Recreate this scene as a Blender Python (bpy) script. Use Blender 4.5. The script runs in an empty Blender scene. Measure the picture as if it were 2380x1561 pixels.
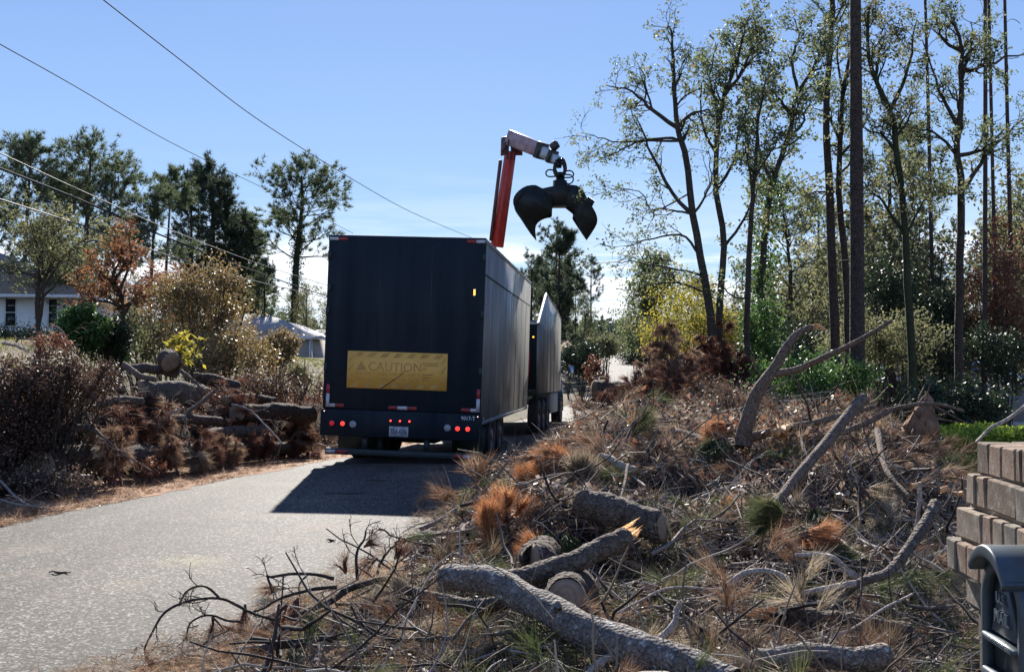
import bpy, math, random
import numpy as np
from mathutils import Vector, Matrix, Euler

# ------------------------------------------------------------------ camera, world, sun, exposure
scene = bpy.context.scene
COL = scene.collection
rad = math.radians
PITCH = math.atan(63.5 / 2510.0)
cam_d = bpy.data.cameras.new('camera'); cam = bpy.data.objects.new('camera', cam_d); COL.objects.link(cam)
cam.location = (0, 0, 1.6); cam.rotation_euler = (math.pi / 2 + PITCH, 0, 0)
cam_d.sensor_width = 36; cam_d.lens = 36 * 2510 / 2380.0
cam_d.clip_start = 0.05; cam_d.clip_end = 3000
scene.camera = cam

SUN_EL, SUN_AZ = rad(30.5), rad(-4.0)
world = bpy.data.worlds.new('World'); scene.world = world; world.use_nodes = True
wt = world.node_tree; wn = wt.nodes; wl = wt.links; wn.clear()
def WN(t, **k):
    n = wn.new(t)
    for a, b in k.items(): setattr(n, a, b)
    return n
sky = WN('ShaderNodeTexSky', sky_type='NISHITA'); sky.sun_disc = False
sky.sun_elevation = SUN_EL; sky.sun_rotation = SUN_AZ
sky.air_density = 1.0; sky.dust_density = 0.15; sky.ozone_density = 3.5; sky.altitude = 100
geo = WN('ShaderNodeTexCoord'); sep = WN('ShaderNodeSeparateXYZ'); wl.new(geo.outputs['Generated'], sep.inputs[0])
# thin wind-drawn cloud near the horizon all the way round
mp = WN('ShaderNodeMapping'); mp.inputs['Scale'].default_value = (2.6, 2.6, 26.0); mp.inputs['Location'].default_value = (0.35, 0.1, 0.2)
wl.new(geo.outputs['Generated'], mp.inputs[0])
nz = WN('ShaderNodeTexNoise'); nz.inputs['Scale'].default_value = 1.7; nz.inputs['Detail'].default_value = 8; nz.inputs['Roughness'].default_value = .62
wl.new(mp.outputs[0], nz.inputs['Vector'])
cr = WN('ShaderNodeValToRGB'); cr.color_ramp.elements[0].position = .42; cr.color_ramp.elements[1].position = .56
wl.new(nz.outputs[0], cr.inputs[0])
el = WN('ShaderNodeValToRGB')     # how much cloud at which height above the horizon
e = el.color_ramp.elements; e[0].position = 0.0; e[0].color = (.75,)*3 + (1,); e[1].position = .19; e[1].color = (0, 0, 0, 1)
a = e.new(.035); a.color = (.9, .9, .9, 1); a = e.new(.095); a.color = (.85, .85, .85, 1); a = e.new(.12); a.color = (.16, .16, .16, 1)
wl.new(sep.outputs[2], el.inputs[0])
mu = WN('ShaderNodeMath', operation='MULTIPLY'); wl.new(cr.outputs[0], mu.inputs[0]); wl.new(el.outputs[0], mu.inputs[1])
tint = WN('ShaderNodeMix', data_type='RGBA', blend_type='MULTIPLY'); tint.inputs[0].default_value = 1
tint.inputs[7].default_value = (1.0, .98, 1.04, 1); wl.new(sky.outputs[0], tint.inputs[6])
# clear-day gradient by height only, the same all the way round; evens out the glare round the sun
gr = WN('ShaderNodeValToRGB'); e = gr.color_ramp.elements
e[0].position = 0; e[0].color = (.56, .76, .98, 1); e[1].position = 1; e[1].color = (.10, .19, .52, 1)
for pp, cc in ((.07, (.46, .68, .96)), (.16, (.345, .555, .90)), (.30, (.255, .43, .81)), (.5, (.17, .31, .70))):
    q = e.new(pp); q.color = cc + (1,)
wl.new(sep.outputs[2], gr.inputs[0])
g8 = WN('ShaderNodeVectorMath', operation='SCALE'); g8.inputs['Scale'].default_value = 8.6; wl.new(gr.outputs[0], g8.inputs[0])
even = WN('ShaderNodeMix', data_type='RGBA'); even.inputs[0].default_value = .82
mx = WN('ShaderNodeMix', data_type='RGBA'); mx.inputs[7].default_value = (10.0, 10.3, 10.8, 1)
wl.new(tint.outputs[2], even.inputs[6]); wl.new(g8.outputs[0], even.inputs[7])
wl.new(mu.outputs[0], mx.inputs[0]); wl.new(even.outputs[2], mx.inputs[6])
bg = WN('ShaderNodeBackground'); bg.inputs[1].default_value = 0.052
out = WN('ShaderNodeOutputWorld'); wl.new(mx.outputs[2], bg.inputs[0]); wl.new(bg.outputs[0], out.inputs[0])

sun_d = bpy.data.lights.new('sun', 'SUN'); sun_d.energy = 5.0; sun_d.angle = rad(.53); sun_d.color = (1, .95, .87)
sun = bpy.data.objects.new('sun', sun_d); COL.objects.link(sun)
sd = Vector((math.sin(SUN_AZ) * math.cos(SUN_EL), math.cos(SUN_AZ) * math.cos(SUN_EL), math.sin(SUN_EL)))
sun.rotation_euler = sd.to_track_quat('Z', 'Y').to_euler(); sun.location = (0, 0, 40)
vs = scene.view_settings
vs.view_transform = 'Standard'; vs.look = 'None'; vs.gamma = 1; vs.use_curve_mapping = False; vs.exposure = 1.33
scene.render.engine = 'CYCLES'

# ------------------------------------------------------------------ helpers
def tag(o, label=None, cat=None, group=None, kind=None):
    if label: o['label'] = label
    if cat: o['category'] = cat
    if group: o['group'] = group
    if kind: o['kind'] = kind
    return o
def empty(name, loc=(0, 0, 0), rot=(0, 0, 0), label=None, cat=None, group=None):
    o = bpy.data.objects.new(name, None); COL.objects.link(o); o.location = loc; o.rotation_euler = rot
    o.empty_display_size = .2
    return tag(o, label, cat, group)
def link(name, me, m=None, parent=None, loc=(0, 0, 0), rot=(0, 0, 0)):
    o = bpy.data.objects.new(name, me); COL.objects.link(o); o.location = loc; o.rotation_euler = rot
    if m is not None and len(me.materials) == 0: me.materials.append(m)
    if parent: o.parent = parent
    return o
class MB:
    """collects numpy chunks, builds one mesh"""
    def __init__(s): s.V = []; s.F = {3: [], 4: []}; s.A = []; s.n = 0; s.M = {3: [], 4: []}; s.N = []
    def add(s, V, F, a=0.5, mi=0):
        V = np.asarray(V, float).reshape(-1, 3); F = np.asarray(F, int); k = F.shape[1]
        s.V.append(V); s.F[k].append(F + s.n); s.M[k].append(np.full(len(F), mi)); s.n += len(V)
        s.A.append(np.broadcast_to(np.asarray(a, float), (len(V),)))
        return s
    def mesh(s, name, smooth=False):
        me = bpy.data.meshes.new(name)
        V = np.concatenate(s.V)
        me.vertices.add(len(V)); me.vertices.foreach_set('co', V.astype('f').ravel())
        loops = []; tot = []; mats = []
        for k in (3, 4):
            if s.F[k]:
                f = np.concatenate(s.F[k]); loops.append(f.ravel()); tot.append(np.full(len(f), k)); mats.append(np.concatenate(s.M[k]))
        loops = np.concatenate(loops).astype('i'); tot = np.concatenate(tot); mats = np.concatenate(mats)
        start = np.concatenate([[0], np.cumsum(tot)[:-1]])
        me.loops.add(len(loops)); me.loops.foreach_set('vertex_index', loops)
        me.polygons.add(len(tot)); me.polygons.foreach_set('loop_start', start.astype('i')); me.polygons.foreach_set('loop_total', tot.astype('i'))
        me.polygons.foreach_set('material_index', mats.astype('i'))
        if smooth: me.polygons.foreach_set('use_smooth', np.ones(len(tot), bool))
        at_ = me.attributes.new('v', 'FLOAT', 'POINT'); at_.data.foreach_set('value', np.concatenate(s.A).astype('f'))
        me.update(calc_edges=True)
        return me
def build(mb, name, m, parent=None, smooth=False, loc=(0, 0, 0), rot=(0, 0, 0)):
    me = mb.mesh(name, smooth)
    for q in (m if isinstance(m, (list, tuple)) else [m]): me.materials.append(q)
    return link(name, me, None, parent, loc, rot)
BOXF = [[0, 3, 2, 1], [4, 5, 6, 7], [0, 1, 5, 4], [1, 2, 6, 5], [2, 3, 7, 6], [3, 0, 4, 7]]
def box(mb, x0, x1, y0, y1, z0, z1, a=.5, mi=0):
    return mb.add([[x0, y0, z0], [x1, y0, z0], [x1, y1, z0], [x0, y1, z0], [x0, y0, z1], [x1, y0, z1], [x1, y1, z1], [x0, y1, z1]], BOXF, a, mi)
def bevel(o, w=.01, seg=1):
    md = o.modifiers.new('bevel', 'BEVEL'); md.width = w; md.segments = seg; md.limit_method = 'ANGLE'
    return o
def boxo(name, m, x0, x1, y0, y1, z0, z1, parent=None, bev=0, loc=(0, 0, 0)):
    o = build(box(MB(), x0, x1, y0, y1, z0, z1), name, m, parent, loc=loc)
    if bev: bevel(o, bev)
    return o
def prism(mb, pts, axis, d0, d1, a=.5):
    """extrude convex-ish 2D outline along axis (0,1,2) using triangle fan about the centroid"""
    n = len(pts); P = []
    for d in (d0, d1):
        for p in pts:
            q = [p[0], p[1]]; q.insert(axis, d); P.append(q)
    c = np.mean(np.array(pts), 0)
    for d in (d0, d1):
        q = [c[0], c[1]]; q.insert(axis, d); P.append(q)
    F4 = [[i, (i + 1) % n, n + (i + 1) % n, n + i] for i in range(n)]
    F3 = [[2 * n, (i + 1) % n, i] for i in range(n)] + [[2 * n + 1, n + i, n + (i + 1) % n] for i in range(n)]
    b = mb.n; mb.add(P, F4, a)
    mb.F[3].append(np.array(F3) + b); mb.M[3].append(np.zeros(len(F3)))
    return mb
def nrm(v): return v / np.maximum(np.linalg.norm(v, axis=-1, keepdims=True), 1e-9)
def tubes(mb, P, R, S=6, a=None, cap=False, closed=False):
    """P (N,K,3) paths, R (N,K) radii"""
    P = np.asarray(P, float); R = np.asarray(R, float)
    if P.ndim == 2: P = P[None]; R = R[None]
    N, K, _ = P.shape
    T = np.empty_like(P); T[:, 1:-1] = P[:, 2:] - P[:, :-2]; T[:, 0] = P[:, 1] - P[:, 0]; T[:, -1] = P[:, -1] - P[:, -2]
    T = nrm(T)
    mean = nrm(P[:, -1] - P[:, 0])
    ref = np.where(np.abs(mean[:, 2:3]) > .85, np.array([[1., .13, 0]]), np.array([[.05, .1, 1.]]))
    ref = np.repeat(ref[:, None], K, 1)
    n1 = nrm(np.cross(T, ref)); n2 = np.cross(T, n1)
    th = np.arange(S) * 2 * np.pi / S
    V = P[:, :, None] + R[..., None, None] * (np.cos(th)[None, None, :, None] * n1[:, :, None] + np.sin(th)[None, None, :, None] * n2[:, :, None]) if R.ndim == 2 else \
        P[:, :, None] + R[..., None] * (np.cos(th)[None, None, :, None] * n1[:, :, None] + np.sin(th)[None, None, :, None] * n2[:, :, None])
    i = np.arange(K - 1)[:, None] * S; j = np.arange(S)[None]
    q = np.stack([i + j, i + S + j, i + S + (j + 1) % S, i + (j + 1) % S], -1).reshape(-1, 4)
    F = (q[None] + (np.arange(N) * K * S)[:, None, None]).reshape(-1, 4)
    if a is None: a = .5
    a = np.asarray(a, float)
    if a.ndim == 1: a = np.repeat(a, K * S)
    b = mb.n; mb.add(V.reshape(-1, 3), F, a)
    if cap:
        for k in range(N):
            for r0, c in ((0, P[k, 0]), ((K - 1) * S, P[k, -1])):
                base = mb.n; mb.V.append(np.array([c])); mb.A.append(np.array([.5])); mb.n += 1
                f = [[base, b + k * K * S + r0 + t, b + k * K * S + r0 + (t + 1) % S] for t in range(S)]
                mb.F[3].append(np.array(f)); mb.M[3].append(np.zeros(S))
    return mb
def resample(pts, n, smooth=True):
    pts = np.asarray(pts, float); m = len(pts)
    if m == 2 or not smooth:
        t = np.linspace(0, m - 1, n); i = np.minimum(t.astype(int), m - 2); f = (t - i)[:, None]
        return pts[i] * (1 - f) + pts[i + 1] * f
    Q = np.vstack([2 * pts[0] - pts[1], pts, 2 * pts[-1] - pts[-2]])
    t = np.linspace(0, m - 1, n); i = np.minimum(t.astype(int), m - 2); f = (t - i)[:, None]
    p0, p1, p2, p3 = Q[i], Q[i + 1], Q[i + 2], Q[i + 3]
    return .5 * ((2 * p1) + (-p0 + p2) * f + (2 * p0 - 5 * p1 + 4 * p2 - p3) * f * f + (-p0 + 3 * p1 - 3 * p2 + p3) * f ** 3)
def spawn(rng, P, R, m, u0, u1, L, ang, K=5, up=.0, wig=.25, rr=.55, tip=.25, flat=0):
    """m children on each parent path; returns (P, R)"""
    N, K0, _ = P.shape
    u = u0 + (u1 - u0) * (np.arange(m)[None] + rng.random((N, m))) / m
    x = u * (K0 - 1); i = np.minimum(x.astype(int), K0 - 2); f = (x - i)[..., None]
    r = np.arange(N)[:, None]
    A = P[r, i]; B = P[r, i + 1]; pos = A * (1 - f) + B * f
    rp = R[r, i] * (1 - f[..., 0]) + R[r, i + 1] * f[..., 0]
    T = nrm(B - A); rv = rng.normal(size=T.shape)
    if flat: rv[..., 2] *= (1 - flat)
    perp = nrm(rv - (rv * T).sum(-1, keepdims=True) * T)
    an = (ang * (1 + .25 * rng.normal(size=u.shape)))[..., None]
    d = nrm(np.cos(an) * T + np.sin(an) * perp)
    Lf = L(u) if callable(L) else np.full(u.shape, L)
    Lf = Lf * rng.uniform(.65, 1.25, u.shape)
    pts = [pos]; st = (Lf / (K - 1))[..., None]
    for k in range(K - 1):
        d = d + wig * rng.normal(size=d.shape); d[..., 2] += up; d = nrm(d)
        pts.append(pts[-1] + d * st)
    Pn = np.stack(pts, 2).reshape(N * m, K, 3)
    r0 = (rp * rr).reshape(-1)
    Rn = r0[:, None] * np.linspace(1, tip, K)[None]
    return Pn, Rn
def along(rng, P, n, u0=.2, u1=1.):
    """n random points on each path with tangents"""
    N, K, _ = P.shape; u = rng.uniform(u0, u1, (N, n)); x = u * (K - 1); i = np.minimum(x.astype(int), K - 2); f = (x - i)[..., None]
    r = np.arange(N)[:, None]; A = P[r, i]; B = P[r, i + 1]
    return (A * (1 - f) + B * f).reshape(-1, 3), nrm(B - A).reshape(-1, 3)
def leaves(mb, rng, C, L, W, a=None, D=None, droop=.3, spread=1.0):
    C = np.asarray(C); n = len(C)
    d = rng.normal(size=(n, 3)); d[:, 2] -= droop
    if D is not None: d = D + spread * d * .6
    d = nrm(d); s = nrm(np.cross(d, rng.normal(size=(n, 3))))
    up = np.cross(d, s)
    l = L * rng.uniform(.6, 1.3, (n, 1)); w = W * rng.uniform(.6, 1.3, (n, 1))
    V = np.stack([C, C + d * l * .45 + s * w * .5 + up * w * .12, C + d * l, C + d * l * .45 - s * w * .5 + up * w * .12], 1)
    F = np.arange(4 * n).reshape(-1, 4)
    if a is None: a = rng.random(n)
    return mb.add(V.reshape(-1, 3), F, np.repeat(np.clip(a, 0, 1), 4))
def needles(mb, rng, C, D, n, L, W, spread=.7, a=None, droop=0):
    """n needles per tuft (one thin blade each)"""
    N = len(C); C = np.repeat(C, n, 0); D = np.repeat(D, n, 0)
    d = nrm(D + spread * rng.normal(size=(N * n, 3)) + np.array([0, 0, -droop]))
    l = L * rng.uniform(.7, 1.2, (N * n, 1)); s = nrm(np.cross(d, rng.normal(size=d.shape))) * W * .5
    C = C + rng.normal(size=C.shape) * L * .06
    V = np.stack([C - s, C + s, C + d * l], 1)
    if a is None: a = rng.random(N)
    a = np.clip(np.repeat(a, n) + .12 * rng.normal(size=N * n), 0, 1)
    return mb.add(V.reshape(-1, 3), np.arange(3 * N * n).reshape(-1, 3), np.repeat(a, 3))
def lathe(mb, prof, S=24, a=.5):
    """profile [(axial x, radius)] about the x axis"""
    th = np.arange(S) * 2 * np.pi / S; P = np.array(prof)
    V = np.stack([np.repeat(P[:, 0:1], S, 1), P[:, 1:2] * np.cos(th), P[:, 1:2] * np.sin(th)], -1).reshape(-1, 3)
    K = len(P); i = np.arange(K - 1)[:, None] * S; j = np.arange(S)[None]
    F = np.stack([i + j, i + S + j, i + S + (j + 1) % S, i + (j + 1) % S], -1).reshape(-1, 4)
    return mb.add(V, F, a)
def wnoise(x, y, seed, sc=1.0, octv=4):
    """smooth pseudo noise, about -1..1"""
    r = np.random.default_rng(seed); s = 0; amp = 1; tot = 0
    for o in range(octv):
        for k in range(3):
            an = r.uniform(0, 2 * np.pi); ph = r.uniform(0, 2 * np.pi); fr = sc * (2 ** o) * r.uniform(.7, 1.3)
            s = s + amp * np.sin(fr * (np.cos(an) * x + np.sin(an) * y) + ph + 1.3 * np.sin(fr * .6 * (np.sin(an) * x - np.cos(an) * y) + 2 * ph))
        tot += amp * 1.8; amp *= .55
    return s / tot
def smooth(t): t = np.clip(t, 0, 1); return t * t * (3 - 2 * t)

# ------------------------------------------------------------------ materials
def newmat(name):
    m = bpy.data.materials.new(name); m.use_nodes = True; nt = m.node_tree
    return m, nt, nt.nodes['Principled BSDF'], nt.nodes['Material Output']
def c4(c): return (c[0], c[1], c[2], 1)
def ramp(nt, src, stops):
    r = nt.nodes.new('ShaderNodeValToRGB'); e = r.color_ramp.elements
    while len(e) < len(stops): e.new(.5)
    for i, (p, c) in enumerate(stops): e[i].position = p; e[i].color = c4(c)
    nt.links.new(src, r.inputs[0]); return r
def coords(nt, kind='Object', scale=(1, 1, 1), rot=(0, 0, 0)):
    t = nt.nodes.new('ShaderNodeTexCoord'); m = nt.nodes.new('ShaderNodeMapping'); m.inputs['Scale'].default_value = scale; m.inputs['Rotation'].default_value = rot
    nt.links.new(t.outputs[kind], m.inputs[0]); return m.outputs[0]
def noise(nt, vec, scale, detail=5, rough=.6):
    n = nt.nodes.new('ShaderNodeTexNoise'); n.inputs['Scale'].default_value = scale; n.inputs['Detail'].default_value = detail; n.inputs['Roughness'].default_value = rough
    nt.links.new(vec, n.inputs['Vector']); return n.outputs[0]
def vor(nt, vec, scale, feat='F1', out='Distance'):
    n = nt.nodes.new('ShaderNodeTexVoronoi'); n.feature = feat; n.inputs['Scale'].default_value = scale
    nt.links.new(vec, n.inputs['Vector']); return n.outputs[out]
def bump(nt, h, strength=.5, dist=.02):
    b = nt.nodes.new('ShaderNodeBump'); b.inputs['Strength'].default_value = strength; b.inputs['Distance'].default_value = dist
    nt.links.new(h, b.inputs['Height']); return b.outputs[0]
def mixc(nt, fac, a, b, mode='MIX'):
    m = nt.nodes.new('ShaderNodeMix'); m.data_type = 'RGBA'; m.blend_type = mode
    for s, v in ((0, fac), (6, a), (7, b)):
        if isinstance(v, (int, float)): m.inputs[s].default_value = v
        elif isinstance(v, tuple): m.inputs[s].default_value = c4(v)
        else: nt.links.new(v, m.inputs[s])
    return m.outputs[2]
def noisy(name, stops, scale=6, rough=.7, bs=.3, bd=.01, bscale=None, vscale=(1, 1, 1), metal=0, kind='Object', detail=6, spec=.5):
    m, nt, p, o = newmat(name); v = coords(nt, kind, vscale)
    r = ramp(nt, noise(nt, v, scale, detail), stops)
    nt.links.new(r.outputs[0], p.inputs['Base Color']); p.inputs['Roughness'].default_value = rough; p.inputs['Metallic'].default_value = metal
    p.inputs['Specular IOR Level'].default_value = spec
    if bs: nt.links.new(bump(nt, noise(nt, v, bscale or scale * 3, 5), bs, bd), p.inputs['Normal'])
    return m
def plain(name, c, rough=.5, metal=0, emit=None, es=0, spec=.5):
    m, nt, p, o = newmat(name)
    r = ramp(nt, noise(nt, coords(nt), 9, 5), [(.3, tuple(x * .8 for x in c)), (.7, tuple(min(1, x * 1.15) for x in c))])
    nt.links.new(r.outputs[0], p.inputs['Base Color'])
    p.inputs['Roughness'].default_value = rough; p.inputs['Metallic'].default_value = metal; p.inputs['Specular IOR Level'].default_value = spec
    if emit: p.inputs['Emission Color'].default_value = c4(emit); p.inputs['Emission Strength'].default_value = es
    return m
def leafmat(name, stops, trans=.35, rough=.5, spec=.5):
    spec *= .3; rough = min(.85, rough + .2)
    """colour by the per-leaf attribute v, partly translucent"""
    m, nt, p, o = newmat(name); at_ = nt.nodes.new('ShaderNodeAttribute'); at_.attribute_name = 'v'
    r = ramp(nt, at_.outputs['Fac'], stops)
    nt.links.new(r.outputs[0], p.inputs['Base Color']); p.inputs['Roughness'].default_value = rough; p.inputs['Specular IOR Level'].default_value = spec
    if trans:
        t = nt.nodes.new('ShaderNodeBsdfTranslucent'); nt.links.new(r.outputs[0], t.inputs[0])
        g = nt.nodes.new('ShaderNodeHueSaturation'); g.inputs['Saturation'].default_value = 1.05; g.inputs['Value'].default_value = 1.45
        nt.links.new(r.outputs[0], g.inputs['Color']); nt.links.new(g.outputs[0], t.inputs[0])
        mxs = nt.nodes.new('ShaderNodeMixShader'); mxs.inputs[0].default_value = trans
        nt.links.new(p.outputs[0], mxs.inputs[1]); nt.links.new(t.outputs[0], mxs.inputs[2]); nt.links.new(mxs.outputs[0], o.inputs[0])
    return m
def barkmat(name, dark, mid, light, scale=1.0, bs=.9, bd=.02, stretch=5, lichen=None):
    m, nt, p, o = newmat(name)
    at_ = nt.nodes.new('ShaderNodeAttribute'); at_.attribute_name = 'v'
    v = coords(nt, 'Object', (1, 1, 1))
    n1 = noise(nt, v, 9 * scale, 7, .7); n2 = noise(nt, v, 38 * scale, 4, .6)
    r = ramp(nt, n1, [(.3, dark), (.5, mid), (.72, light)])
    c = mixc(nt, .35, r.outputs[0], ramp(nt, n2, [(.35, tuple(x * .5 for x in mid)), (.65, light)]).outputs[0])
    if lichen:
        f = ramp(nt, noise(nt, v, 7 * scale, 8, .75), [(.56, (0, 0, 0)), (.62, (1, 1, 1))]).outputs[0]
        c = mixc(nt, f, c, lichen)
    nt.links.new(c, p.inputs['Base Color']); p.inputs['Roughness'].default_value = .9; p.inputs['Specular IOR Level'].default_value = .25
    c = mixc(nt, 1.0, c, ramp(nt, vor(nt, v, 13 * scale, 'DISTANCE_TO_EDGE'), [(.0, (.42,) * 3), (.10, (1.05,) * 3)]).outputs[0], 'MULTIPLY'); nt.links.new(c, p.inputs['Base Color'])
    s = nt.nodes.new('ShaderNodeMath'); s.operation = 'ADD'; nt.links.new(n1, s.inputs[0]); nt.links.new(vor(nt, v, 22 * scale), s.inputs[1])
    nt.links.new(bump(nt, s.outputs[0], bs, bd), p.inputs['Normal'])
    return m
M = {}
M['bark_pine'] = barkmat('bark_pine', (.03, .022, .018), (.055, .04, .034), (.10, .077, .063), .8)
M['bark_oak'] = barkmat('bark_oak', (.02, .018, .015), (.06, .05, .04), (.11, .095, .075), 1.2)
M['bark_dark'] = barkmat('bark_dark', (.02, .016, .013), (.05, .038, .03), (.10, .08, .065), .8)
M['bark_ivy'] = barkmat('bark_ivy', (.015, .025, .012), (.035, .05, .022), (.08, .07, .05), 1.5)
M['log_grey'] = barkmat('log_grey', (.035, .026, .02), (.12, .088, .068), (.30, .24, .19), 2.2, 1.0, .025)
M['log_dark'] = barkmat('log_dark', (.025, .018, .014), (.08, .055, .042), (.17, .125, .10), 1.8, 1.0, .03)
M['log_lichen'] = barkmat('log_lichen', (.06, .05, .045), (.18, .15, .13), (.30, .27, .24), 2.5, .9, .02, lichen=(.48, .48, .45))
M['branch_tan'] = barkmat('branch_tan', (.05, .034, .025), (.15, .105, .078), (.30, .22, .165), 2.6, .9, .014)
M['branch_pale'] = barkmat('branch_pale', (.18, .14, .11), (.36, .29, .24), (.52, .45, .38), 3, .5, .008)
M['branch_red'] = barkmat('branch_red', (.05, .022, .018), (.12, .055, .045), (.2, .11, .085), 3, .5, .008)
M['wood_torn'] = noisy('wood_torn', [(.3, (.42, .17, .06)), (.5, (.62, .33, .14)), (.7, (.72, .48, .26))], 12, .75, .7, .02, 40, (1, 1, 1))
def cutmat():
    m, nt, p, o = newmat('cut_wood'); v = coords(nt, 'Object')
    w = nt.nodes.new('ShaderNodeTexWave'); w.wave_type = 'RINGS'; w.rings_direction = 'X'; w.inputs['Scale'].default_value = 9; w.inputs['Distortion'].default_value = 2.5; w.inputs['Detail'].default_value = 3
    nt.links.new(v, w.inputs['Vector'])
    c = mixc(nt, ramp(nt, w.outputs[0], [(.2, (0, 0, 0)), (.8, (.5, .5, .5))]).outputs[0], (.30, .215, .145), (.2, .135, .085))
    c = mixc(nt, ramp(nt, noise(nt, v, 9, 6), [(.35, (0, 0, 0)), (.75, (.8, .8, .8))]).outputs[0], c, (.13, .09, .06))
    nt.links.new(c, p.inputs['Base Color']); p.inputs['Roughness'].default_value = .85
    nt.links.new(bump(nt, noise(nt, v, 60, 4), .4, .004), p.inputs['Normal']); return m
M['cut'] = cutmat()
M['twig'] = leafmat('twig_bark', [(0, (.03, .022, .018)), (.35, (.09, .065, .052)), (.7, (.22, .175, .14)), (1, (.46, .40, .34))], 0, .6, 1.2)
M['twig_dark'] = leafmat('twig_dark', [(0, (.02, .013, .011)), (.5, (.065, .038, .032)), (1, (.19, .13, .105))], 0, .7, .4)
M['needle_dead'] = leafmat('needle_dead', [(0, (.09, .05, .032)), (.4, (.20, .115, .07)), (.75, (.32, .215, .145)), (1, (.42, .33, .24))], .25, .5)
M['needle_straw'] = leafmat('needle_straw', [(0, (.06, .04, .025)), (.4, (.19, .14, .09)), (.75, (.33, .26, .17)), (1, (.55, .47, .35))], .25, .4, .8)
M['needle_green'] = leafmat('needle_green', [(0, (.035, .05, .02)), (.5, (.075, .095, .04)), (1, (.17, .17, .075))], .25, .4)
M['needle_red'] = leafmat('needle_red', [(0, (.05, .022, .016)), (.5, (.13, .06, .04)), (1, (.26, .14, .095))], .22, .5)
M['leaf_brown'] = leafmat('leaf_brown', [(0, (.055, .025, .018)), (.45, (.14, .06, .038)), (.8, (.24, .125, .08)), (1, (.38, .27, .2))], .28, .38, .6)
M['leaf_litter'] = leafmat('leaf_litter', [(0, (.04, .027, .02)), (.4, (.13, .09, .065)), (.75, (.27, .20, .155)), (1, (.52, .44, .37))], .2, .35, .8)
M['pine'] = leafmat('pine_needles', [(0, (.045, .06, .032)), (.5, (.08, .105, .055)), (1, (.15, .17, .095))], .4, .5)
M['pine2'] = leafmat('pine_needles_dark', [(0, (.025, .038, .024)), (.5, (.05, .068, .04)), (1, (.09, .11, .065))], .32, .5)
M['oak'] = leafmat('oak_leaves', [(0, (.05, .065, .035)), (.45, (.10, .125, .06)), (.78, (.17, .18, .085)), (.94, (.22, .18, .10)), (1, (.28, .21, .14))], .45, .4)
M['olive'] = leafmat('olive_leaves', [(0, (.06, .065, .035)), (.5, (.12, .125, .065)), (1, (.21, .19, .10))], .45, .45)
M['orange'] = leafmat('orange_leaves', [(0, (.09, .04, .025)), (.5, (.19, .085, .045)), (1, (.28, .15, .07))], .35, .5)
M['tan'] = leafmat('tan_leaves', [(0, (.085, .07, .03)), (.4, (.16, .12, .055)), (.75, (.24, .17, .085)), (1, (.36, .29, .18))], .35, .3, .8)
M['yellow'] = leafmat('yellow_leaves', [(0, (.12, .12, .03)), (.5, (.25, .22, .04)), (1, (.4, .32, .07))], .45, .4)
M['green'] = leafmat('green_leaves', [(0, (.03, .06, .018)), (.5, (.055, .11, .03)), (1, (.12, .18, .06))], .35, .3, .7)
M['darkgreen'] = leafmat('dark_green_leaves', [(0, (.012, .022, .012)), (.5, (.025, .04, .02)), (1, (.06, .085, .04))], .2, .28, .8)
M['hedge'] = leafmat('hedge_leaves', [(0, (.07, .12, .02)), (.5, (.17, .24, .035)), (1, (.32, .38, .07))], .45, .4)
M['white_plume'] = leafmat('plume', [(0, (.35, .3, .22)), (1, (.65, .6, .5))], .4, .6)
# ------------------------------------------------------------------ terrain
Y_ = [-40, -5, 5, 10.5, 18, 28, 40, 60, 90, 130, 160, 250, 700]
XC = [-14, -6.6, -4.35, -3.1, -.9, 1.2, 3.6, 7.2, 10.0, 13.4, 17.5, 40, 160]
HW = [2.6, 2.6, 2.6, 2.6, 2.8, 2.9, 2.9, 2.9, 2.9, 2.6, 2.6, 2.6, 2.6]
ZY = [-40, 0, 12, 17, 21, 28, 35, 45, 60, 75, 90, 130, 160, 250, 700]
ZR = [0, 0, 0, -.04, -.12, -.30, -.38, -.38, -.1, .4, 1.05, 2.75, 3.2, 3.3, 3.0]
def pch(x, X, F):
    """smooth monotone-ish interpolation"""
    X = np.array(X, float); F = np.array(F, float); d = np.gradient(F, X)
    x = np.asarray(x, float); i = np.clip(np.searchsorted(X, x) - 1, 0, len(X) - 2); h = X[i + 1] - X[i]; t = np.clip((x - X[i]) / h, 0, 1)
    return (2*t**3-3*t**2+1)*F[i] + (t**3-2*t**2+t)*h*d[i] + (-2*t**3+3*t**2)*F[i+1] + (t**3-t**2)*h*d[i+1]
def xc(y): return pch(y, Y_, XC)
def hw(y): return np.interp(y, Y_, HW)
def zr(y): return pch(y, ZY, ZR)
def gz(x, y):
    x = np.asarray(x, float); y = np.asarray(y, float)
    z = zr(y); c = xc(y); h = hw(y)
    dl = c - h - x; dr = x - c - h
    rise = 3.1 * smooth((dl - 2) / 24) * np.interp(y, [-40, 0, 57, 75, 110, 200], [.4, .8, 1.0, .55, .05, 0])
    fall = -2.6 * smooth((dr - 4) / 13) * smooth((y - 15) / 26) * np.interp(y, [0, 70, 120], [1, 1, .2])
    rough = .05 * wnoise(x, y, 5, .9) * smooth(np.maximum(dl, dr) / 2)
    return z + rise + fall + rough + np.where(np.abs(x - c) < h, .05 * (1 - ((x - c) / h) ** 2), 0)
def at(u, v, Y):
    """pixel of the 2380-wide view and a distance ahead -> point"""
    x = (u - 1190) / 2510.; w = (780.5 - v) / 2510.
    d = np.array([x, math.cos(PITCH) - w * math.sin(PITCH), math.sin(PITCH) + w * math.cos(PITCH)]); d = d / d[1] * Y
    return d + np.array([0, 0, 1.6])
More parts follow.
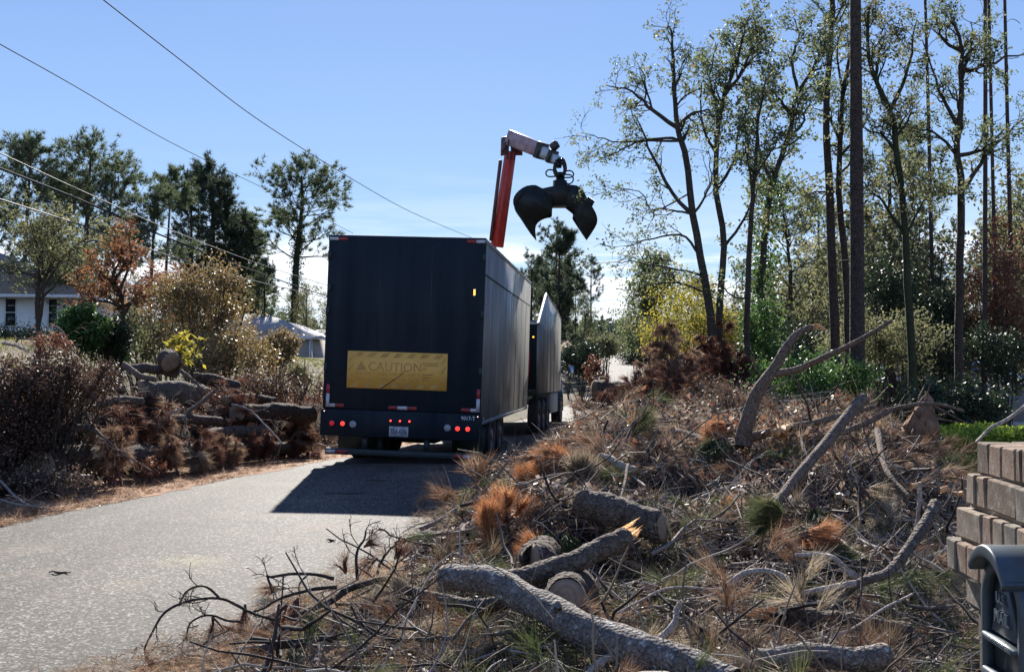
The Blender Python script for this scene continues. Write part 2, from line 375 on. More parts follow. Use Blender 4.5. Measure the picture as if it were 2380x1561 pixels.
# heaps of storm debris
def moundR(x, y):
    x = np.asarray(x, float); y = np.asarray(y, float)
    xl = np.interp(y, [2.5, 4.5, 5.6, 8.8, 10.7, 15.7, 20, 26, 32, 37], [-1.6, -1.6, -1.5, -.95, -.9, -.5, .45, 1.9, 3.3, 4.6])
    xr = np.interp(y, [2.5, 4, 6, 8, 11, 15, 25, 37], [1.0, 1.9, 2.9, 3.9, 4.9, 5.3, 7.3, 8.5])
    H = np.interp(y, [2.8, 4.2, 5.5, 7, 8.5, 10.5, 12.5, 15, 19, 23, 26, 31, 36], [0, .15, .20, .26, .45, .82, .80, .55, .68, .80, .95, .7, 0])
    w = np.interp(y, [3, 7, 9, 12, 30], [.8, 1.1, 1.7, 2.3, 1.6])
    e = smooth((x - xl) / w) * smooth((xr - x) / 1.2)
    n = 1 + .30 * wnoise(x, y, 11, 1.6, 3) + .16 * wnoise(x, y, 12, 5, 2) + .045 / np.maximum(H, .15) * wnoise(x, y, 13, 13, 2)
    return np.maximum(H * e * n + e * (.09 * wnoise(x, y, 14, 3.6, 2) + .05 * wnoise(x, y, 15, 9, 2)) * smooth(H * 3) - .16 * np.exp(-((x - .35) / 1.0) ** 2 - ((y - 6.6) / .9) ** 2), 0)
def moundL(x, y):
    x = np.asarray(x, float); y = np.asarray(y, float)
    xf = np.interp(y, [5, 8, 11.6, 14.8, 18.6, 24, 34], [-8.6, -7.6, -6.65, -5.85, -4.5, -3.1, -1.1])
    H = np.interp(y, [5, 8, 11, 13, 15, 17.5, 20, 26, 33, 36], [.3, 1.3, 1.45, 1.25, .95, .95, 1.0, .9, .7, 0])
    e = smooth((xf - x) / .9 + .12) * smooth((x - xf + 4.6) / 1.6)
    n = .95 + .16 * wnoise(x, y, 21, 1.5, 3) + .10 * wnoise(x, y, 22, 5, 2)
    return H * e * n * (xf + .1 > x)
def topz(x, y): return gz(x, y) + np.maximum(moundR(x, y), moundL(x, y))
def hit(u, v, lift=0.0):
    t = np.arange(2.3, 60, .02); p = at(u, v, 1.0) - np.array([0, 0, 1.6])
    X = p[0] * t; Z = 1.6 + p[2] * t; s = topz(X, t) + lift
    k = np.argmax(Z < s); return np.array([X[k], t[k], Z[k]])

# ground sheet
def grid_sheet(name, xs, ys, zf, m, kind=None):
    X, Y = np.meshgrid(xs, ys); Z = zf(X, Y); V = np.stack([X, Y, Z], -1).reshape(-1, 3)
    nx = len(xs); i = np.arange(len(ys) - 1)[:, None] * nx; j = np.arange(nx - 1)[None]
    F = np.stack([i + j, i + j + 1, i + nx + j + 1, i + nx + j], -1).reshape(-1, 4)
    o = build(MB().add(V, F, .5), name, m, smooth=True)
    if kind: o['kind'] = kind
    return o
def groundmat():
    m, nt, p, o = newmat('ground'); v = coords(nt)
    a = ramp(nt, noise(nt, v, .35, 8, .7), [(.35, (.05, .06, .022)), (.5, (.12, .09, .05)), (.65, (.17, .12, .075))]).outputs[0]
    b = ramp(nt, noise(nt, v, 14, 6, .7), [(.3, (.35,) * 3), (.7, (1.2,) * 3)]).outputs[0]
    nt.links.new(mixc(nt, 1.0, a, b, 'MULTIPLY'), p.inputs['Base Color']); p.inputs['Roughness'].default_value = .95; p.inputs['Specular IOR Level'].default_value = .2
    nt.links.new(bump(nt, noise(nt, v, 22, 6, .7), .8, .05), p.inputs['Normal']); return m
def gz_low(x, y):
    d = np.abs(x - xc(y)) / hw(y)
    return gz(x, y) - .12 * (d < .97)
sp = lambda a, b, n, p=1: np.sign(np.linspace(a, b, n)) * np.abs(np.linspace(a, b, n)) ** p
xs = np.unique(np.concatenate([np.arange(-16, 16, .22), np.arange(-60, 60, 1.5), np.arange(-700, 701, 25)]))
ys = np.unique(np.concatenate([np.arange(-6, 40, .3), np.arange(-40, 170, 1.5), np.arange(170, 900, 15)]))
grid_sheet('ground', xs, ys, gz_low, groundmat(), 'structure')
# road
def asphalt():
    m, nt, p, o = newmat('asphalt'); v = coords(nt)
    big = ramp(nt, noise(nt, v, .45, 7, .65), [(.3, (.78,) * 3), (.7, (1.12,) * 3)]).outputs[0]
    # each stone of the chip seal has its own shade and tilt
    vo = nt.nodes.new('ShaderNodeTexVoronoi'); vo.inputs['Scale'].default_value = 70; nt.links.new(v, vo.inputs['Vector'])
    sx = nt.nodes.new('ShaderNodeSeparateColor'); nt.links.new(vo.outputs['Color'], sx.inputs[0])
    st = ramp(nt, sx.outputs[0], [(0, (.023, .0205, .0175)), (.45, (.054, .0485, .041)), (.8, (.102, .092, .078)), (1, (.30, .272, .235))]).outputs[0]
    c = mixc(nt, 1.0, st, big, 'MULTIPLY')
    # needle dust worn into the edge, faint yellow smears
    dirt = ramp(nt, noise(nt, v, .8, 9, .75), [(.52, (0, 0, 0)), (.75, (.55,) * 3)]).outputs[0]
    c = mixc(nt, dirt, c, (.22, .16, .11))
    wear = ramp(nt, noise(nt, coords(nt, 'Object', (1.3, .12, 1), (0, 0, rad(-12))), .9, 5, .6), [(.38, (.80,) * 3), (.62, (1.10,) * 3)]).outputs[0]; c = mixc(nt, 1.0, c, wear, 'MULTIPLY')
    cv = nt.nodes.new('ShaderNodeMix'); cv.data_type = 'VECTOR'; cv.inputs[0].default_value = .25; nn = nt.nodes.new('ShaderNodeTexNoise'); nn.inputs['Scale'].default_value = 1.3; nt.links.new(v, nn.inputs['Vector'])
    nt.links.new(v, cv.inputs[4]); nt.links.new(nn.outputs['Color'], cv.inputs[5])
    ck = ramp(nt, vor(nt, cv.outputs[1], .55, 'DISTANCE_TO_EDGE'), [(.0, (.55,) * 3), (.006, (1,) * 3)]).outputs[0]; c = mixc(nt, 1.0, c, ck, 'MULTIPLY')
    ys_ = nt.nodes.new('ShaderNodeVectorMath'); ys_.operation = 'DISTANCE'; ys_.inputs[1].default_value = (-2.55, 8.55, 0); nt.links.new(coords(nt, 'Object', (1, 1, 0)), ys_.inputs[0])
    sm = ramp(nt, ys_.outputs['Value'], [(.10, (.14,) * 3), (.34, (0, 0, 0))]).outputs[0]
    c = mixc(nt, mixc(nt, 1.0, sm, ramp(nt, noise(nt, v, 9, 4), [(.4, (0, 0, 0)), (.6, (1, 1, 1))]).outputs[0], 'MULTIPLY'), c, (.62, .56, .22))
    nt.links.new(c, p.inputs['Base Color']); p.inputs['Roughness'].default_value = .8; p.inputs['Specular IOR Level'].default_value = .16
    b = nt.nodes.new('ShaderNodeBump'); b.inputs['Strength'].default_value = .8; b.inputs['Distance'].default_value = .006
    nt.links.new(sx.outputs[1], b.inputs['Height']); nt.links.new(b.outputs[0], p.inputs['Normal']); return m
M['asphalt'] = asphalt()
def strip(name, yv, offs, zoff, m, kind='structure', smooth_=True):
    """offs(y) -> array of x positions; sheet follows the ground"""
    X = np.array([offs(y) for y in yv]); Y = np.repeat(yv[:, None], X.shape[1], 1); Z = gz(X, Y) + (zoff if smooth_ is True else .004 + (zoff - .004) * np.sin(np.linspace(0, math.pi, X.shape[1]))[None])
    n = X.shape[1]; V = np.stack([X, Y, Z], -1).reshape(-1, 3); i = np.arange(len(yv) - 1)[:, None] * n; j = np.arange(n - 1)[None]
    F = np.stack([i + j, i + j + 1, i + n + j + 1, i + n + j], -1).reshape(-1, 4)
    o = build(MB().add(V, F, .5), name, m, smooth=True); o['kind'] = kind; return o
yv = np.concatenate([np.arange(-12, 45, .5), np.arange(45, 300, 3)])
strip('road', yv, lambda y: xc(y) + hw(y) * np.linspace(-.999, .999, 17), .0, M['asphalt'])
def strawmat():
    m, nt, p, o = newmat('pine_straw_mat'); v = coords(nt)
    a = ramp(nt, noise(nt, v, 5, 8, .7), [(.3, (.14, .065, .03)), (.5, (.32, .17, .085)), (.7, (.46, .29, .17))]).outputs[0]
    b = ramp(nt, noise(nt, coords(nt, 'Object', (1, .35, 1)), 90, 4, .7), [(.3, (.45,) * 3), (.7, (1.3,) * 3)]).outputs[0]
    nt.links.new(mixc(nt, 1.0, a, b, 'MULTIPLY'), p.inputs['Base Color']); p.inputs['Roughness'].default_value = .9; p.inputs['Specular IOR Level'].default_value = .2
    nt.links.new(bump(nt, noise(nt, v, 120, 4, .7), .9, .01), p.inputs['Normal']); return m
M['straw'] = strawmat()
def left_edge(y): return xc(y) - hw(y)
def straw_band(name, lo, hi, z, seed, y0, y1):
    ys_ = np.arange(y0, y1, .12)
    def offs(y):
        n1 = .16 * wnoise(y, 3.0, seed, 2.2) + .07 * wnoise(y, 3.0, seed + 1, 11); n2 = .16 * wnoise(y, 9.0, seed + 2, 1.8) + .08 * wnoise(y, 3.0, seed + 3, 12)
        return np.linspace(lo(y) + n1, max(hi(y) + n2, lo(y) + n1 + .05), 24)
    return strip(name, ys_, offs, z, M['straw'], smooth_=None)
straw_band('pine_straw_verge', lambda y: left_edge(y) - 1.0, lambda y: left_edge(y) + np.interp(y, [6, 11, 18, 30], [1.05, .85, .50, .2]), .014, 31, 4, 34)
straw_band('pine_straw_patch', lambda y: np.interp(y, [3, 5, 5.85, 7.94, 9, 10.5], [-2.6, -2.2, -1.75, -1.15, -.8, -.4]), lambda y: np.interp(y, [3, 10.5], [.6, .3]), .056, 41, 3, 10.2)
# bare litter-covered mounds under the branches
def moundmat(name, c):
    m, nt, p, o = newmat(name); v = coords(nt)
    a = ramp(nt, noise(nt, v, 3, 9, .75), [(.3, c[0]), (.5, c[1]), (.7, c[2])]).outputs[0]
    b = ramp(nt, noise(nt, v, 45, 5, .8), [(.3, (.3,) * 3), (.7, (1.35,) * 3)]).outputs[0]
    nt.links.new(mixc(nt, 1.0, a, b, 'MULTIPLY'), p.inputs['Base Color']); p.inputs['Roughness'].default_value = .95; p.inputs['Specular IOR Level'].default_value = .15
    nt.links.new(bump(nt, noise(nt, v, 40, 7, .8), 1.0, .06), p.inputs['Normal']); return m
def mound(name, f, xs, ys, m, label, dip):
    X, Y = np.meshgrid(xs, ys); H = f(X, Y); Z = gz(X, Y) + H - dip + .05 * wnoise(X, Y, 77, 9, 2)
    keep = H > .03; nx = len(xs)
    F = []; i = np.arange(len(ys) - 1)[:, None] * nx; j = np.arange(nx - 1)[None]
    F = np.stack([i + j, i + j + 1, i + nx + j + 1, i + nx + j], -1).reshape(-1, 4)
    k = keep.reshape(-1); F = F[k[F].any(1)]
    V = np.stack([X, Y, Z], -1).reshape(-1, 3); Z0 = gz(X, Y).reshape(-1) - .05; V[~k, 2] = Z0[~k]
    used = np.unique(F); re = np.full(len(V), -1); re[used] = np.arange(len(used))
    return tag(build(MB().add(V[used], re[F], .5), name, m, smooth=True), label, 'debris', kind='stuff')
mound('debris_mound', moundR, np.arange(-2, 9.5, .11), np.arange(2.6, 37, .13), moundmat('right_mound', [(.03, .02, .014), (.085, .058, .04), (.17, .12, .085)]), 'brown litter and bark heaped along the right side of the road', .10)  # mound colour kept dark to stand for shade in gaps between twigs
mound('debris_mound', moundL, np.arange(-13.5, 1, .15), np.arange(4.5, 36, .15), moundmat('left_mound', [(.018, .012, .01), (.05, .03, .022), (.10, .065, .045)]), 'dark heap of litter along the left side of the road', .14)

# ------------------------------------------------------------------ trailer
def paint(name, c, c2, streak=(.2, .22, .24), rough=.33, amt=.5, s=(1.2, 1.2, .12)):
    m, nt, p, o = newmat(name); v = coords(nt); v2 = coords(nt, 'Object', s)
    a = ramp(nt, noise(nt, v, 1.2, 6, .6), [(.3, c), (.7, c2)]).outputs[0]
    f = ramp(nt, noise(nt, v2, 3.2, 8, .7), [(.5, (0, 0, 0)), (.8, (amt,) * 3)]).outputs[0]
    nt.links.new(mixc(nt, f, a, streak), p.inputs['Base Color'])
    rr = ramp(nt, noise(nt, v2, 2.5, 6, .6), [(.3, (rough * .75,) * 3), (.75, (min(1, rough * 1.9),) * 3)]).outputs[0]
    nt.links.new(rr, p.inputs['Roughness']); nt.links.new(bump(nt, noise(nt, v, 1.1, 3), .12, .02), p.inputs['Normal']); return m
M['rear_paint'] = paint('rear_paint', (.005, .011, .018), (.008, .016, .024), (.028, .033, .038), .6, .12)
M['rear_paint'].node_tree.nodes['Principled BSDF'].inputs['Specular IOR Level'].default_value = .28
M['side_paint'] = paint('side_paint', (.13, .13, .13), (.19, .188, .182), (.42, .42, .41), .36, .85)  # dust streaks, with sky reflection also put into the colour as pale streaks
M['frame_paint'] = noisy('frame_paint', [(.3, (.012, .02, .022)), (.7, (.03, .042, .042))], 5, .6, .2, .005)
M['rubber'] = noisy('tyre_rubber', [(.3, (.016, .016, .017)), (.7, (.04, .038, .035))], 9, .8, .3, .004)
M['flap'] = noisy('mud_flap_rubber', [(.3, (.012, .02, .017)), (.7, (.025, .036, .028))], 5, .6, .2, .004)
M['steel'] = noisy('worn_steel', [(.3, (.06, .06, .06)), (.7, (.2, .19, .18))], 8, .45, .2, .003, metal=.7)
M['grease'] = noisy('greasy_steel', [(.3, (.012, .016, .018)), (.7, (.045, .045, .042))], 6, .5, .4, .01)
M['grab_black'] = noisy('grab_black', [(.3, (.006, .009, .010)), (.6, (.016, .020, .020)), (.8, (.045, .042, .036))], 7, .5, .5, .012, spec=.35)
M['tape_red'] = plain('tape_red', (.32, .035, .035), .45)
M['tape_white'] = plain('tape_white', (.50, .50, .52), .45)
M['lens_clear'] = plain('lens_clear', (.32, .33, .36), .25)
M['lens_red'] = plain('lens_red', (.20, .01, .02), .2)
M['led_red'] = plain('led_red', (.8, .03, .03), .3, emit=(1, .05, .04), es=1.9)
M['led_red_dim'] = plain('led_red_dim', (.5, .03, .04), .3, emit=(1, .03, .05), es=.3)
M['led_white'] = plain('led_pink', (.9, .5, .5), .3, emit=(1, .5, .45), es=2.2)
M['led_amber'] = plain('led_amber', (.9, .5, .05), .3, emit=(1, .48, .04), es=1.9)
M['letter_white'] = plain('letter_white', (.55, .57, .6), .5)
M['plate'] = plain('plate_enamel', (.42, .43, .45), .4)
M['plate_ink'] = plain('plate_ink', (.03, .045, .09), .5)
M['sign_yellow'] = noisy('sign_yellow', [(.3, (.74, .39, .065)), (.7, (.82, .46, .095))], 2.5, .5, 0)
M['sign_ink'] = noisy('sign_faded_ink', [(.35, (.38, .19, .04)), (.6, (.55, .29, .065))], 5, .5, 0)
M['scratch'] = plain('sign_scratch', (.07, .05, .02), .6)
def text_mesh(s, size, depth, w=None, bold=0):
    c = bpy.data.curves.new('lettering', 'FONT'); c.body = s; c.size = size; c.extrude = depth; c.align_x = 'LEFT'; c.offset = bold; c.resolution_u = 3
    o = bpy.data.objects.new('lettering', c); COL.objects.link(o)
    me = bpy.data.meshes.new_from_object(o); bpy.data.objects.remove(o); bpy.data.curves.remove(c)
    n = len(me.vertices); V = np.empty(n * 3, 'f'); me.vertices.foreach_get('co', V); V = V.reshape(-1, 3)
    V[:, 0] -= V[:, 0].min()
    if w: V[:, 0] *= w / V[:, 0].max()
    # lie in the x-z plane, facing -y
    V = np.stack([V[:, 0], -V[:, 2], V[:, 1]], -1)
    me.vertices.foreach_set('co', V.ravel()); me.update(); return me
def rear_box(name, m, x0, x1, z0, z1, par, y=-.012, th=.012):
    return boxo(name, m, x0, x1, y, y + th, z0, z1, par)
def lamp(name, x, z, r, par, mlens, mled=None, dots=0, y=-.006):
    """round lamp: lens > leds"""
    b = MB(); lathe(b, [(.0, r), (-.016, r), (-.022, r * .86), (-.024, 0.001)], 20)
    o = build(b, name, mlens, par, True, loc=(x, y, z), rot=(0, 0, math.pi / 2))
    if mled:
        d = MB(); pts = [(0, 0)] + [(r * .55 * math.cos(k * 2 * math.pi / dots), r * .55 * math.sin(k * 2 * math.pi / dots)) for k in range(dots)] if dots else [(0, 0)]
        rr = r * .17 if dots else r * .62
        for (a, c) in pts:
            e_ = MB(); lathe(e_, [(-.020, rr), (-.030, rr * .8), (-.032, .0005)], 8); V = np.concatenate(e_.V); V[:, 1] += a; V[:, 2] += c
            d.add(V, e_.F[4][0])
        build(d, 'led', mled, o)
    return o
def wheel(par, x, y, z, r=.50, w=.26, side=1, name='wheel'):
    wo = empty(name, (x, y, z)); wo.parent = par
    t = MB(); n = 8
    prof = [(-w / 2, r * .56), (-w / 2, r * .86), (-w / 2 + .03, r * .97)]
    for k in range(n): 
        a = -w / 2 + .03 + (w - .06) * k / n; b_ = a + (w - .06) / n
        prof += [(a, r), (b_ - .010, r), (b_ - .008, r * .965), (b_, r * .965)]
    prof += [(w / 2 - .03, r * .97), (w / 2, r * .86), (w / 2, r * .56)]
    lathe(t, prof, 36); build(t, 'tyre', M['rubber'], wo, True)
    q = MB(); s = side
    lathe(q, [(s * (w / 2 - .01), r * .57), (s * (w / 2 - .015), r * .52), (s * (w / 2 - .12), r * .47), (s * (w / 2 - .13), r * .28), (s * (w / 2 - .02), r * .2), (s * (w / 2), r * .12), (s * w / 2, .002)], 24)
    for k in range(8):
        an = k * math.pi / 4; cy, cz = r * .36 * math.cos(an), r * .36 * math.sin(an)
        box(q, s * (w / 2 - .14), s * (w / 2 - .09), cy - .018, cy + .018, cz - .018, cz + .018)
    build(q, 'rim', M['steel'], wo)
    return wo
trailer = empty('dump_trailer', (-1.80, 17.2, -.06), (rad(-.5), rad(1.9), rad(-6)), 'tall dark dump trailer with a yellow caution panel on its closed rear', 'trailer')
TL, TW = 8.2, 1.275
# box: walls, top rails
boxo('side_wall', M['side_paint'], TW - .05, TW, .06, TL, .78, 3.60, trailer)
boxo('side_wall', M['side_paint'], -TW, -TW + .05, .06, TL, .78, 3.60, trailer)
boxo('front_wall', M['side_paint'], -TW + .05, TW - .05, TL - .06, TL, .9, 3.60, trailer)
boxo('floor', M['frame_paint'], -TW + .05, TW - .05, .06, TL - .06, .86, .95, trailer)
b = MB(); rt = .07
box(b, TW - .06, TW + .012, .0, TL, 3.602, 3.68); box(b, -TW - .012, -TW + .06, .0, TL, 3.602, 3.68); box(b, -TW + .062, TW - .062, TL - .06, TL, 3.602, 3.66)
bevel(build(b, 'top_rail', M['side_paint'], trailer), .01)
b = MB(); box(b, TW + .001, TW + .012, .05, TL, 3.10, 3.118); box(b, -TW - .012, -TW - .001, .05, TL, 3.10, 3.118); build(b, 'side_seam', M['frame_paint'], trailer)
b = MB(); box(b, TW - .05, TW + .014, .02, TL, .72, .779); box(b, -TW - .014, -TW + .05, .02, TL, .72, .779); build(b, 'bottom_rail', M['side_paint'], trailer)
for k in range(1, 8):
    boxo('panel_rib', M['side_paint'], TW + .0005, TW + .006, TL * k / 8 - .006, TL * k / 8 + .006, .79, 3.09, trailer)
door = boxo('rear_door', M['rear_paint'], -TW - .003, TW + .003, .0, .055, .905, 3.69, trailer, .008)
boxo('rear_sill', M['rear_paint'], -TW - .03, TW + .03, -.012, .05, .47, .895, trailer, .01)
for s in (-1, 1):   # door hinges down both sides
    for z in (1.5, 2.4, 3.3): boxo('hinge', M['frame_paint'], s * (TW - .02) - .028, s * (TW - .02) + .028, -.010, .0, z, z + .13, door)
for k in range(18):
    for z in (.86, 3.56):
        b = MB(); lathe(b, [(0, .011), (-.006, .009), (-.008, .0005)], 8); build(b, 'rivet', M['frame_paint'], trailer, True, loc=(-1.2 + k * 2.4 / 17, -.012 if z < 1 else -.0005, z), rot=(0, 0, math.pi / 2))
for x in (-.42, .42): boxo('door_seam', M['frame_paint'], x - .004, x + .004, -.003, -.0005, 1.9, 3.55, door)
# red and white tape
for (nm, x0, x1, z0, z1) in [('w', -1.262, -1.12, 3.605, 3.655), ('r', -1.118, -.97, 3.605, 3.655), ('r', .97, 1.118, 3.605, 3.655), ('w', 1.12, 1.262, 3.605, 3.655),
        ('r', -1.225, -1.17, 1.142, 1.29), ('w', -1.225, -1.17, .93, 1.14), ('w', -1.168, -1.075, .93, .983), ('r', -1.073, -.93, .93, .983),
        ('r', -.205, -.057, .925, .978), ('w', -.055, .10, .925, .978), ('r', .102, .255, .925, .978),
        ('r', .965, 1.113, .93, .983), ('w', 1.115, 1.205, .93, .983), ('w', 1.207, 1.262, .93, 1.14), ('r', 1.207, 1.262, 1.142, 1.29)]:
    rear_box('reflective_tape', M['tape_white' if nm == 'w' else 'tape_red'], x0, x1, z0, z1, trailer, -.004, .003)
# lamps
for x in (-1.106, -.930): lamp('tail_light', x, .67, .050, trailer, M['lens_red'], M['led_red_dim'] if x < -1 else M['led_red'], 7, -.014)
for x in (.927, 1.09): lamp('tail_light', x, .66, .050, trailer, M['lens_red'], M['led_red'], 7, -.014)
for x in (-.765, .762): lamp('reversing_light', x, .665, .055, trailer, M['lens_clear'], y=-.014)
for x in (-.152, 0, .153): lamp('marker_light', x, .745, .026, trailer, M['lens_red'], M['led_red'], 0, -.014)
for x in (-1.235, 1.243): lamp('marker_light', x, .86, .012, trailer, M['lens_red'], M['led_white'], 0, -.014)
al = boxo('side_strobe', M['lens_clear'], 1.10, 1.14, -.025, -.001, 2.76, 2.88, trailer, .005)
for z in (2.775, 2.80, 2.825, 2.85): boxo('led', M['led_amber'], 1.106, 1.117, -.030, -.0255, z, z + .014, al); boxo('led', M['led_amber'], 1.122, 1.133, -.030, -.0255, z, z + .014, al)
boxo('side_strobe', M['frame_paint'], -1.255, -1.215, -.02, -.001, 2.78, 2.90, trailer, .005)
# licence plate
pl = rear_box('licence_plate', M['plate'], -.175, .135, .495, .655, trailer, -.020, .006); bevel(pl, .003)
link('lettering', text_mesh('TRA 4306', .13, .001, .27, .002), M['plate_ink'], pl, (-.155, -.0225, .53))
b = MB(); box(b, -.12, -.04, -.0215, -.0205, .638, .646); box(b, .02, .10, -.0215, -.0205, .638, .646); box(b, -.10, .06, -.0215, -.0205, .502, .510)
build(b, 'plate_print', M['plate_ink'], pl)
link('unit_number', text_mesh('9017-T', .085, .0008, .225, .0015), M['letter_white'], trailer, (.975, -.0145, .80))
# caution panel
sg = rear_box('caution_panel', M['sign_yellow'], -.895, .725, 1.245, 1.835, trailer, -.009, .008)
b = MB()
def slant(x, z, w, h, sl=.9):
    b.add([[x, -.0098, z], [x + w, -.0098, z], [x + w + sl * h, -.0098, z + h], [x + sl * h, -.0098, z + h]], [[0, 1, 2, 3]])
for k in range(7):
    for (xx, zz) in ((-.80 + k * .215, 1.745), (-.85 + k * .215, 1.265)):
        b = MB(); slant(xx, zz, .105, .07); build(b, 'hazard_stripe', M['sign_ink'], sg)
for z in (1.36, 1.52, 1.66):
    for (xx, sl_) in ((-.885, .6), (.625, .5)):
        b = MB(); slant(xx, z, .03, .10, sl_); build(b, 'hazard_stripe', M['sign_ink'], sg)
b = MB(); b.add([[-.76, -.0102, 1.53], [-.58, -.0102, 1.53], [-.67, -.0102, 1.68]], [[0, 1, 2]]); build(b, 'warning_triangle', M['sign_ink'], sg)
def sgt(s, x, z, size, w): link('lettering', text_mesh(s, size, .0006, w, .001), M['sign_ink'], sg, (x, -.0108, z))
sgt('CAUTION', -.55, 1.53, .20, .86); sgt('DO NOT FOLLOW CLOSELY', -.76, 1.455, .075, 1.05); sgt('STAY AT LEAST 200 FEET BACK', -.76, 1.375, .065, 1.05)
b = MB()
for z, x1 in ((1.665, .58), (1.63, .58), (1.59, .40), (1.56, .38), (1.48, .50), (1.44, .47), (1.40, .52)): box(b, .33, x1, -.0106, -.0101, z, z + .016)
build(b, 'small_print', M['sign_ink'], sg)
b = MB(); tubes(b, [[[-.33, -.011, 1.25], [-.2, -.012, 1.34], [-.06, -.011, 1.44], [.06, -.011, 1.55]]], [[.007, .008, .006, .004]], 4); build(b, 'scratch', M['scratch'], sg)
# chassis, flaps, underride bar, wheels
b = MB(); box(b, -.55, -.42, .3, TL + .0, .50, .72); box(b, .42, .55, .3, TL + .0, .50, .72)
for y in (.6, 1.4, 2.6, 3.9, 5.2, 6.5, 7.7): box(b, -.41, .41, y, y + .1, .56, .7)
box(b, -.415, -.34, .25, .4, .2, .50); build(b, 'chassis_beam', M['frame_paint'], trailer)
ub = bevel(boxo('underride_bar', M['frame_paint'], -1.22, 1.20, .02, .10, .17, .27, trailer), .01)
for x in (.385, -.62): boxo('guard_post', M['frame_paint'], x, x + .085, .03, .09, .271, .469, trailer)
for (mn, x0, x1) in (('tape_white', -1.205, -1.05), ('tape_red', -1.048, -.85), ('tape_red', .87, 1.02), ('tape_white', 1.022, 1.17)): boxo('reflective_tape', M[mn], x0, x1, .016, .0195, .195, .245, trailer)
for s in (-1, 1): boxo('mud_flap', M['flap'], s * .84 - .40 if s < 0 else .70, s * .84 + .36 if s < 0 else 1.25, .9, .915, .16, .66, trailer)
for y in (1.95, 3.22):
    for s in (-1, 1):
        wheel(trailer, s * 1.12, y, .47, .50, .25, s); wheel(trailer, s * .81, y, .47, .50, .25, s)
    b = MB(); lathe(b, [(-1.0, .06), (1.0, .06)], 10); o = build(b, 'axle', M['grease'], trailer, loc=(0, y, .47))
b = MB(); box(b, -.30, .30, 1.5, 3.7, .30, .50); build(b, 'suspension', M['grease'], trailer)
b = MB(); tubes(b, resample([(0, TL, .62), (0, TL + 1.0, .60), (0, TL + 2.2, .62)], 6), np.full(6, .09), 8, cap=True); build(b, 'drawbar', M['frame_paint'], trailer)
for s in (-1, 1): boxo('side_marker_light', M['lens_red'], s * (TW + .02) - .01, s * (TW + .02) + .01, .12, .2, .80, .84, trailer)

# ------------------------------------------------------------------ grapple truck in front of the trailer
truck = empty('grapple_truck', (-.62, 28.05, -.32), (rad(-.9), rad(1.0), rad(-7.5)), 'dark debris truck with a red and grey loader boom, ahead of the trailer', 'truck')
BW = 1.275; BL = 6.6
# body side outline in (y, z): chamfered tail, high peak, sloping top
side = [(0, 1.17), (BL, 1.17), (BL, 3.42), (5.2, 3.62), (1.9, 3.86), (.25, 3.05), (0, 2.95)]
for s in (-1, 1):
    b = prism(MB(), side, 0, s * BW - (.05 if s > 0 else 0), s * BW + (.05 if s < 0 else 0)); build(b, 'body_side', M['side_paint'], truck)
for k in range(1, 6): boxo('panel_rib', M['side_paint'], BW + .0005, BW + .007, BL * k / 6 - .006, BL * k / 6 + .006, 1.19, 3.0, truck)
b = MB(); e0 = [(0, 2.96), (.25, 3.06), (1.9, 3.87), (5.2, 3.63), (BL, 3.43)]
for s in (-1, 1):
    tubes(b, [[[s * (BW - .02), y, z] for y, z in e0]], [[.05] * 5], 4)
build(b, 'top_edge', noisy('galvanised_edge', [(.3, (.4, .4, .4)), (.7, (.6, .6, .6))], 6, .5, .1), truck)
boxo('body_floor', M['frame_paint'], -BW + .05, BW - .05, 0, BL, 1.17, 1.27, truck)
boxo('body_front', M['side_paint'], -BW + .05, BW - .05, BL - .06, BL, 1.27, 3.40, truck)
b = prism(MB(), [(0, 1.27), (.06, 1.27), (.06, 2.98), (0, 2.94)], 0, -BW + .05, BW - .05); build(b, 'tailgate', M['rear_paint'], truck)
boxo('tail_rail', plain('pale_rail', (.55, .56, .58), .5), -BW, BW - .06, -.04, .05, 2.95, 3.0, truck)
lamp('marker_light', BW - .14, 2.62, .035, truck, M['lens_red'], M['led_amber'], 0, -.01)
b = MB(); box(b, -.5, -.38, -1.0, 8.4, .75, 1.0); box(b, .38, .5, -1.0, 8.4, .75, 1.0)
for y in (-.9, .6, 2.5, 4.5, 6.4, 8.2): box(b, -.38, .38, y, y + .12, .8, .96)
build(b, 'chassis_beam', M['frame_paint'], truck)
for y in (.75, 1.95, 3.15):
    for s in (-1, 1): wheel(truck, s * 1.11, y, .5, .51, .27, s)
for s in (-1, 1): wheel(truck, s * 1.10, 7.55, .5, .51, .30, s)
for s in (-1, 1):
    boxo('side_skirt', noisy('skirt', [(.3, (.22, .22, .23)), (.7, (.34, .34, .35))], 4, .5, .1), s * 1.16 - .05, s * 1.16 + .05, 4.2, 6.6, .52, 1.12, truck, .01)
    b = MB(); ar = [(math.cos(t) * .64, math.sin(t) * .64) for t in np.linspace(0, math.pi, 12)]
    for (p, q) in zip(ar[:-1], ar[1:]):
        V = [[s * 1.26, 7.55 + p[0], .5 + p[1]], [s * .95, 7.55 + p[0], .5 + p[1]], [s * .95, 7.55 + q[0], .5 + q[1]], [s * 1.26, 7.55 + q[0], .5 + q[1]]]
        V += [[v_[0], v_[1], v_[2] + .03] for v_ in V]; b.add(V, BOXF)
    build(b, 'mudguard', M['frame_paint'], truck)
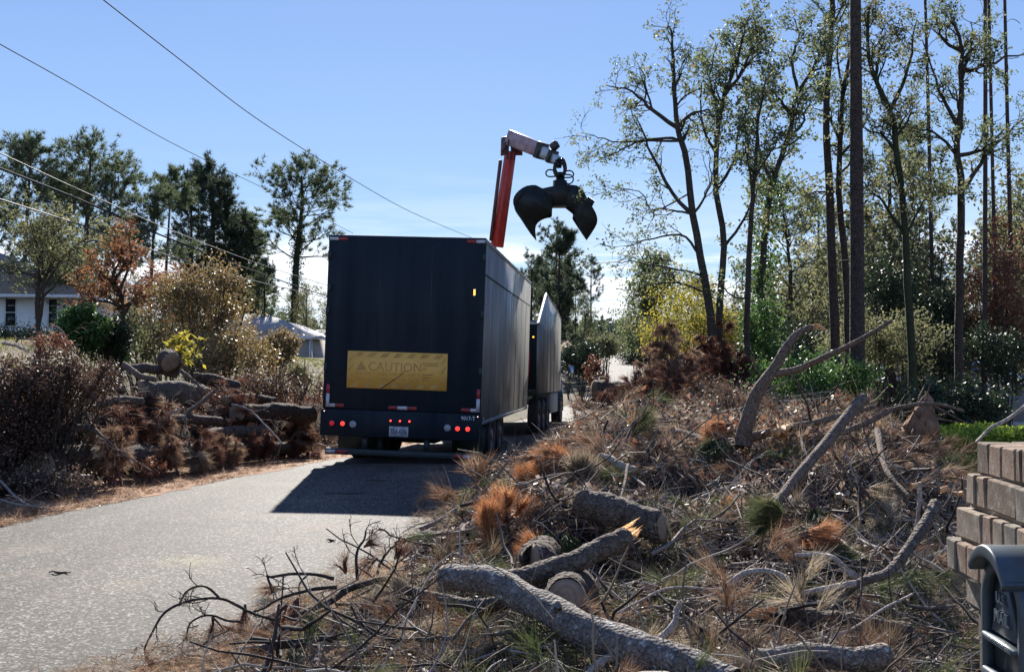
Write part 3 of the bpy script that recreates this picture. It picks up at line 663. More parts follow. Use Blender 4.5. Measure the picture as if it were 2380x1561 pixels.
# cab: outline in (y, z)
cab = [(6.95, .75), (9.6, .75), (9.7, 1.35), (8.75, 1.62), (8.5, 2.55), (8.2, 2.72), (6.95, 2.72)]
b = prism(MB(), cab, 0, -1.12, 1.12); cabo = bevel(build(b, 'cab', noisy('cab_paint', [(.3, (.25, .25, .27)), (.7, (.34, .34, .36))], 2, .35, 0), truck), .03)
glass = plain('dark_glass', (.02, .025, .03), .08)
for s in (-1, 1): boxo('side_window', glass, s * 1.123 - .004, s * 1.123 + .004, 7.2, 8.3, 1.75, 2.45, cabo)
boxo('rear_window', glass, -.6, .6, 6.94, 6.949, 1.8, 2.4, cabo)
boxo('door', M['side_paint'], 1.128, 1.136, 7.15, 8.4, .95, 1.72, cabo)
for s in (-1, 1):
    mo = empty('wing_mirror', (s * 1.18, 8.45, 1.5)); mo.parent = truck
    b = MB(); tubes(b, [[[0, 0, 0], [s * .27, 0, .0], [s * .30, 0, .08]], [[0, 0, .55], [s * .27, 0, .55], [s * .30, 0, .48]]], np.full((2, 3), .012), 6); build(b, 'bracket', M['steel'], mo)
    bevel(boxo('mirror_housing', M['frame_paint'], s * .30 - .10, s * .30 + .10, -.03, .05, .06, .50, mo), .02)
    boxo('mirror_glass', plain('mirror', (.5, .55, .58), .1, 1), s * .30 - .08, s * .30 + .08, -.036, -.031, .09, .47, mo)
# loader: pedestal, column, boom, jib. World points -> truck local
Mt = Matrix.LocRotScale(truck.location, truck.rotation_euler, None).inverted()
def TLc(p): return tuple(Mt @ Vector(p))
M['crane_red'] = noisy('crane_red', [(.3, (.34, .02, .018)), (.6, (.50, .04, .03)), (.8, (.34, .03, .025))], 4, .4, .1, .004)
M['crane_dark_red'] = noisy('crane_dark_red', [(.3, (.045, .012, .014)), (.7, (.16, .05, .045))], 7, .5, .2)
M['crane_pink'] = noisy('crane_faded', [(.3, (.22, .10, .10)), (.55, (.42, .30, .31)), (.8, (.32, .2, .21))], 5, .45, .1)
M['crane_steel'] = noisy('crane_bare_steel', [(.3, (.25, .29, .31)), (.7, (.50, .54, .55))], 5, .4, .1, metal=.4)
def beam(name, p, q, w, h, m, par=truck, w2=None, h2=None, twist=0, bev=.02):
    """box beam between two world points; w across, h in the vertical plane"""
    p = Vector(TLc(p)); q = Vector(TLc(q)); d = (q - p); L = d.length; w2 = w2 or w; h2 = h2 or h
    R = d.to_track_quat('Y', 'Z').to_matrix().to_4x4() @ Matrix.Rotation(twist, 4, 'Y')
    V = [[-w/2, 0, -h/2], [w/2, 0, -h/2], [w2/2, L, -h2/2], [-w2/2, L, -h2/2], [-w/2, 0, h/2], [w/2, 0, h/2], [w2/2, L, h2/2], [-w2/2, L, h2/2]]
    o = build(MB().add(V, BOXF), name, m, par); o.matrix_local = Matrix.Translation(p) @ R
    if bev: bevel(o, bev)
    return o
CT = 26.9
base_ = at(1128, 700, CT); foot = np.array([base_[0] - .1, CT, .55]); elbow = at(1187, 352, CT - .3); e_low = at(1163, 580, CT)
beam('pedestal', (foot[0], CT, .4), (foot[0], CT, 1.5), .9, .7, M['grease'])
beam('slew_column', (foot[0], CT, 1.5), (foot[0] + .02, CT, 2.9), .42, .42, M['crane_dark_red'])
b0 = np.array([foot[0] + .05, CT, 2.75])
kn = b0 + (elbow - b0) * .50
beam('inner_boom', tuple(b0), tuple(at(1157, 590, CT)), .30, .34, M['grease'])
lb = beam('main_boom', tuple(at(1155, 574, CT)), tuple(elbow), .25, .25, M['crane_red'], w2=.22, h2=.22)
beam('boom_cylinder', tuple(at(1150, 560, CT - .05) + np.array([-.10, 0, 0])), tuple(at(1173, 372, CT - .35) + np.array([-.10, 0, 0])), .08, .08, M['crane_dark_red'], bev=.02)
J0 = at(1187, 322, CT - .3); J1 = at(1254, 349, CT - .95); J2 = at(1283, 364, CT - 1.2); J3 = at(1303, 378, CT - 1.45)
for dx in (-.15, .15):
    beam('knuckle_plate', tuple(elbow + np.array([dx, 0, -.10])), tuple(J0 + np.array([dx * .9, 0, .05])), .03, .30, M['crane_dark_red'])
beam('link_arm', tuple(elbow + np.array([-.22, -.1, -.05])), tuple(elbow + np.array([-.10, -.1, .22])), .06, .08, M['crane_dark_red'])
for k in range(3): beam('hose', tuple(elbow + np.array([-.08 + .08 * k, -.24, -.25])), tuple(elbow + np.array([-.05 + .1 * k, -.22, .25])), .025, .025, M['rubber'], bev=0)
beam('outer_boom', tuple(J0 + np.array([-.02, 0, .02])), tuple(J1), .30, .38, M['crane_pink'], w2=.28, h2=.34)
beam('boom_collar', tuple(J1 + (J0 - J1) * .03), tuple(J1 + (J1 - J0) * .13), .31, .40, M['grease'])
beam('telescope', tuple(J1), tuple(J2), .23, .27, M['crane_steel'])
beam('boom_collar', tuple(J2 + (J1 - J2) * .14), tuple(J2 + (J3 - J2) * .18), .27, .32, M['grease'])
beam('telescope', tuple(J2), tuple(J3), .18, .21, M['crane_steel'])
beam('valve_block', tuple(J2 + np.array([0, 0, .2])), tuple(J2 + np.array([.12, -.1, .30])), .16, .18, M['grease'])
# hanger, rotator, grab
G = at(1298, 425, CT - 1.5); PX = (CT - 1.5) / 2510.
def gp(zx, zy, dy=0):
    """zoomed outline (4.335 px per photo px) -> world point"""
    u = (1200 + zx / 4.335) / 1.0756; v = (300 + zy / 4.335) / 1.0756
    p = at(u, v, CT - 1.5); return p + np.array([0, dy, 0])
grab = empty('grapple'); grab.parent = truck
def wl_(P): return np.array([TLc(p) for p in P])
b = MB()
for dy in (-.11, .11):
    ring = [gp(855, 500, dy), gp(820, 470, dy), gp(808, 540, dy), gp(830, 590, dy), gp(865, 610, dy), gp(910, 580, dy), gp(922, 520, dy), gp(895, 440, dy), gp(840, 440, dy)]
    tubes(b, wl_(resample(ring, 22))[None], np.full((1, 22), .045), 6)
tubes(b, wl_([gp(868, 570), gp(868, 700)])[None], [[.10, .12]], 12, cap=True); tubes(b, wl_([gp(866, 660), gp(866, 760)])[None], [[.17, .17]], 14, cap=True)
tubes(b, wl_([gp(850, 430), gp(858, 520)])[None], [[.08, .06]], 8, cap=True); build(b, 'rotator', M['grab_black'], grab, True)
for hp in ([(805, 545), (740, 545), (712, 585), (740, 625), (835, 625)], [(925, 552), (985, 556), (1012, 595), (985, 632), (910, 640)], [(915, 590), (990, 605), (1008, 660), (965, 705), (905, 690)]):
    b = MB(); tubes(b, wl_(resample([gp(*q, dy=-.05 * k) for k, q in enumerate(hp)], 20))[None], np.full((1, 20), .018), 6); build(b, 'hydraulic_hose', M['rubber'], grab, True)
# cross frame
b = MB(); fr = [(640, 770), (800, 735), (800, 715), (920, 712), (1010, 760), (1010, 860), (940, 935), (780, 935), (740, 880), (640, 830)]
P0 = wl_([gp(*q, dy=-.30) for q in fr]); P1 = wl_([gp(*q, dy=.32) for q in fr]); n = len(fr)
c0, c1 = P0.mean(0), P1.mean(0)
b.add(np.vstack([P0, P1, c0, c1]), [[i, (i + 1) % n, n + (i + 1) % n, n + i] for i in range(n)])
b.F[3].append(np.array([[2 * n, (i + 1) % n, i] for i in range(n)] + [[2 * n + 1, n + i, n + (i + 1) % n] for i in range(n)])); b.M[3].append(np.zeros(2 * n))
build(b, 'grab_frame', M['grab_black'], grab)
def jaw(outer, inner, widths, dskew):
    """clam shell: curved plate between outer and inner outlines, widest at the middle, with cheek plates"""
    n = 18; O = resample([gp(*q) for q in outer], n); I = resample([gp(*q) for q in inner], n); W = np.interp(np.linspace(0, 1, n), np.linspace(0, 1, len(widths)), widths)
    jb = MB()
    for s in (-1, 1):     # cheeks: solid bands between the outlines
        P = []
        for off in (0, -.035 * s):
            for A in (O, I):
                P.append(A + np.stack([dskew * s * W, s * W + off, 0 * W], -1))
        V = wl_(np.concatenate(P)); F = []
        for i in range(n - 1):
            for (a_, c_) in ((0, n), (n, 3 * n), (3 * n, 2 * n), (2 * n, 0)): F.append([a_ + i, a_ + i + 1, c_ + i + 1, c_ + i])
        jb.add(V, F)
    P = [O + np.stack([dskew * s * W, s * W, 0 * W], -1) for s in (-1, 1)]; Q = [O + (I - O) * .16 + np.stack([dskew * s * W, s * W, 0 * W], -1) for s in (-1, 1)]
    V = wl_(np.concatenate(P + Q)); F = []
    for i in range(n - 1):
        for (a_, c_) in ((0, n), (n, 3 * n), (3 * n, 2 * n), (2 * n, 0)): F.append([a_ + i, a_ + i + 1, c_ + i + 1, c_ + i])
    jb.add(V, F)
    return build(jb, 'grab_jaw', M['grab_black'], grab, False)
jaw([(640, 745), (600, 728), (500, 742), (415, 800), (368, 870), (372, 950), (450, 1080), (540, 1220), (610, 1308)],
    [(780, 800), (785, 900), (780, 975), (774, 1032), (715, 1045), (655, 1075), (610, 1125), (599, 1200), (612, 1306)], [.28, .33, .35, .33, .25, .12, .01], .04)
jaw([(930, 722), (1040, 735), (1110, 800), (1150, 880), (1205, 960), (1250, 1040), (1262, 1120), (1225, 1200), (1155, 1304)],
    [(880, 900), (930, 930), (975, 965), (1020, 1005), (1011, 1050), (1040, 1105), (1078, 1172), (1115, 1238), (1153, 1302)], [.28, .33, .33, .29, .23, .12, .01], -.03)
for pts_ in ([(600, 735), (430, 830), (385, 950), (470, 1090)], [(1000, 735), (1120, 840), (1190, 960), (1250, 1080)]):
    for dy in (-.12, .12):
        b = MB(); P_ = np.array([gp(*q, dy=dy) for q in pts_]) + np.array([0, 0, .015]); tubes(b, wl_(resample(P_, 14))[None], np.full((1, 14), .03), 4); build(b, 'jaw_rib', M['grab_black'], grab)
b = MB(); 
for dy in (-.25, .25): tubes(b, wl_([gp(1150, 880, dy), gp(1225, 920, dy)])[None], [[.09, .06]], 8, cap=True)
build(b, 'jaw_pin', M['grab_black'], grab)
b = MB()
for dy in (-.2, .2): tubes(b, wl_([gp(700, 790, dy), gp(470, 860, dy)])[None], [[.06, .05]], 8, cap=True); tubes(b, wl_([gp(980, 780, dy), gp(1130, 900, dy)])[None], [[.06, .05]], 8, cap=True)
build(b, 'jaw_cylinder', M['steel'], grab)
b = MB(); 
for k, p in enumerate(([(1.0, -.12, 2.6), (1.05, -.2, 2.0), (1.0, -.12, 1.3)], [(.9, -.12, 2.5), (.85, -.25, 1.9), (.95, -.1, 1.1)])): tubes(b, resample(p, 10)[None], np.full((1, 10), .025), 6)
build(b, 'red_air_hose', M['crane_red'], truck)
# ------------------------------------------------------------------ trees
def tree_parts(root, wood, foliage, barkm, leafm, twigs=None):
    tr = build(wood, 'trunk', barkm, root, True)
    if twigs is not None and twigs.n: build(twigs, 'branches', barkm, root)['kind'] = 'stuff'
    if foliage.n: build(foliage, 'crown', leafm, root)
def broadleaf(seed, base, trunk, r0, r1, limbs, leafm='oak', barkm='bark_oak', nleaf=9, lsize=.11, m2=5, m3=6, top=1.0, name='oak_tree', label='', cat='tree', group=None, auto=0, leaf_u=.55, depth_spread=1.0, fol=1.0, u0=.45, lu=.25):
    """trunk: list of world points; limbs: lists of world points with start radius"""
    rng = np.random.default_rng(seed); base = np.array(base, float)
    root = empty(name, base, label=label, cat=cat, group=group)
    wood, tw, fo = MB(), MB(), MB()
    T = resample(np.array(trunk), 26) - base; T = T + rng.normal(size=T.shape) * r0 * .10
    T[0] = [T[0][0], T[0][1], -.4]
    R = np.linspace(1, 0, 26) ** .85 * (r0 - r1) + r1; R[0] *= 1.5; R[1] *= 1.12
    tubes(wood, T, R, 12)
    par = [(T, R)]
    for l in limbs:
        P = resample(np.array(l[0]), 12) - base; k = np.linspace(0, 1, 12); dy = rng.uniform(-1, 1) * depth_spread
        if len(l) > 2: dy = l[2]
        P[:, 1] += dy * k ** 1.2; P += rng.normal(size=P.shape) * .035 * k[:, None]
        # start on the trunk itself
        j = np.argmin(np.abs(T[:, 2] - P[0, 2])); P += (T[j] - P[0]) * (1 - k)[:, None] ** 2
        Rl = np.linspace(l[1], l[1] * .22, 12); tubes(wood, P, Rl, 8); par.append((P, Rl))
    if auto:
        P, Rr = spawn(rng, T[None], R[None], auto, u0, .98, lambda u: top * (1.05 - .6 * (u - u0) / (1 - u0)), rad(52), 12, .06, .16, .5, .2)
        tubes(wood, P, Rr, 6)
        par += [(P[i], Rr[i]) for i in range(len(P))]
    # branches on trunk top and limbs
    LP = np.array([resample(p, 12, False) for p, _ in par]); LR = np.array([np.interp(np.linspace(0, 1, 12), np.linspace(0, 1, len(r)), r) for _, r in par])
    LR[0] = np.minimum(LR[0], .06)
    P2, R2 = spawn(rng, LP[1:] if len(LP) > 1 else LP, LR[1:] if len(LP) > 1 else LR, m2, lu, 1.0, top * .5, rad(48), 7, .05, .22, .6, .25)
    P2t, R2t = spawn(rng, LP[:1], LR[:1] , m2 * 2, .45, 1.0, top * .5, rad(45), 7, .07, .2, .6, .25)
    P2 = np.concatenate([P2, P2t]); R2 = np.maximum(np.concatenate([R2, R2t]), .006)
    tubes(tw, P2, R2, 4)
    P3, R3 = spawn(rng, P2, R2, m3, .2, 1.0, top * .24, rad(45), 4, .02, .28, .6, .3); R3 = np.maximum(R3, .0035); tubes(tw, P3, R3, 3)
    keep = rng.random(len(P3)) < fol
    C, D = along(rng, P3[keep], nleaf, leaf_u, 1.05)
    C = C + rng.normal(size=C.shape) * lsize * .7
    cl = np.repeat(rng.random(keep.sum()), nleaf) * .5 + rng.random(len(C)) * .5
    leaves(fo, rng, C, lsize, lsize * .6, cl, D * .6, spread=1.4)
    tree_parts(root, wood, fo, M[barkm], M[leafm], tw)
    return root
def pine(seed, base, H, r0, crown0=.45, spread=2.6, limbs=26, sub=7, tufts=6, nn=11, nl=.28, nw=.028, lean=(0, 0), leafm='pine', barkm='bark_pine', name='pine_tree', label='', group=None, shape='round', dense=1.0, pts=None, dead=0):
    rng = np.random.default_rng(seed); base = np.array(base, float)
    root = empty(name, base, label=label, cat='tree', group=group)
    wood, tw, fo = MB(), MB(), MB()
    k = np.linspace(0, 1, 24)
    if pts is not None: T = resample(np.array(pts), 24) - base; T[0, 2] = -.5
    else:
        T = np.stack([lean[0] * k + .12 * np.sin(3 * k + seed) * k, lean[1] * k, H * k - .5 * (1 - k)], -1)
    R = r0 * (1 - k * .80) ** .9; R[0] *= 1.25; tubes(wood, T, R, 12)
    def L(u):
        q = np.clip((u - crown0) / (1 - crown0), 0, 1)
        if shape == 'round': return spread * np.sqrt(np.clip(1 - (1.6 * (q - .38)) ** 2, .04, 1))
        if shape == 'cone': return spread * (1.02 - q) ** .75
        return spread * np.clip(.35 + q * 1.6 - q * q * 1.5, .2, 1)
    P, Rr = spawn(rng, T[None], R[None], limbs, crown0, .995, L, rad(68), 8, .07, .13, .34, .2); Rr = np.clip(Rr, .014, .12); tubes(wood, P, Rr, 5)
    P2, R2 = spawn(rng, P, Rr, sub, .3, 1.0, spread * .32, rad(48), 5, .10, .18, .5, .3); tubes(tw, P2, np.maximum(R2, .006), 3)
    C, D = along(rng, P2, tufts, .35, 1.05); C2, D2 = P[:, -1], nrm(P[:, -1] - P[:, -2]); C = np.vstack([C, C2]); D = np.vstack([D, D2])
    D[:, 2] += .35; D = nrm(D); C = C + rng.normal(size=C.shape) * .08
    kp = rng.random(len(C)) < dense; C, D = C[kp], D[kp]
    a = np.clip(.5 + .35 * rng.normal(size=len(C)), 0, 1)
    needles(fo, rng, C, D, nn, nl, nw, .75, a)
    if dead:
        P4, R4 = spawn(rng, T[None], R[None], dead, .2, crown0, spread * .45, rad(80), 7, -.02, .2, .2, .2); tubes(tw, P4, np.clip(R4, .012, .04), 4)
    tree_parts(root, wood, fo, M[barkm], M[leafm], tw)
    return root
def copy_tree(root, loc, rz=0, s=1.0, label=None, group=None, sz=None):
    c = root.copy(); COL.objects.link(c); c.location = loc; c.rotation_euler = (0, 0, rz); c.scale = (s, s, sz or s)
    if label: c['label'] = label
    if group: c['group'] = group
    for ch in root.children:
        d = ch.copy(); COL.objects.link(d); d.parent = c
    return c
def gpt(u, Y): x = (u - 1190) / 2510. * Y; return np.array([x, Y, float(gz(x, Y))])
def zpt(pts, Y, z0=None):
    """zoom points (right-hand trees) -> world"""
    return [at(1283 + x * .5359, y * .5359, Y) for x, y in pts]
# --- right-hand stand, near
Y = 24.
A = zpt([(690, 1400), (650, 1150), (610, 900), (570, 650), (545, 560), (530, 400), (525, 270), (520, 150), (505, 110)], Y)
broadleaf(1, gpt(1662, Y), [gpt(1662, Y)] + A, .105, .012,
    [(zpt([(590, 890), (520, 830), (440, 690), (400, 590), (370, 515)], Y), .055, 0), (zpt([(550, 610), (500, 600), (380, 610), (310, 645), (190, 700)], Y), .04, 0),
     (zpt([(500, 602), (380, 607), (250, 610), (130, 565)], Y), .032, 0), (zpt([(540, 530), (440, 470), (390, 430), (340, 390), (240, 370)], Y), .055, 0),
     (zpt([(545, 545), (440, 470), (410, 380), (385, 280)], Y), .035, 0), (zpt([(560, 540), (600, 490), (650, 478), (700, 480)], Y), .05, 0),
     (zpt([(590, 890), (520, 895), (460, 900), (430, 960)], Y), .03, 0), (zpt([(600, 880), (440, 940), (390, 850), (290, 830), (185, 860)], Y), .02, 0),
     (zpt([(530, 400), (560, 330), (545, 320), (600, 200)], Y), .03), (zpt([(610, 900), (660, 850), (700, 760), (690, 640)], Y), .035),
     (zpt([(640, 1080), (560, 1010), (420, 1040), (300, 1090)], Y), .035), (zpt([(650, 1180), (520, 1150), (380, 1130), (250, 1130)], Y), .03), (zpt([(660, 1250), (560, 1220), (440, 1230), (330, 1290)], Y), .03)],
    nleaf=12, lsize=.075, m2=7, m3=6, top=1.25, name='oak_tree', label='storm-broken oak nearest the road with bare snapped limbs reaching left over the sky', fol=.6, depth_spread=.9)
Y = 25.
B = zpt([(725, 1390), (745, 1050), (710, 800), (720, 560), (745, 430), (800, 350), (840, 290), (870, 250)], Y)
broadleaf(2, gpt(1672, Y), [gpt(1672, Y)] + B, .09, .015,
    [(zpt([(720, 560), (700, 420), (690, 320), (720, 190)], Y), .05), (zpt([(745, 430), (780, 320), (800, 220), (810, 130)], Y), .05), (zpt([(712, 640), (660, 560), (640, 440), (650, 350)], Y), .04),
     (zpt([(712, 800), (780, 700), (800, 560), (830, 450)], Y), .045), (zpt([(740, 1060), (820, 960), (850, 880), (900, 800)], Y), .04), (zpt([(800, 350), (860, 220), (900, 150)], Y), .03)],
    nleaf=15, lsize=.085, m2=7, m3=7, top=1.3, label='slender yellow-green oak with a bowed trunk just right of the broken oak', fol=.95)
Y = 23.
C_ = zpt([(845, 1500), (850, 1200), (870, 870), (880, 760), (890, 600), (905, 450), (930, 330)], Y)
broadleaf(3, gpt(1736, Y), [gpt(1736, Y)] + C_, .075, .012, [(zpt([(870, 870), (840, 700), (800, 600)], Y), .03), (zpt([(880, 760), (960, 640), (1010, 560)], Y), .03), (zpt([(848, 1330), (790, 1300), (740, 1240), (600, 1240)], Y), .025)],
    nleaf=14, lsize=.08, m2=7, m3=7, top=1.1, label='thin dark straight trunk between the bowed oak and the ivy-clad tree', fol=.7, barkm='bark_dark')
Y = 25.5
D_ = zpt([(910, 1540), (925, 1400), (900, 1250), (915, 1120), (935, 900), (960, 780), (1010, 640), (1040, 520), (1060, 410), (1120, 320), (1180, 200), (1260, 20)], Y)
broadleaf(4, gpt(1774, Y), [gpt(1774, Y)] + D_, .105, .02,
    [(zpt([(960, 780), (900, 640), (880, 520), (900, 400)], Y), .05), (zpt([(1010, 640), (1080, 540), (1120, 420)], Y), .05), (zpt([(1060, 410), (1040, 260), (1080, 150), (1060, 60)], Y), .045), (zpt([(1040, 520), (960, 430), (930, 320)], Y), .04), (zpt([(1120, 320), (1190, 280), (1220, 150)], Y), .03)],
    nleaf=15, lsize=.085, m2=7, m3=7, top=1.1, label='tall oak with ivy on its lower trunk, leaning right towards the big pines', fol=.95)
# ivy on that trunk
rng = np.random.default_rng(44); ivy = MB(); bs = gpt(1774, 25.5); Tk = resample(np.array([bs] + D_[:6]), 40) - bs; Cc = np.repeat(Tk, 60, 0) + rng.normal(size=(2400, 3)) * [.22, .22, .15]
leaves(ivy, rng, Cc, .09, .07); iv = build(ivy, 'ivy', M['green'], None, loc=tuple(bs)); tag(iv, 'green ivy wrapped round the lower trunk of the right-leaning oak', 'ivy')
def trunkpine(seed, zp, Y, r, label, crown=.5, spread=2.4, top_extra=15, limbs=20, leafm='pine', dead=8, dense=1., tufts=6, **k):
    W = zpt(zp, Y); d = W[-1] - W[-2]; d = d / np.linalg.norm(d); W.append(W[-1] + d * top_extra * .5 ); W.append(W[-1] + np.array([0, 0, 1]) * top_extra * .5)
    b0_ = W[0].copy(); b0_[2] = gz(W[0][0], Y); H = W[-1][2] - b0_[2]
    return pine(seed, b0_, H, r, crown, spread, limbs, 7, tufts, 10, .22, .02, pts=[b0_] + W, label=label, leafm=leafm, dead=dead, dense=dense, **k)
trunkpine(5, [(1228, 1480), (1212, 1100), (1203, 800), (1190, 600), (1192, 400), (1208, 200), (1215, 0)], 27, .13, 'thick dark pine trunk just left of the very straight bare trunk', .72, 2.4, 13, 22, dead=16)
Y = 27.5
broadleaf(6, gpt(1972, Y), [gpt(1972, Y)] + zpt([(1285, 1450), (1270, 1100), (1245, 850), (1250, 600), (1262, 400), (1300, 200), (1340, 60)], Y), .11, .02,
    [(zpt([(1250, 600), (1200, 450), (1180, 300)], Y), .04), (zpt([(1245, 850), (1150, 840), (1080, 850)], Y), .035), (zpt([(1262, 400), (1230, 250), (1240, 100)], Y), .04), (zpt([(1250, 700), (1350, 560), (1400, 420)], Y), .04)],
    nleaf=14, lsize=.085, m2=7, m3=7, top=1.4, label='slim dark oak stem close behind the very straight bare trunk', fol=.95, barkm='bark_dark')
# big straight bare trunk
W = [gpt(1993, 22)] + [at(1993, 850, 22), at(1991, 400, 22), at(1988, 0, 22), at(1986, -600, 22), at(1985, -1300, 22), at(1984, -1900, 22)]
pine(7, W[0], 17, .175, .84, 2.6, 22, 7, 6, 12, .25, .022, pts=W, label='very straight bare pine trunk, thickest in the stand, running out of the top', dead=0)
Y = 26.
broadleaf(8, gpt(2122, Y), [gpt(2122, Y)] + zpt([(1560, 1560), (1540, 1200), (1530, 1000), (1500, 700), (1475, 500), (1400, 350), (1370, 200), (1375, 20)], Y), .105, .03,
    [(zpt([(1500, 700), (1440, 600), (1350, 560)], Y), .05), (zpt([(1475, 500), (1540, 350), (1590, 200), (1620, 60)], Y), .06), (zpt([(1530, 1000), (1440, 860), (1350, 760)], Y), .05), (zpt([(1490, 620), (1560, 520), (1620, 430)], Y), .05), (zpt([(1400, 350), (1440, 220), (1480, 80)], Y), .05), (zpt([(1535, 1050), (1600, 900), (1680, 820)], Y), .04)],
    nleaf=15, lsize=.085, m2=7, m3=7, top=1.5, leafm='olive', label='leaning ivy-dark oak to the right of the very straight bare trunk', fol=.95, barkm='bark_ivy')
Y = 26.
broadleaf(9, gpt(2229, Y), [gpt(2229, Y)] + zpt([(1765, 1560), (1770, 1100), (1775, 800), (1755, 650), (1775, 450), (1772, 300), (1775, 200), (1740, 80)], Y), .11, .03,
    [(zpt([(1785, 800), (1840, 730), (1900, 650), (2047, 520)], Y), .07, 0), (zpt([(1760, 690), (1840, 665), (1900, 640), (1980, 540)], Y), .06, 0), (zpt([(1770, 560), (1700, 440), (1650, 330), (1600, 180)], Y), .055), (zpt([(1755, 650), (1690, 560), (1600, 520)], Y), .045),
     (zpt([(1772, 300), (1820, 310), (1900, 270), (2060, 235)], Y), .07, 0), (zpt([(1775, 220), (1700, 150), (1690, 20)], Y), .05), (zpt([(1772, 330), (1840, 200), (1880, 60)], Y), .05), (zpt([(1775, 850), (1700, 850), (1560, 850)], Y), .03)],
    nleaf=14, lsize=.08, m2=7, m3=7, top=1.4, label='dark forked oak with long crooked limbs at the right edge of the view', fol=.95, barkm='bark_dark')
for i, (u, Yb, r, lab) in enumerate([(2172, 38, .085, 'thin straight pine trunk far back between the leaning oak and the forked oak'), (2283, 33, .085, 'reddish pine trunk standing right of the forked oak'),
        (2318, 36, .075, 'pine trunk in front of the grey garage roof, second from the right edge'), (2361, 40, .10, 'pine trunk at the extreme right edge of the view')]):
    b_ = gpt(u, Yb); pine(20 + i, b_, 28 + (i * 2.3) % 5, r, .72, 2.4, 24, 7, 6, 9, .26, .028, lean=((-.4, .5, -.2)[i % 3], 0), label=lab, leafm='pine2' if i % 2 else 'pine', dead=14)
# --- left-hand trees
def lzp(x, y, Y): return at(x * .3574, 334.7 + y * .3574, Y)
pl1 = pine(40, gpt(43, 66), lzp(190, 40, 66)[2] - gpt(43, 66)[2], .20, .72, 2.3, 24, 7, 7, 10, .34, .036, lean=(.75, 0), label='slim pine with a small flat crown above the white house', dead=3)
pine(41, gpt(190, 72), lzp(610, 40, 72)[2] - gpt(190, 72)[2], .26, .42, 3.6, 34, 9, 7, 10, .36, .04, lean=(.5, 0), label='biggest rounded pine crown left of centre, behind the reddish tree', dense=.95)
pine(42, gpt(235, 76), lzp(720, 200, 76)[2] - gpt(235, 76)[2], .24, .45, 3.6, 32, 8, 7, 10, .36, .04, lean=(.6, 0), label='broad pine growing against the right side of the biggest rounded pine')
pine(43, gpt(376, 85), lzp(1090, 240, 85)[2] - gpt(376, 85)[2], .18, .80, 2.0, 18, 7, 7, 10, .36, .042, lean=(.5, 0), label='small round pine top showing above the gap in the left tree line')
pine(44, gpt(340, 78), lzp(1000, 340, 78)[2] - gpt(340, 78)[2], .2, .55, 2.6, 24, 7, 6, 10, .36, .04, lean=(.5, 0), label='thin-crowned pine between the rounded pine and the dark conical evergreen')
pine(45, gpt(488, 108), lzp(1380, 195, 108)[2] - gpt(488, 108)[2], .45, .16, 6.0, 64, 10, 7, 11, .50, .06, lean=(.3, 0), label='dense dark conical evergreen rising behind the tan shrub', leafm='pine2', shape='cone')
pine(46, gpt(560, 111), lzp(1560, 520, 111)[2] - gpt(560, 111)[2], .35, .12, 5.2, 54, 10, 7, 11, .50, .06, label='paler full evergreen leaning on the right of the dark conical one', leafm='pine', shape='cone')
P5 = [gpt(683, 107), lzp(1915, 1160, 107), lzp(1925, 800, 107), lzp(1950, 560, 107), lzp(1965, 380, 107), lzp(1960, 210, 107)]
pine(47, P5[0], 24, .42, .42, 5.2, 34, 9, 8, 10, .48, .055, pts=P5, label='tall lone pine with an ivy-dark trunk immediately left of the trailer', barkm='bark_ivy', dead=2, dense=.85)
rng = np.random.default_rng(45); ivy = MB(); Tk = resample(np.array(P5[:4]), 40) - P5[0]; Cc = np.repeat(Tk, 70, 0) + rng.normal(size=(2800, 3)) * [.35, .35, .3]
leaves(ivy, rng, Cc, .2, .15); iv = build(ivy, 'ivy', M['darkgreen'], None, loc=tuple(P5[0])); tag(iv, 'dark ivy climbing the lone pine left of the trailer', 'ivy')
# crape myrtle stems before the white house
Y = 36.
def myr(pts): return [lzp(x, y, Y) for x, y in pts]
broadleaf(50, gpt(89, Y), [gpt(89, Y)] + myr([(250, 1200), (240, 1000), (255, 850), (235, 700), (210, 560)]), .09, .02,
    [(myr([(255, 1180), (300, 1020), (330, 860), (350, 650)]), .07), (myr([(250, 1150), (285, 950), (380, 780), (430, 600)]), .06), (myr([(245, 1050), (340, 960), (450, 860), (520, 700)]), .05), (myr([(240, 1000), (190, 800), (170, 640)]), .04), (myr([(255, 900), (300, 700), (300, 520)]), .04), (myr([(290, 1000), (420, 700), (560, 560)]), .04), (myr([(300, 900), (480, 640), (640, 620)]), .04)],
    leafm='olive', nleaf=10, lsize=.12, m2=8, m3=7, top=1.9, name='crape_myrtle', label='many-stemmed dull olive tree in front of the white house corner', fol=.9, depth_spread=1.4, lu=.62)
Y = 30.
broadleaf(51, gpt(282, Y), [gpt(282, Y)] + [lzp(770, 1330, Y), lzp(765, 1230, Y), lzp(800, 1130, Y), lzp(790, 1000, Y), lzp(740, 860, Y), lzp(800, 700, Y)], .10, .02,
    [([lzp(*q, Y) for q in p], .045) for p in ([(800, 1120), (700, 1000), (560, 920), (450, 880)], [(795, 1100), (880, 960), (960, 880), (1040, 830)], [(790, 1000), (700, 860), (620, 780)], [(790, 960), (860, 820), (900, 700), (880, 600)], [(780, 1050), (900, 1020), (1000, 980)], [(770, 900), (820, 780), (780, 640)], [(790, 1060), (660, 1020), (540, 1010)])],
    leafm='orange', nleaf=10, lsize=.09, m2=8, m3=7, top=.85, name='maple_tree', label='rusty orange-leaved tree with a pale crooked trunk behind the left pile', fol=.9)
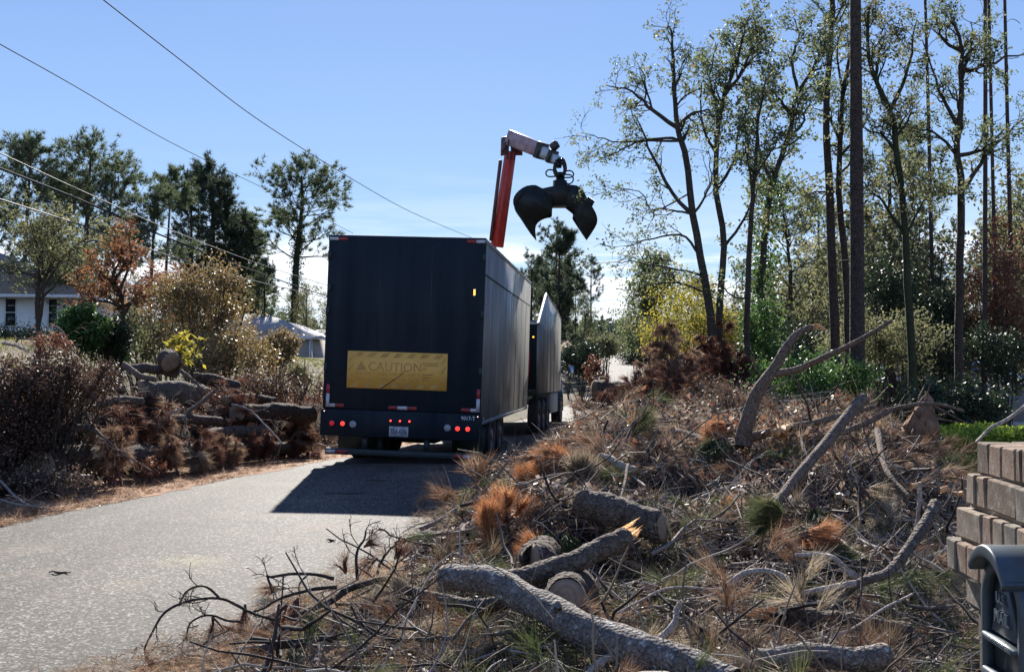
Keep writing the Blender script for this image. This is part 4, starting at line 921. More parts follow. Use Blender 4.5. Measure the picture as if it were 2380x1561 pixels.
def bush(seed, c, r, n, lsize, leafm, name, label, cat='shrub', stems=14, cl=60, group=None, lw=.6, barkm='bark_oak', cr=.22, droop=.2, base=None):
    """c centre, r radii; clumped leaf volume with upright stems"""
    rng = np.random.default_rng(seed); c = np.array(c, float); r = np.array(r, float); b0_ = np.array([c[0], c[1], float(gz(c[0], c[1])) if base is None else base])
    root = empty(name, b0_, label=label, cat=cat, group=group)
    d = nrm(rng.normal(size=(cl, 3))); q = rng.random((cl, 1)) ** .45; K = c - b0_ + d * q * r; K[:, 2] = np.maximum(K[:, 2], .15)
    w = rng.random(cl) + .4; w /= w.sum(); k = rng.choice(cl, n, p=w); C = K[k] + rng.normal(size=(n, 3)) * r.mean() * cr * rng.uniform(.5, 1.2, (cl, 1))[k]
    C[:, 2] = np.maximum(C[:, 2], .02)
    fo = MB(); leaves(fo, rng, C, lsize, lsize * lw, rng.random(cl)[k] * .5 + rng.random(n) * .5, droop=droop)
    st = MB(); P = []
    for i in range(stems):
        e_ = K[rng.integers(cl)]; s_ = np.array([rng.normal() * r[0] * .12, rng.normal() * r[1] * .12, -.1])
        P.append(resample(np.array([s_, s_ * .6 + e_ * .4 + rng.normal(size=3) * .1, e_]), 8))
    P = np.array(P); tubes(st, P, np.linspace(.035, .01, 8)[None] * np.ones((stems, 1)) * min(1, r.mean()), 5)
    P2, R2 = spawn(rng, P, np.full((stems, 8), .012), 5, .3, 1, r.mean() * .45, rad(40), 5, .05, .2, .6, .4); tubes(st, P2, R2, 3)
    build(st, 'stems', M[barkm], root)['kind'] = 'stuff'; build(fo, 'foliage', M[leafm], root)
    return root
Y = 26.
bush(60, at(468, 725, Y), (1.22, 1.0, 1.35), 13500, .075, 'tan', 'tan_shrub', 'large tan shrub with pale glinting leaves in the middle of the left side', stems=40, cl=150, cr=.13)
bush(61, at(395, 690, 28), (.7, .6, .8), 3200, .08, 'orange', 'brown_shrub', 'brownish orange shrub top peeping over the large tan shrub', cl=50)
bush(62, at(188, 770, 27), (.62, .6, .6), 7000, .10, 'green', 'evergreen_shrub', 'bright green glossy shrub at the right end of the white house', cl=60, cr=.17)
bush(63, at(262, 800, 28), (.55, .6, .75), 6000, .08, 'darkgreen', 'evergreen_shrub', 'near-black evergreen shrub under the rusty tree', cl=50)
bush(64, at(650, 815, 40), (.85, .8, .75), 5000, .10, 'tan', 'small_tree', 'low orange-yellow tree in front of the brick bungalow', cl=70, cr=.16)
bush(65, at(695, 873, 42), (.55, .5, .42), 5000, .06, 'olive', 'round_shrub', 'rounded grey-green shrub at the bungalow corner beside the trailer', cl=40)
bush(66, at(530, 830, 24), (1.2, .8, .55), 6000, .075, 'tan', 'low_shrub', 'low mixed shrub with pale leaves below the large tan shrub', cl=70)
bush(67, at(45, 782, 52), (2.6, .8, .35), 3000, .12, 'darkgreen', 'foundation_shrub', 'dark clipped shrubs along the foot of the white house', cl=60, base=2.7)
bush(68, at(330, 780, 32), (1.3, .9, .9), 5000, .10, 'olive', 'olive_shrub', 'dull olive shrub between the rusty tree and the large tan shrub', cl=60)
bush(69, at(120, 660, 60), (3.2, 2, 2.0), 8000, .2, 'olive', 'hedgerow_tree', 'dull green bushy growth rising behind the white house roof', cl=80, cr=.16)
bush(70, at(425, 812, 19), (.38, .25, .2), 160, .17, 'yellow', 'leafy_sprout', 'yellow-green large-leaved sprout on top of the left pile', cl=20, stems=6, lw=.35)
# centre distance
cp = pine(80, gpt(1298, 75), at(1300, 548, 75)[2] - gpt(1298, 75)[2], .20, .14, 1.75, 40, 8, 6, 10, .34, .042, label='pine with a narrow upright crown right of the truck, beyond the bend', leafm='pine2')
bush(81, at(1352, 832, 52), (.95, 1.2, .72), 9000, .11, 'darkgreen', 'roadside_brush', 'dark brush heap left of the road beyond the truck', cl=80)
bush(82, at(1322, 812, 55), (.35, .4, .3), 2200, .12, 'white_plume', 'pampas_grass', 'pale plumed grass clump beside the truck mirror', cl=30, lw=.25)
bush(83, at(1400, 806, 70), (1.3, 1.2, .6), 6000, .13, 'olive', 'roadside_shrub', 'low shrub at the left kerb where the road crests', cl=50)
bush(84, at(1475, 826, 100), (1.5, 2, .8), 5000, .16, 'darkgreen', 'roadside_brush', 'small dark heap at the right kerb near the road crest', cl=50)
# right understory
bush(90, at(1600, 745, 27), (1.3, .9, 1.1), 6500, .075, 'yellow', 'yellow_sapling', 'yellow-leaved sapling behind the brown pine heap', cl=70, cr=.16)
bush(91, at(1520, 690, 33), (1.1, .9, 1.5), 7000, .10, 'oak', 'leafy_sapling', 'olive-green saplings between the road and the broken oak', cl=110, cr=.14)
bush(92, at(1770, 810, 24), (.42, .5, 1.2), 4500, .08, 'green', 'ivy_shrub', 'green ivy-covered shrub at the foot of the leaning oak', cl=50)
bush(93, at(1870, 900, 20), (1.3, .9, .55), 9000, .07, 'green', 'glossy_shrub', 'glossy green shrub behind the big forked limb', cl=90, cr=.15)
bush(94, at(2215, 945, 17.5), (.85, .8, .48), 9000, .065, 'darkgreen', 'dark_shrub', 'dark glossy shrub behind the upright root stump', cl=70, cr=.16)
bush(95, at(1650, 790, 28), (.9, .9, .8), 5500, .08, 'olive', 'scrub', 'dull scrub behind the brown pine heap on the right side', cl=60)
bush(96, at(2050, 800, 32), (2.0, 1.2, 1.0), 7000, .10, 'olive', 'scrub', 'thin scrub in front of the blue-tarped houses', cl=90, cr=.14)
bush(97, at(2330, 700, 34), (1.2, 1.2, 2.6), 9000, .10, 'leaf_brown', 'dead_leaved_tree', 'dark red-brown leaved tree at the right edge above the garage', cl=80, cr=.15)
bush(98, at(1500, 770, 45), (1.0, 1.0, 1.1), 4500, .12, 'oak', 'roadside_sapling', 'green sapling at the right roadside where the wires sag', cl=60)
# clipped hedge
rng = np.random.default_rng(99); fo = MB(); n = 26000
u_ = rng.random(n); X = 5.2 + u_ * 3.6 + rng.normal(size=n) * .03; Yv = 12.9 + rng.random(n) * 1.6 + .25 * (X - 5.2); side_ = rng.random(n) < .45
Zt = .76 + .06 * wnoise(X, Yv, 3, 4)
Zv = np.where(side_, rng.random(n) * Zt, Zt - np.abs(rng.normal(size=n)) * .05); Yv = np.where(side_, 12.9 + .25 * (X - 5.2) + rng.normal(size=n) * .06, Yv)
leaves(fo, rng, np.stack([X, Yv, Zv], -1) - [7, 13.6, 0], .045, .03)
hd = empty('clipped_hedge', (7, 13.6, 0), label='bright yellow-green clipped hedge behind the brick pillar', cat='hedge')
build(fo, 'foliage', M['hedge'], hd); b = MB(); P = np.array([[[x, 13.6 + rng.normal() * .3 + .25 * (x - 5.2), -.1], [x + rng.normal() * .1, 13.6 + .25 * (x - 5.2), .35], [x + rng.normal() * .2, 13.6 + .25 * (x - 5.2) + rng.normal() * .3, .7]] for x in np.linspace(5.3, 8.7, 40)]) - [7, 13.6, 0]
tubes(b, P, np.full((40, 3), .014), 4); build(b, 'stems', M['bark_dark'], hd)
# --- background trees: prototypes, then copies
protos = []
hide = (-60, 150, 3)
def bpt(X, Y): return (X, Y, float(gz(X, Y)))
pr = [pine(100, bpt(-38, 92), 15, .24, .35, 3.2, 30, 7, 5, 9, .42, .06, label='tall pine at the back of the left tree line, above the bungalow', leafm='pine'),
      pine(101, bpt(-31, 104), 17, .24, .5, 3.0, 26, 7, 5, 9, .42, .06, label='open-crowned tall pine at the back of the left tree line', leafm='pine2'),
      pine(102, bpt(-45, 84), 12, .22, .2, 3.0, 34, 7, 5, 9, .42, .06, label='tall pine at the back of the left tree line', leafm='pine', shape='cone')]
def bg_broad(seed, loc, leafm, label, H=9):
    loc = np.array(loc); rng = np.random.default_rng(seed)
    tr = [loc, loc + [.1, 0, H * .3], loc + [-.1, .1, H * .6], loc + [.2, 0, H]]
    return broadleaf(seed, loc, tr, .18, .03, [], leafm=leafm, nleaf=9, lsize=.22, m2=5, m3=5, top=3.0, label=label, auto=13, fol=.85, name='broadleaf_tree', u0=.2)
br = [bg_broad(110, bpt(-52, 96), 'olive', 'bushy olive broadleaf in the back row of the left tree line'), bg_broad(111, bpt(-27, 112), 'oak', 'bushy olive broadleaf in the back row of the left tree line'), bg_broad(112, bpt(22, 62), 'olive', 'dull broadleaf in the wood behind the tarped houses')]
for o in pr: o['group'] = 'back row of the left tree line'
for o in br[:2]: o['group'] = 'back row of the left tree line'
br[2]['group'] = 'wood behind the tarped houses'
rng = np.random.default_rng(5)
def place_label(lab, x, y, y0, y1, k, n):
    # where each stands as seen in the view: column of the picture, and near or far row
    u = 1190 + 2510 * x / y
    cols = ['at the left edge', 'left of the rusty tree', 'over the tan shrub', 'over the bungalow', 'hidden behind the trailer', 'right of the truck', 'behind the saplings', 'behind the broken oak', 'near the straight bare trunk', 'behind the leaning oak', 'behind the forked oak', 'at the right edge']
    edges = [60, 260, 520, 740, 1130, 1400, 1560, 1760, 2040, 2180, 2330]
    row = ['nearer', 'middle', 'farther'][min(2, int(3 * (y - y0) / (y1 - y0 + 1e-6)))]
    return row + ' ' + lab.split(',')[0].replace('distant ', '').replace('dull ', '') + ', ' + cols[int(np.searchsorted(edges, u))]
def scatter(n, x0, x1, y0, y1, protos_, label, group, smin=.7, smax=1.15, minr=3.2, avoid=None):
    got = []
    for _ in range(n * 30):
        if len(got) >= n: break
        y = rng.uniform(y0, y1); k = (y - y0) / (y1 - y0 + 1e-6); xa, xb = x0 if np.isscalar(x0) else x0[0] + (x0[1] - x0[0]) * k, x1 if np.isscalar(x1) else x1[0] + (x1[1] - x1[0]) * k
        x = rng.uniform(xa, xb)
        if abs(x - float(xc(y))) < float(hw(y)) + 2.5: continue
        if avoid and any(a0 < x < a1 and c0 < y < c1 for a0, a1, c0, c1 in avoid): continue
        if any((x - a) ** 2 + (y - b) ** 2 < minr ** 2 for a, b in got): continue
        got.append((x, y))
        q_ = protos_[rng.integers(len(protos_))]; kd = 'pine' if q_.name.startswith('pine') else 'broadleaf'
        copy_tree(q_, bpt(x, y), rng.uniform(0, 6.28), rng.uniform(smin, smax), place_label(label.replace('tree', kd, 1).replace('broadleaf', kd, 1), x, y, y0, y1, len(got), n), group + (', pines' if kd == 'pine' else ', broadleaves'))
scatter(16, (-34, -60), (-12, -14), 100, 150, pr + br, 'distant tree in the back row of the left tree line', 'back row of the left tree line', .6, 1.0)
scatter(9, -60, -28, 74, 96, pr + br, 'tree beyond the white house, behind the nearer pines', 'trees beyond the white house', .55, .95)
scatter(26, (-4, -10), (34, 60), 150, 230, pr + br, 'distant tree in the wood past the crest of the road', 'wood past the crest of the road', .6, 1.0, 5)
scatter(8, (1, 3), (6, 9), 78, 135, pr + br, 'tree lining the left of the road before its crest', 'trees lining the far road', .45, .75, 3.5)
scatter(12, (13, 19), (24, 44), 64, 130, pr[:1] + br, 'tree right of the road, behind the saplings and the broken oak', 'trees right of the far road', .6, .95, 3.2, [(14, 26, 50, 66)])
scatter(18, (20, 24), (36, 66), 70, 120, br + br + pr, 'tree in the wood behind the tarped houses', 'wood behind the tarped houses', .7, 1.15, 3.0)
scatter(13, (10, 13), (19, 32), 36, 58, br, 'dull broadleaf standing among the trunks of the right-hand wood', 'broadleaf trees among the right-hand trunks', .7, 1.2, 2.3)
scatter(9, (15.5, 19), (24, 36), 44, 60, pr, 'dark pine in the right-hand wood', 'dark pines in the right-hand wood', .62, .85, 3.0, [(16, 26, 42, 60)])
scatter(8, (24, 27), (34, 40), 40, 58, pr, 'dark pine in the right-hand wood', 'dark pines in the right-hand wood', .62, .85, 3.0)
bush(121, at(1850, 830, 36), (1.3, 1, 1.3), 7000, .09, 'darkgreen', 'evergreen_thicket', 'dark evergreen thicket left of the thick dark pine trunk', cl=90, cr=.15)
bush(122, at(2080, 700, 37), (1.5, 1, 1.5), 7000, .10, 'darkgreen', 'evergreen_thicket', 'dark evergreen thicket between the straight bare trunk and the leaning oak', cl=90, cr=.15)
bush(123, at(2190, 760, 35), (.9, 1, 1.6), 6000, .09, 'darkgreen', 'evergreen_thicket', 'dark evergreen thicket left of the forked oak', cl=80, cr=.15)
bush(124, at(2310, 820, 31), (.9, .8, .9), 5000, .08, 'darkgreen', 'evergreen_thicket', 'dark evergreen thicket right of the forked oak', cl=80, cr=.15)
bush(125, at(1700, 850, 30), (.7, .8, .7), 4500, .08, 'darkgreen', 'evergreen_thicket', 'dark evergreen thicket behind the dark red-brown pine top', cl=70, cr=.15)
# far-off wood, one mass
rng = np.random.default_rng(6); fo = MB(); n = 60000
X = rng.uniform(-260, 300, n); Yv = 250 + rng.random(n) * 60; top_ = 9 + 4 * wnoise(X, Yv * 0, 8, .12, 5); Zv = gz(X, Yv) + rng.random(n) ** .8 * top_
leaves(fo, rng, np.stack([X, Yv, Zv], -1), 1.5, 1.1); tag(build(fo, 'far_wood', M['pine2']), 'far-off dark wood closing the horizon beyond the road', 'wood', kind='stuff')

# ------------------------------------------------------------------ houses
def brickmat(name, c1, c2, mortar, sc=4):
    m, nt, p, o = newmat(name); v = coords(nt, 'Object', rot=(math.pi / 2, 0, 0)); b = nt.nodes.new('ShaderNodeTexBrick'); b.inputs['Scale'].default_value = sc
    b.inputs['Color1'].default_value = c4(c1); b.inputs['Color2'].default_value = c4(c2); b.inputs['Mortar'].default_value = c4(mortar); b.inputs['Mortar Size'].default_value = .015
    nt.links.new(v, b.inputs['Vector']); nt.links.new(b.outputs[0], p.inputs['Base Color']); p.inputs['Roughness'].default_value = .9; return m
M['wall_white'] = noisy('white_painted_brick', [(.35, (.76, .76, .76)), (.65, (.84, .84, .83))], 3, .8, .2, .01, 20)
M['wall_grey'] = brickmat('grey_brick', (.30, .26, .23), (.36, .32, .28), (.42, .4, .37)); M['wall_red'] = brickmat('red_brick', (.14, .07, .06), (.18, .09, .075), (.25, .22, .2))
M['shingle_grey'] = noisy('grey_shingle', [(.3, (.26, .25, .24)), (.7, (.38, .36, .35))], 9, .9, .3, .02, 30)
M['shingle_brown'] = noisy('brown_shingle', [(.3, (.20, .165, .14)), (.7, (.30, .26, .22))], 9, .95, .3, .02, 30, spec=.1)
M['trim'] = plain('white_trim', (.68, .68, .66), .5); M['tarp_blue'] = noisy('blue_tarp', [(.3, (.10, .20, .52)), (.55, (.22, .36, .68)), (.75, (.62, .68, .8))], 2.2, .45, .3, .03)
M['tarp_white'] = noisy('white_tarp', [(.35, (.45, .5, .65)), (.6, (.75, .77, .8))], 2.5, .5, .3, .03)
M['shutter'] = plain('dark_shutter', (.05, .07, .09), .5); M['siding'] = noisy('beige_siding', [(.3, (.36, .33, .31)), (.7, (.44, .41, .38))], 3, .7, .2)
M['glass'] = glass
def house(name, label, x0, x1, y0, y1, zb, ze, zr_, wallm, roofm, rx0, rx1, over=.45, rz=0, gable=False):
    """hip roof house; ridge from rx0 to rx1 at mid depth"""
    cx_, cy_ = (x0 + x1) / 2, (y0 + y1) / 2
    root = empty(name, (cx_, cy_, zb), (0, 0, rz), label, 'house')
    X0, X1, Y0, Y1 = x0 - cx_, x1 - cx_, y0 - cy_, y1 - cy_; E = ze - zb; Rz = zr_ - zb; a_, b_ = rx0 - cx_, rx1 - cx_
    boxo('wall', M[wallm], X0, X1, Y0, Y1, -1.2, E - .02, root)
    o_ = over; V = [[X0-o_, Y0-o_, E], [X1+o_, Y0-o_, E], [X1+o_, Y1+o_, E], [X0-o_, Y1+o_, E], [a_, 0, Rz], [b_, 0, Rz]]
    mb = MB(); mb.add(V, [[0, 1, 5, 4], [2, 3, 4, 5], [3, 2, 1, 0]]); b0_ = 0
    mb.F[3].append(np.array([[1, 2, 5], [3, 0, 4]])); mb.M[3].append(np.zeros(2)); build(mb, 'roof', M[roofm], root)
    mb = MB(); t = .16
    box(mb, X0-o_, X1+o_, Y0-o_-.03, Y0-o_, E-t, E+.02); box(mb, X1+o_, X1+o_+.03, Y0-o_, Y1+o_, E-t, E+.02); box(mb, X0-o_-.03, X0-o_, Y0-o_, Y1+o_, E-t, E+.02)
    build(mb, 'fascia', M['trim'], root); return root
def window(root, x, z, w, h, yf, frame=.05, shutters=False, panes=2):
    f = MB()
    box(f, x - w/2 - frame, x + w/2 + frame, yf - .05, yf + .002, z - frame, z - .002); box(f, x - w/2 - frame, x + w/2 + frame, yf - .05, yf + .002, z + h + .002, z + h + frame)
    box(f, x - w/2 - frame, x - w/2, yf - .05, yf + .002, z, z + h); box(f, x + w/2, x + w/2 + frame, yf - .05, yf + .002, z, z + h)
    box(f, x - w/2 + .001, x + w/2 - .001, yf - .045, yf, z + h/2 - .02, z + h/2 + .02)
    wo = build(f, 'window', M['trim'], root)
    boxo('pane', M['glass'], x - w/2 + .002, x + w/2 - .002, yf - .02, yf - .01, z + .001, z + h/2 - .021, wo); boxo('pane', M['glass'], x - w/2 + .002, x + w/2 - .002, yf - .02, yf - .01, z + h/2 + .021, z + h - .001, wo)
    if shutters:
        for s in (-1, 1): boxo('shutter', M['shutter'], x + s * (w/2 + frame + .2) - .16, x + s * (w/2 + frame + .2) + .16, yf - .06, yf - .001, z, z + h, wo)
h1 = house('white_house', 'white painted house with a dark brown hip roof at the left edge', -42, -24.3, 57, 68, 3.0, 5.25, 8.3, 'wall_white', 'shingle_brown', -36, -30.5, .8, rz=rad(9))
window(h1, (-25.55) + 33.15, .62, .42, 1.42, -5.5); window(h1, (-27.7) + 33.15, .62, .5, 1.42, -5.5)
boxo('vent', M['shutter'], 7.3, 7.6, -5.52, -5.50, .12, .22, h1)
boxo('downspout', M['trim'], 8.70, 8.80, -5.6, -5.51, -.5, 2.1, h1); boxo('window_shade', M['tarp_white'], -.2, .9, -5.54, -5.50, .6, 2.0, h1)
h2 = house('brick_bungalow', 'low grey brick bungalow with a pale roof just left of the trailer', -27.5, -17.4, 95, 104, 1.3, 3.85, 6.15, 'wall_grey', 'shingle_grey', -24.6, -22.6, .45)
boxo('wing_wall', M['wall_grey'], 1.4, 5.0, -6.2, -4.5, -1.2, 2.53, h2)
mb = MB(); mb.add([[1.0, -6.6, 2.55], [5.4, -6.6, 2.55], [5.4, -1, 2.9], [3.0, -2.2, 3.9], [3.0, -6.2, 3.85], [1.0, -1, 2.9]], [[0, 4, 3, 5], [1, 2, 3, 4]]); mb.F[3].append(np.array([[0, 1, 4]])); mb.M[3].append(np.zeros(1)); build(mb, 'wing_roof', M['shingle_grey'], h2)
boxo('gable_board', M['trim'], 1.1, 5.3, -6.64, -6.61, 2.35, 2.6, h2)
window(h2, 3.7, .35, .32, 1.9, -6.2); window(h2, 1.0, .9, .5, 1.2, -4.5); boxo('downspout', M['trim'], 1.9, 2.02, -6.35, -6.22, -.3, 2.5, h2); boxo('corner_board', M['trim'], 4.9, 5.03, -6.24, -6.205, -.3, 2.3, h2)
h3 = house('grey_outbuilding', 'flat-looking grey roofed building behind the bungalow', -22, -15.5, 112, 120, 1.3, 3.6, 5.2, 'wall_red', 'shingle_grey', -21, -16, .4)
# right-hand houses lie lower down the slope
h4 = house('red_brick_house', 'dark red brick house with a grey roof seen between the trunks', 17.6, 23.0, 50, 58, -2.0, .95, 2.1, 'wall_red', 'shingle_brown', 18.8, 21.5, .4)
window(h4, -1.6, 1.2, .8, 1.1, -4, shutters=True); boxo('gutter', M['trim'], -3.1, 3.1, -4.55, -4.44, 2.80, 2.93, h4)
h5 = house('tarped_house', 'low house half covered by a blue storm tarp', 19.0, 24.5, 44, 52, -2.0, .0, 1.6, 'siding', 'shingle_brown', 20.4, 23.0, .5)
h6 = house('garage', 'beige garage with a grey roof behind the hedge at the right', 17.0, 22.4, 38, 46, -2.3, -.45, 1.15, 'siding', 'shingle_grey', 18.4, 19.2, .5)
boxo('garage_door', M['trim'], .1, 1.9, -4.03, -4.001, -1.0, 1.5, h6); boxo('roof_patch', plain('new_shingle', (.55, .52, .5), .8), .9, 1.4, -2.0, -1.0, 2.55, 2.62, h6)
h7 = house('far_house', 'far house under a light blue tarp between the trunks', 24.5, 32.5, 98, 106, -.5, 2.2, 4.3, 'siding', 'shingle_grey', 26, 31, .5)
def tarp(name, label, c00, c10, c01, c11, m, seed, n=26, amp=.09):
    s, t = np.meshgrid(np.linspace(0, 1, n), np.linspace(0, 1, n)); c00, c10, c01, c11 = map(np.array, (c00, c10, c01, c11))
    P = ((1-s)*(1-t))[..., None]*c00 + (s*(1-t))[..., None]*c10 + ((1-s)*t)[..., None]*c01 + (s*t)[..., None]*c11
    P[..., 2] += .10 + amp * wnoise(s * 9, t * 9, seed, 1.0) ; P[..., 0] += amp * wnoise(t * 12, s * 3, seed + 1, 1.0)
    i = np.arange(n-1)[:, None]*n; j = np.arange(n-1)[None]; F = np.stack([i+j, i+j+1, i+n+j+1, i+n+j], -1).reshape(-1, 4)
    o = build(MB().add(P.reshape(-1, 3) - c00, F), name, M[m], None, True, loc=tuple(c00)); md = o.modifiers.new('thick', 'SOLIDIFY'); md.thickness = .015; tag(o, label, 'tarp')
tarp('roof_tarp', 'blue and white tarp draped over the low house roof', (19.0, 43.4, .05), (23.2, 43.4, .05), (20.2, 48, 1.6), (22.8, 48, 1.6), 'tarp_blue', 1)
tarp('roof_tarp', 'white tarp along the ridge of the red brick house', (17.3, 51.5, 1.15), (22.6, 53.2, 1.9), (18.8, 54, 2.12), (21.6, 54.1, 2.12), 'tarp_white', 3, amp=.05)
tarp('roof_tarp', 'pale blue tarp on the far roof left of the straight trunk', (24.5, 97.4, 2.3), (32.3, 97.4, 2.3), (26, 102, 4.35), (31, 102, 4.35), 'tarp_blue', 5, amp=.12)
tarp('ground_tarp', 'crumpled white tarp hanging low behind the root stump', (14.6, 40, -1.2), (17.6, 40, -.9), (16.6, 43, .35), (17.9, 43, .5), 'tarp_white', 7)

# ------------------------------------------------------------------ poles and wires
def pole(u, Yp, zt, label):
    b_ = gpt(u, Yp); root = empty('utility_pole', b_, label=label, cat='pole')
    b = MB(); tubes(b, [[[0, 0, -.5], [0, 0, zt - b_[2]]]], [[.16, .12]], 10, cap=True); build(b, 'post', M['bark_pine'], root)
    boxo('crossarm', M['bark_pine'], -1.1, 1.1, -.16, -.06, zt - b_[2] - .55, zt - b_[2] - .43, root)
    for x in (-1., 0, 1.): 
        bb = MB(); tubes(bb, [[[x, -.11, zt - b_[2] - .43], [x, -.11, zt - b_[2] - .28]]], [[.05, .04]], 8, cap=True); build(bb, 'insulator', M['steel'], root)
    return b_
pole(1112, 66, 9.2, 'wooden utility pole hidden behind the trailer, right one'); pole(820, 64, 8.6, 'wooden utility pole hidden behind the trailer, left one')
M['wire'] = plain('wire', (.035, .04, .05), .9, spec=.05); M['wire_pale'] = plain('wire_aluminium', (.09, .095, .105), .7, spec=.2)
def wire(pts, r, m, label):
    P = np.array([at(*p) for p in pts]); P = resample(P, 60); d = P[0] - P[1]; P = np.vstack([P[0] + d * 14, P])
    o = build(tubes(MB(), P - P[-1], np.full(len(P), r), 6), 'power_line', M[m], None, True, loc=tuple(P[-1])); tag(o, label, 'cable', 'wires crossing the sky on the left')
wire([(240, 0, 22), (420, 140, 26), (600, 278, 32), (800, 405, 41), (950, 490, 51), (1085, 548, 63), (1112, 558, 66)], .013, 'wire', 'highest thin wire, falling from the top edge to the trailer roof')
wire([(0, 103, 24), (180, 204, 28), (380, 322, 35), (560, 412, 45), (665, 462, 52), (820, 542, 64)], .012, 'wire', 'second wire, falling from the left edge to the lone pine crown')
wire([(0, 356, 22), (200, 448, 28), (400, 536, 36), (600, 612, 49), (745, 658, 60), (820, 680, 64)], .014, 'wire_pale', 'pale thin wire just above the thick bundled cable')
wire([(0, 391, 22), (200, 470, 28), (400, 557, 36), (600, 633, 49), (745, 683, 60), (820, 700, 64)], .026, 'wire', 'thickest bundled cable crossing the left trees')
wire([(0, 463, 22), (200, 527, 28), (400, 596, 36), (600, 655, 49), (745, 688, 60), (820, 712, 64)], .018, 'wire_pale', 'lowest wire across the left trees')
wire([(1330, 792, 60), (1400, 798, 68), (1450, 790, 76), (1490, 775, 85)], .02, 'wire', 'sagging wire low over the far road')
wire([(1330, 780, 62), (1400, 792, 70), (1450, 782, 78), (1490, 765, 88)], .02, 'wire', 'upper of the two sagging wires over the far road')

# ------------------------------------------------------------------ brick pillar and mailbox
PH = rad(-3.2)
pil = empty('brick_pillar', (1.2284 * math.cos(PH) + math.sin(-PH) * 3.0, 0, 0), (0, 0, PH), 'weathered brick mailbox pillar with a corbelled top at the right edge', 'pillar')
# local frame: -x face looks at the road, +y is away from the camera; far face at y = FY
FX = 0.0; org = np.array([1.2284 * math.cos(PH), -1.2284 * math.sin(PH) * 0]);
ux = np.array([math.cos(PH), math.sin(PH)]); uy = np.array([-math.sin(PH), math.cos(PH)])
o2 = ux * 1.2284 + uy * 3.375     # far road-side corner of the shaft
pil.location = (o2[0], o2[1], 0)
M['brick_mat'] = []
def brick_material(name, base):
    m, nt, p, o = newmat(name); v = coords(nt)
    a = ramp(nt, noise(nt, v, 14, 7, .7), [(.3, tuple(x * .55 for x in base)), (.55, base), (.75, tuple(min(1, x * 1.5 + .05) for x in base))]).outputs[0]
    f = ramp(nt, noise(nt, v, 26, 8, .8), [(.52, (0, 0, 0)), (.66, (.8, .8, .8))]).outputs[0]
    nt.links.new(mixc(nt, f, a, (.30, .28, .235)), p.inputs['Base Color']); p.inputs['Roughness'].default_value = .92; p.inputs['Specular IOR Level'].default_value = .25
    nt.links.new(bump(nt, noise(nt, v, 70, 6, .75), .8, .004), p.inputs['Normal']); return m
bmats = [brick_material('brick_clay', (.25, .19, .135)), brick_material('brick_clay_grey', (.215, .18, .14)), brick_material('brick_clay_dark', (.165, .115, .08)), brick_material('brick_clay_rose', (.26, .175, .12))]
M['mortar'] = noisy('mortar', [(.3, (.14, .125, .10)), (.7, (.30, .27, .22))], 20, .95, .8, .006, 60)
rng = np.random.default_rng(12); cache = {}
def brick(x0, x1, y0, y1, z0, z1):
    k = rng.integers(4); j = rng.uniform(-.0025, .0025, 3); key = (round(x1 - x0, 3), round(y1 - y0, 3), round(z1 - z0, 3), int(k), int(rng.integers(3)))
    if key not in cache:
        hx, hy, hz = (x1 - x0) / 2, (y1 - y0) / 2, (z1 - z0) / 2; c = .006; V = []; 
        b = bpy.data.meshes.new('brick')
        import bmesh
        bm = bmesh.new(); bmesh.ops.create_cube(bm, size=1)
        for v_ in bm.verts: v_.co = Vector((v_.co.x * 2 * hx + rng.normal() * .0012, v_.co.y * 2 * hy + rng.normal() * .0012, v_.co.z * 2 * hz + rng.normal() * .0012))
        bmesh.ops.bevel(bm, geom=bm.edges[:], offset=.0045, segments=1, affect='EDGES'); bm.to_mesh(b); bm.free(); b.materials.append(bmats[k]); cache[key] = b
    o = link('brick', cache[key], None, pil, ((x0 + x1) / 2 + j[0], (y0 + y1) / 2 + j[1], (z0 + z1) / 2 + j[2]), (rng.normal() * .008, rng.normal() * .008, rng.normal() * .008))
CH = .1005; TOP = 1.362; LEN = .62; WID = .55; D = .095
steps = [0.0, .022, .044, .066, .026, .0, .0, .0, .0, .0, .0, .0, .0]
pat = [[.085, .088, .092, .03, .09, .092, .09], [.066, .066, .205, .066, .205], [.19, .066, .07, .075, .2], [.066, .075, .09, .2, .09, .1], [.12, .2, .2, .1], [.2, .2, .2], [.1, .2, .2, .1]]
for r in range(13):
    s = steps[r]; z1 = TOP - r * CH; z0 = z1 - CH + .009; xa, ya = -s, s; yb = -LEN - s; xb = WID + s
    y = ya; i = 0; pp = pat[r] if r < 7 else pat[5 + r % 2]
    while y > yb + .03:
        w_ = pp[i % len(pp)]; i += 1; w_ = min(w_, y - yb); 
        if w_ > .02: brick(xa, xa + D, y - w_, y, z0, z1)
        y -= w_ + .011
    for yy0, yy1 in ((ya - D, ya), (yb, yb + D)):
        x = xa + D + .011; i = 0
        while x < xb - .03:
            w_ = min((.2, .09)[(r + i) % 2], xb - x)
            if w_ > .02: brick(x, x + w_, yy0, yy1, z0, z1)
            x += w_ + .011; i += 1
    if r == 0 or r == 3:
        x = xa + D + .011
        while x < xb - .04:
            brick(x, min(x + .2, xb), yb + D + .011, yb + D + .2, z0, z1); brick(x, min(x + .2, xb), ya - D - .2, ya - D - .011, z0, z1); x += .211
    boxo('mortar_bed', M['mortar'], xa + .008, xb - .008, yb + .008, ya - .008, z0 - .0085, z1 - .006, pil)
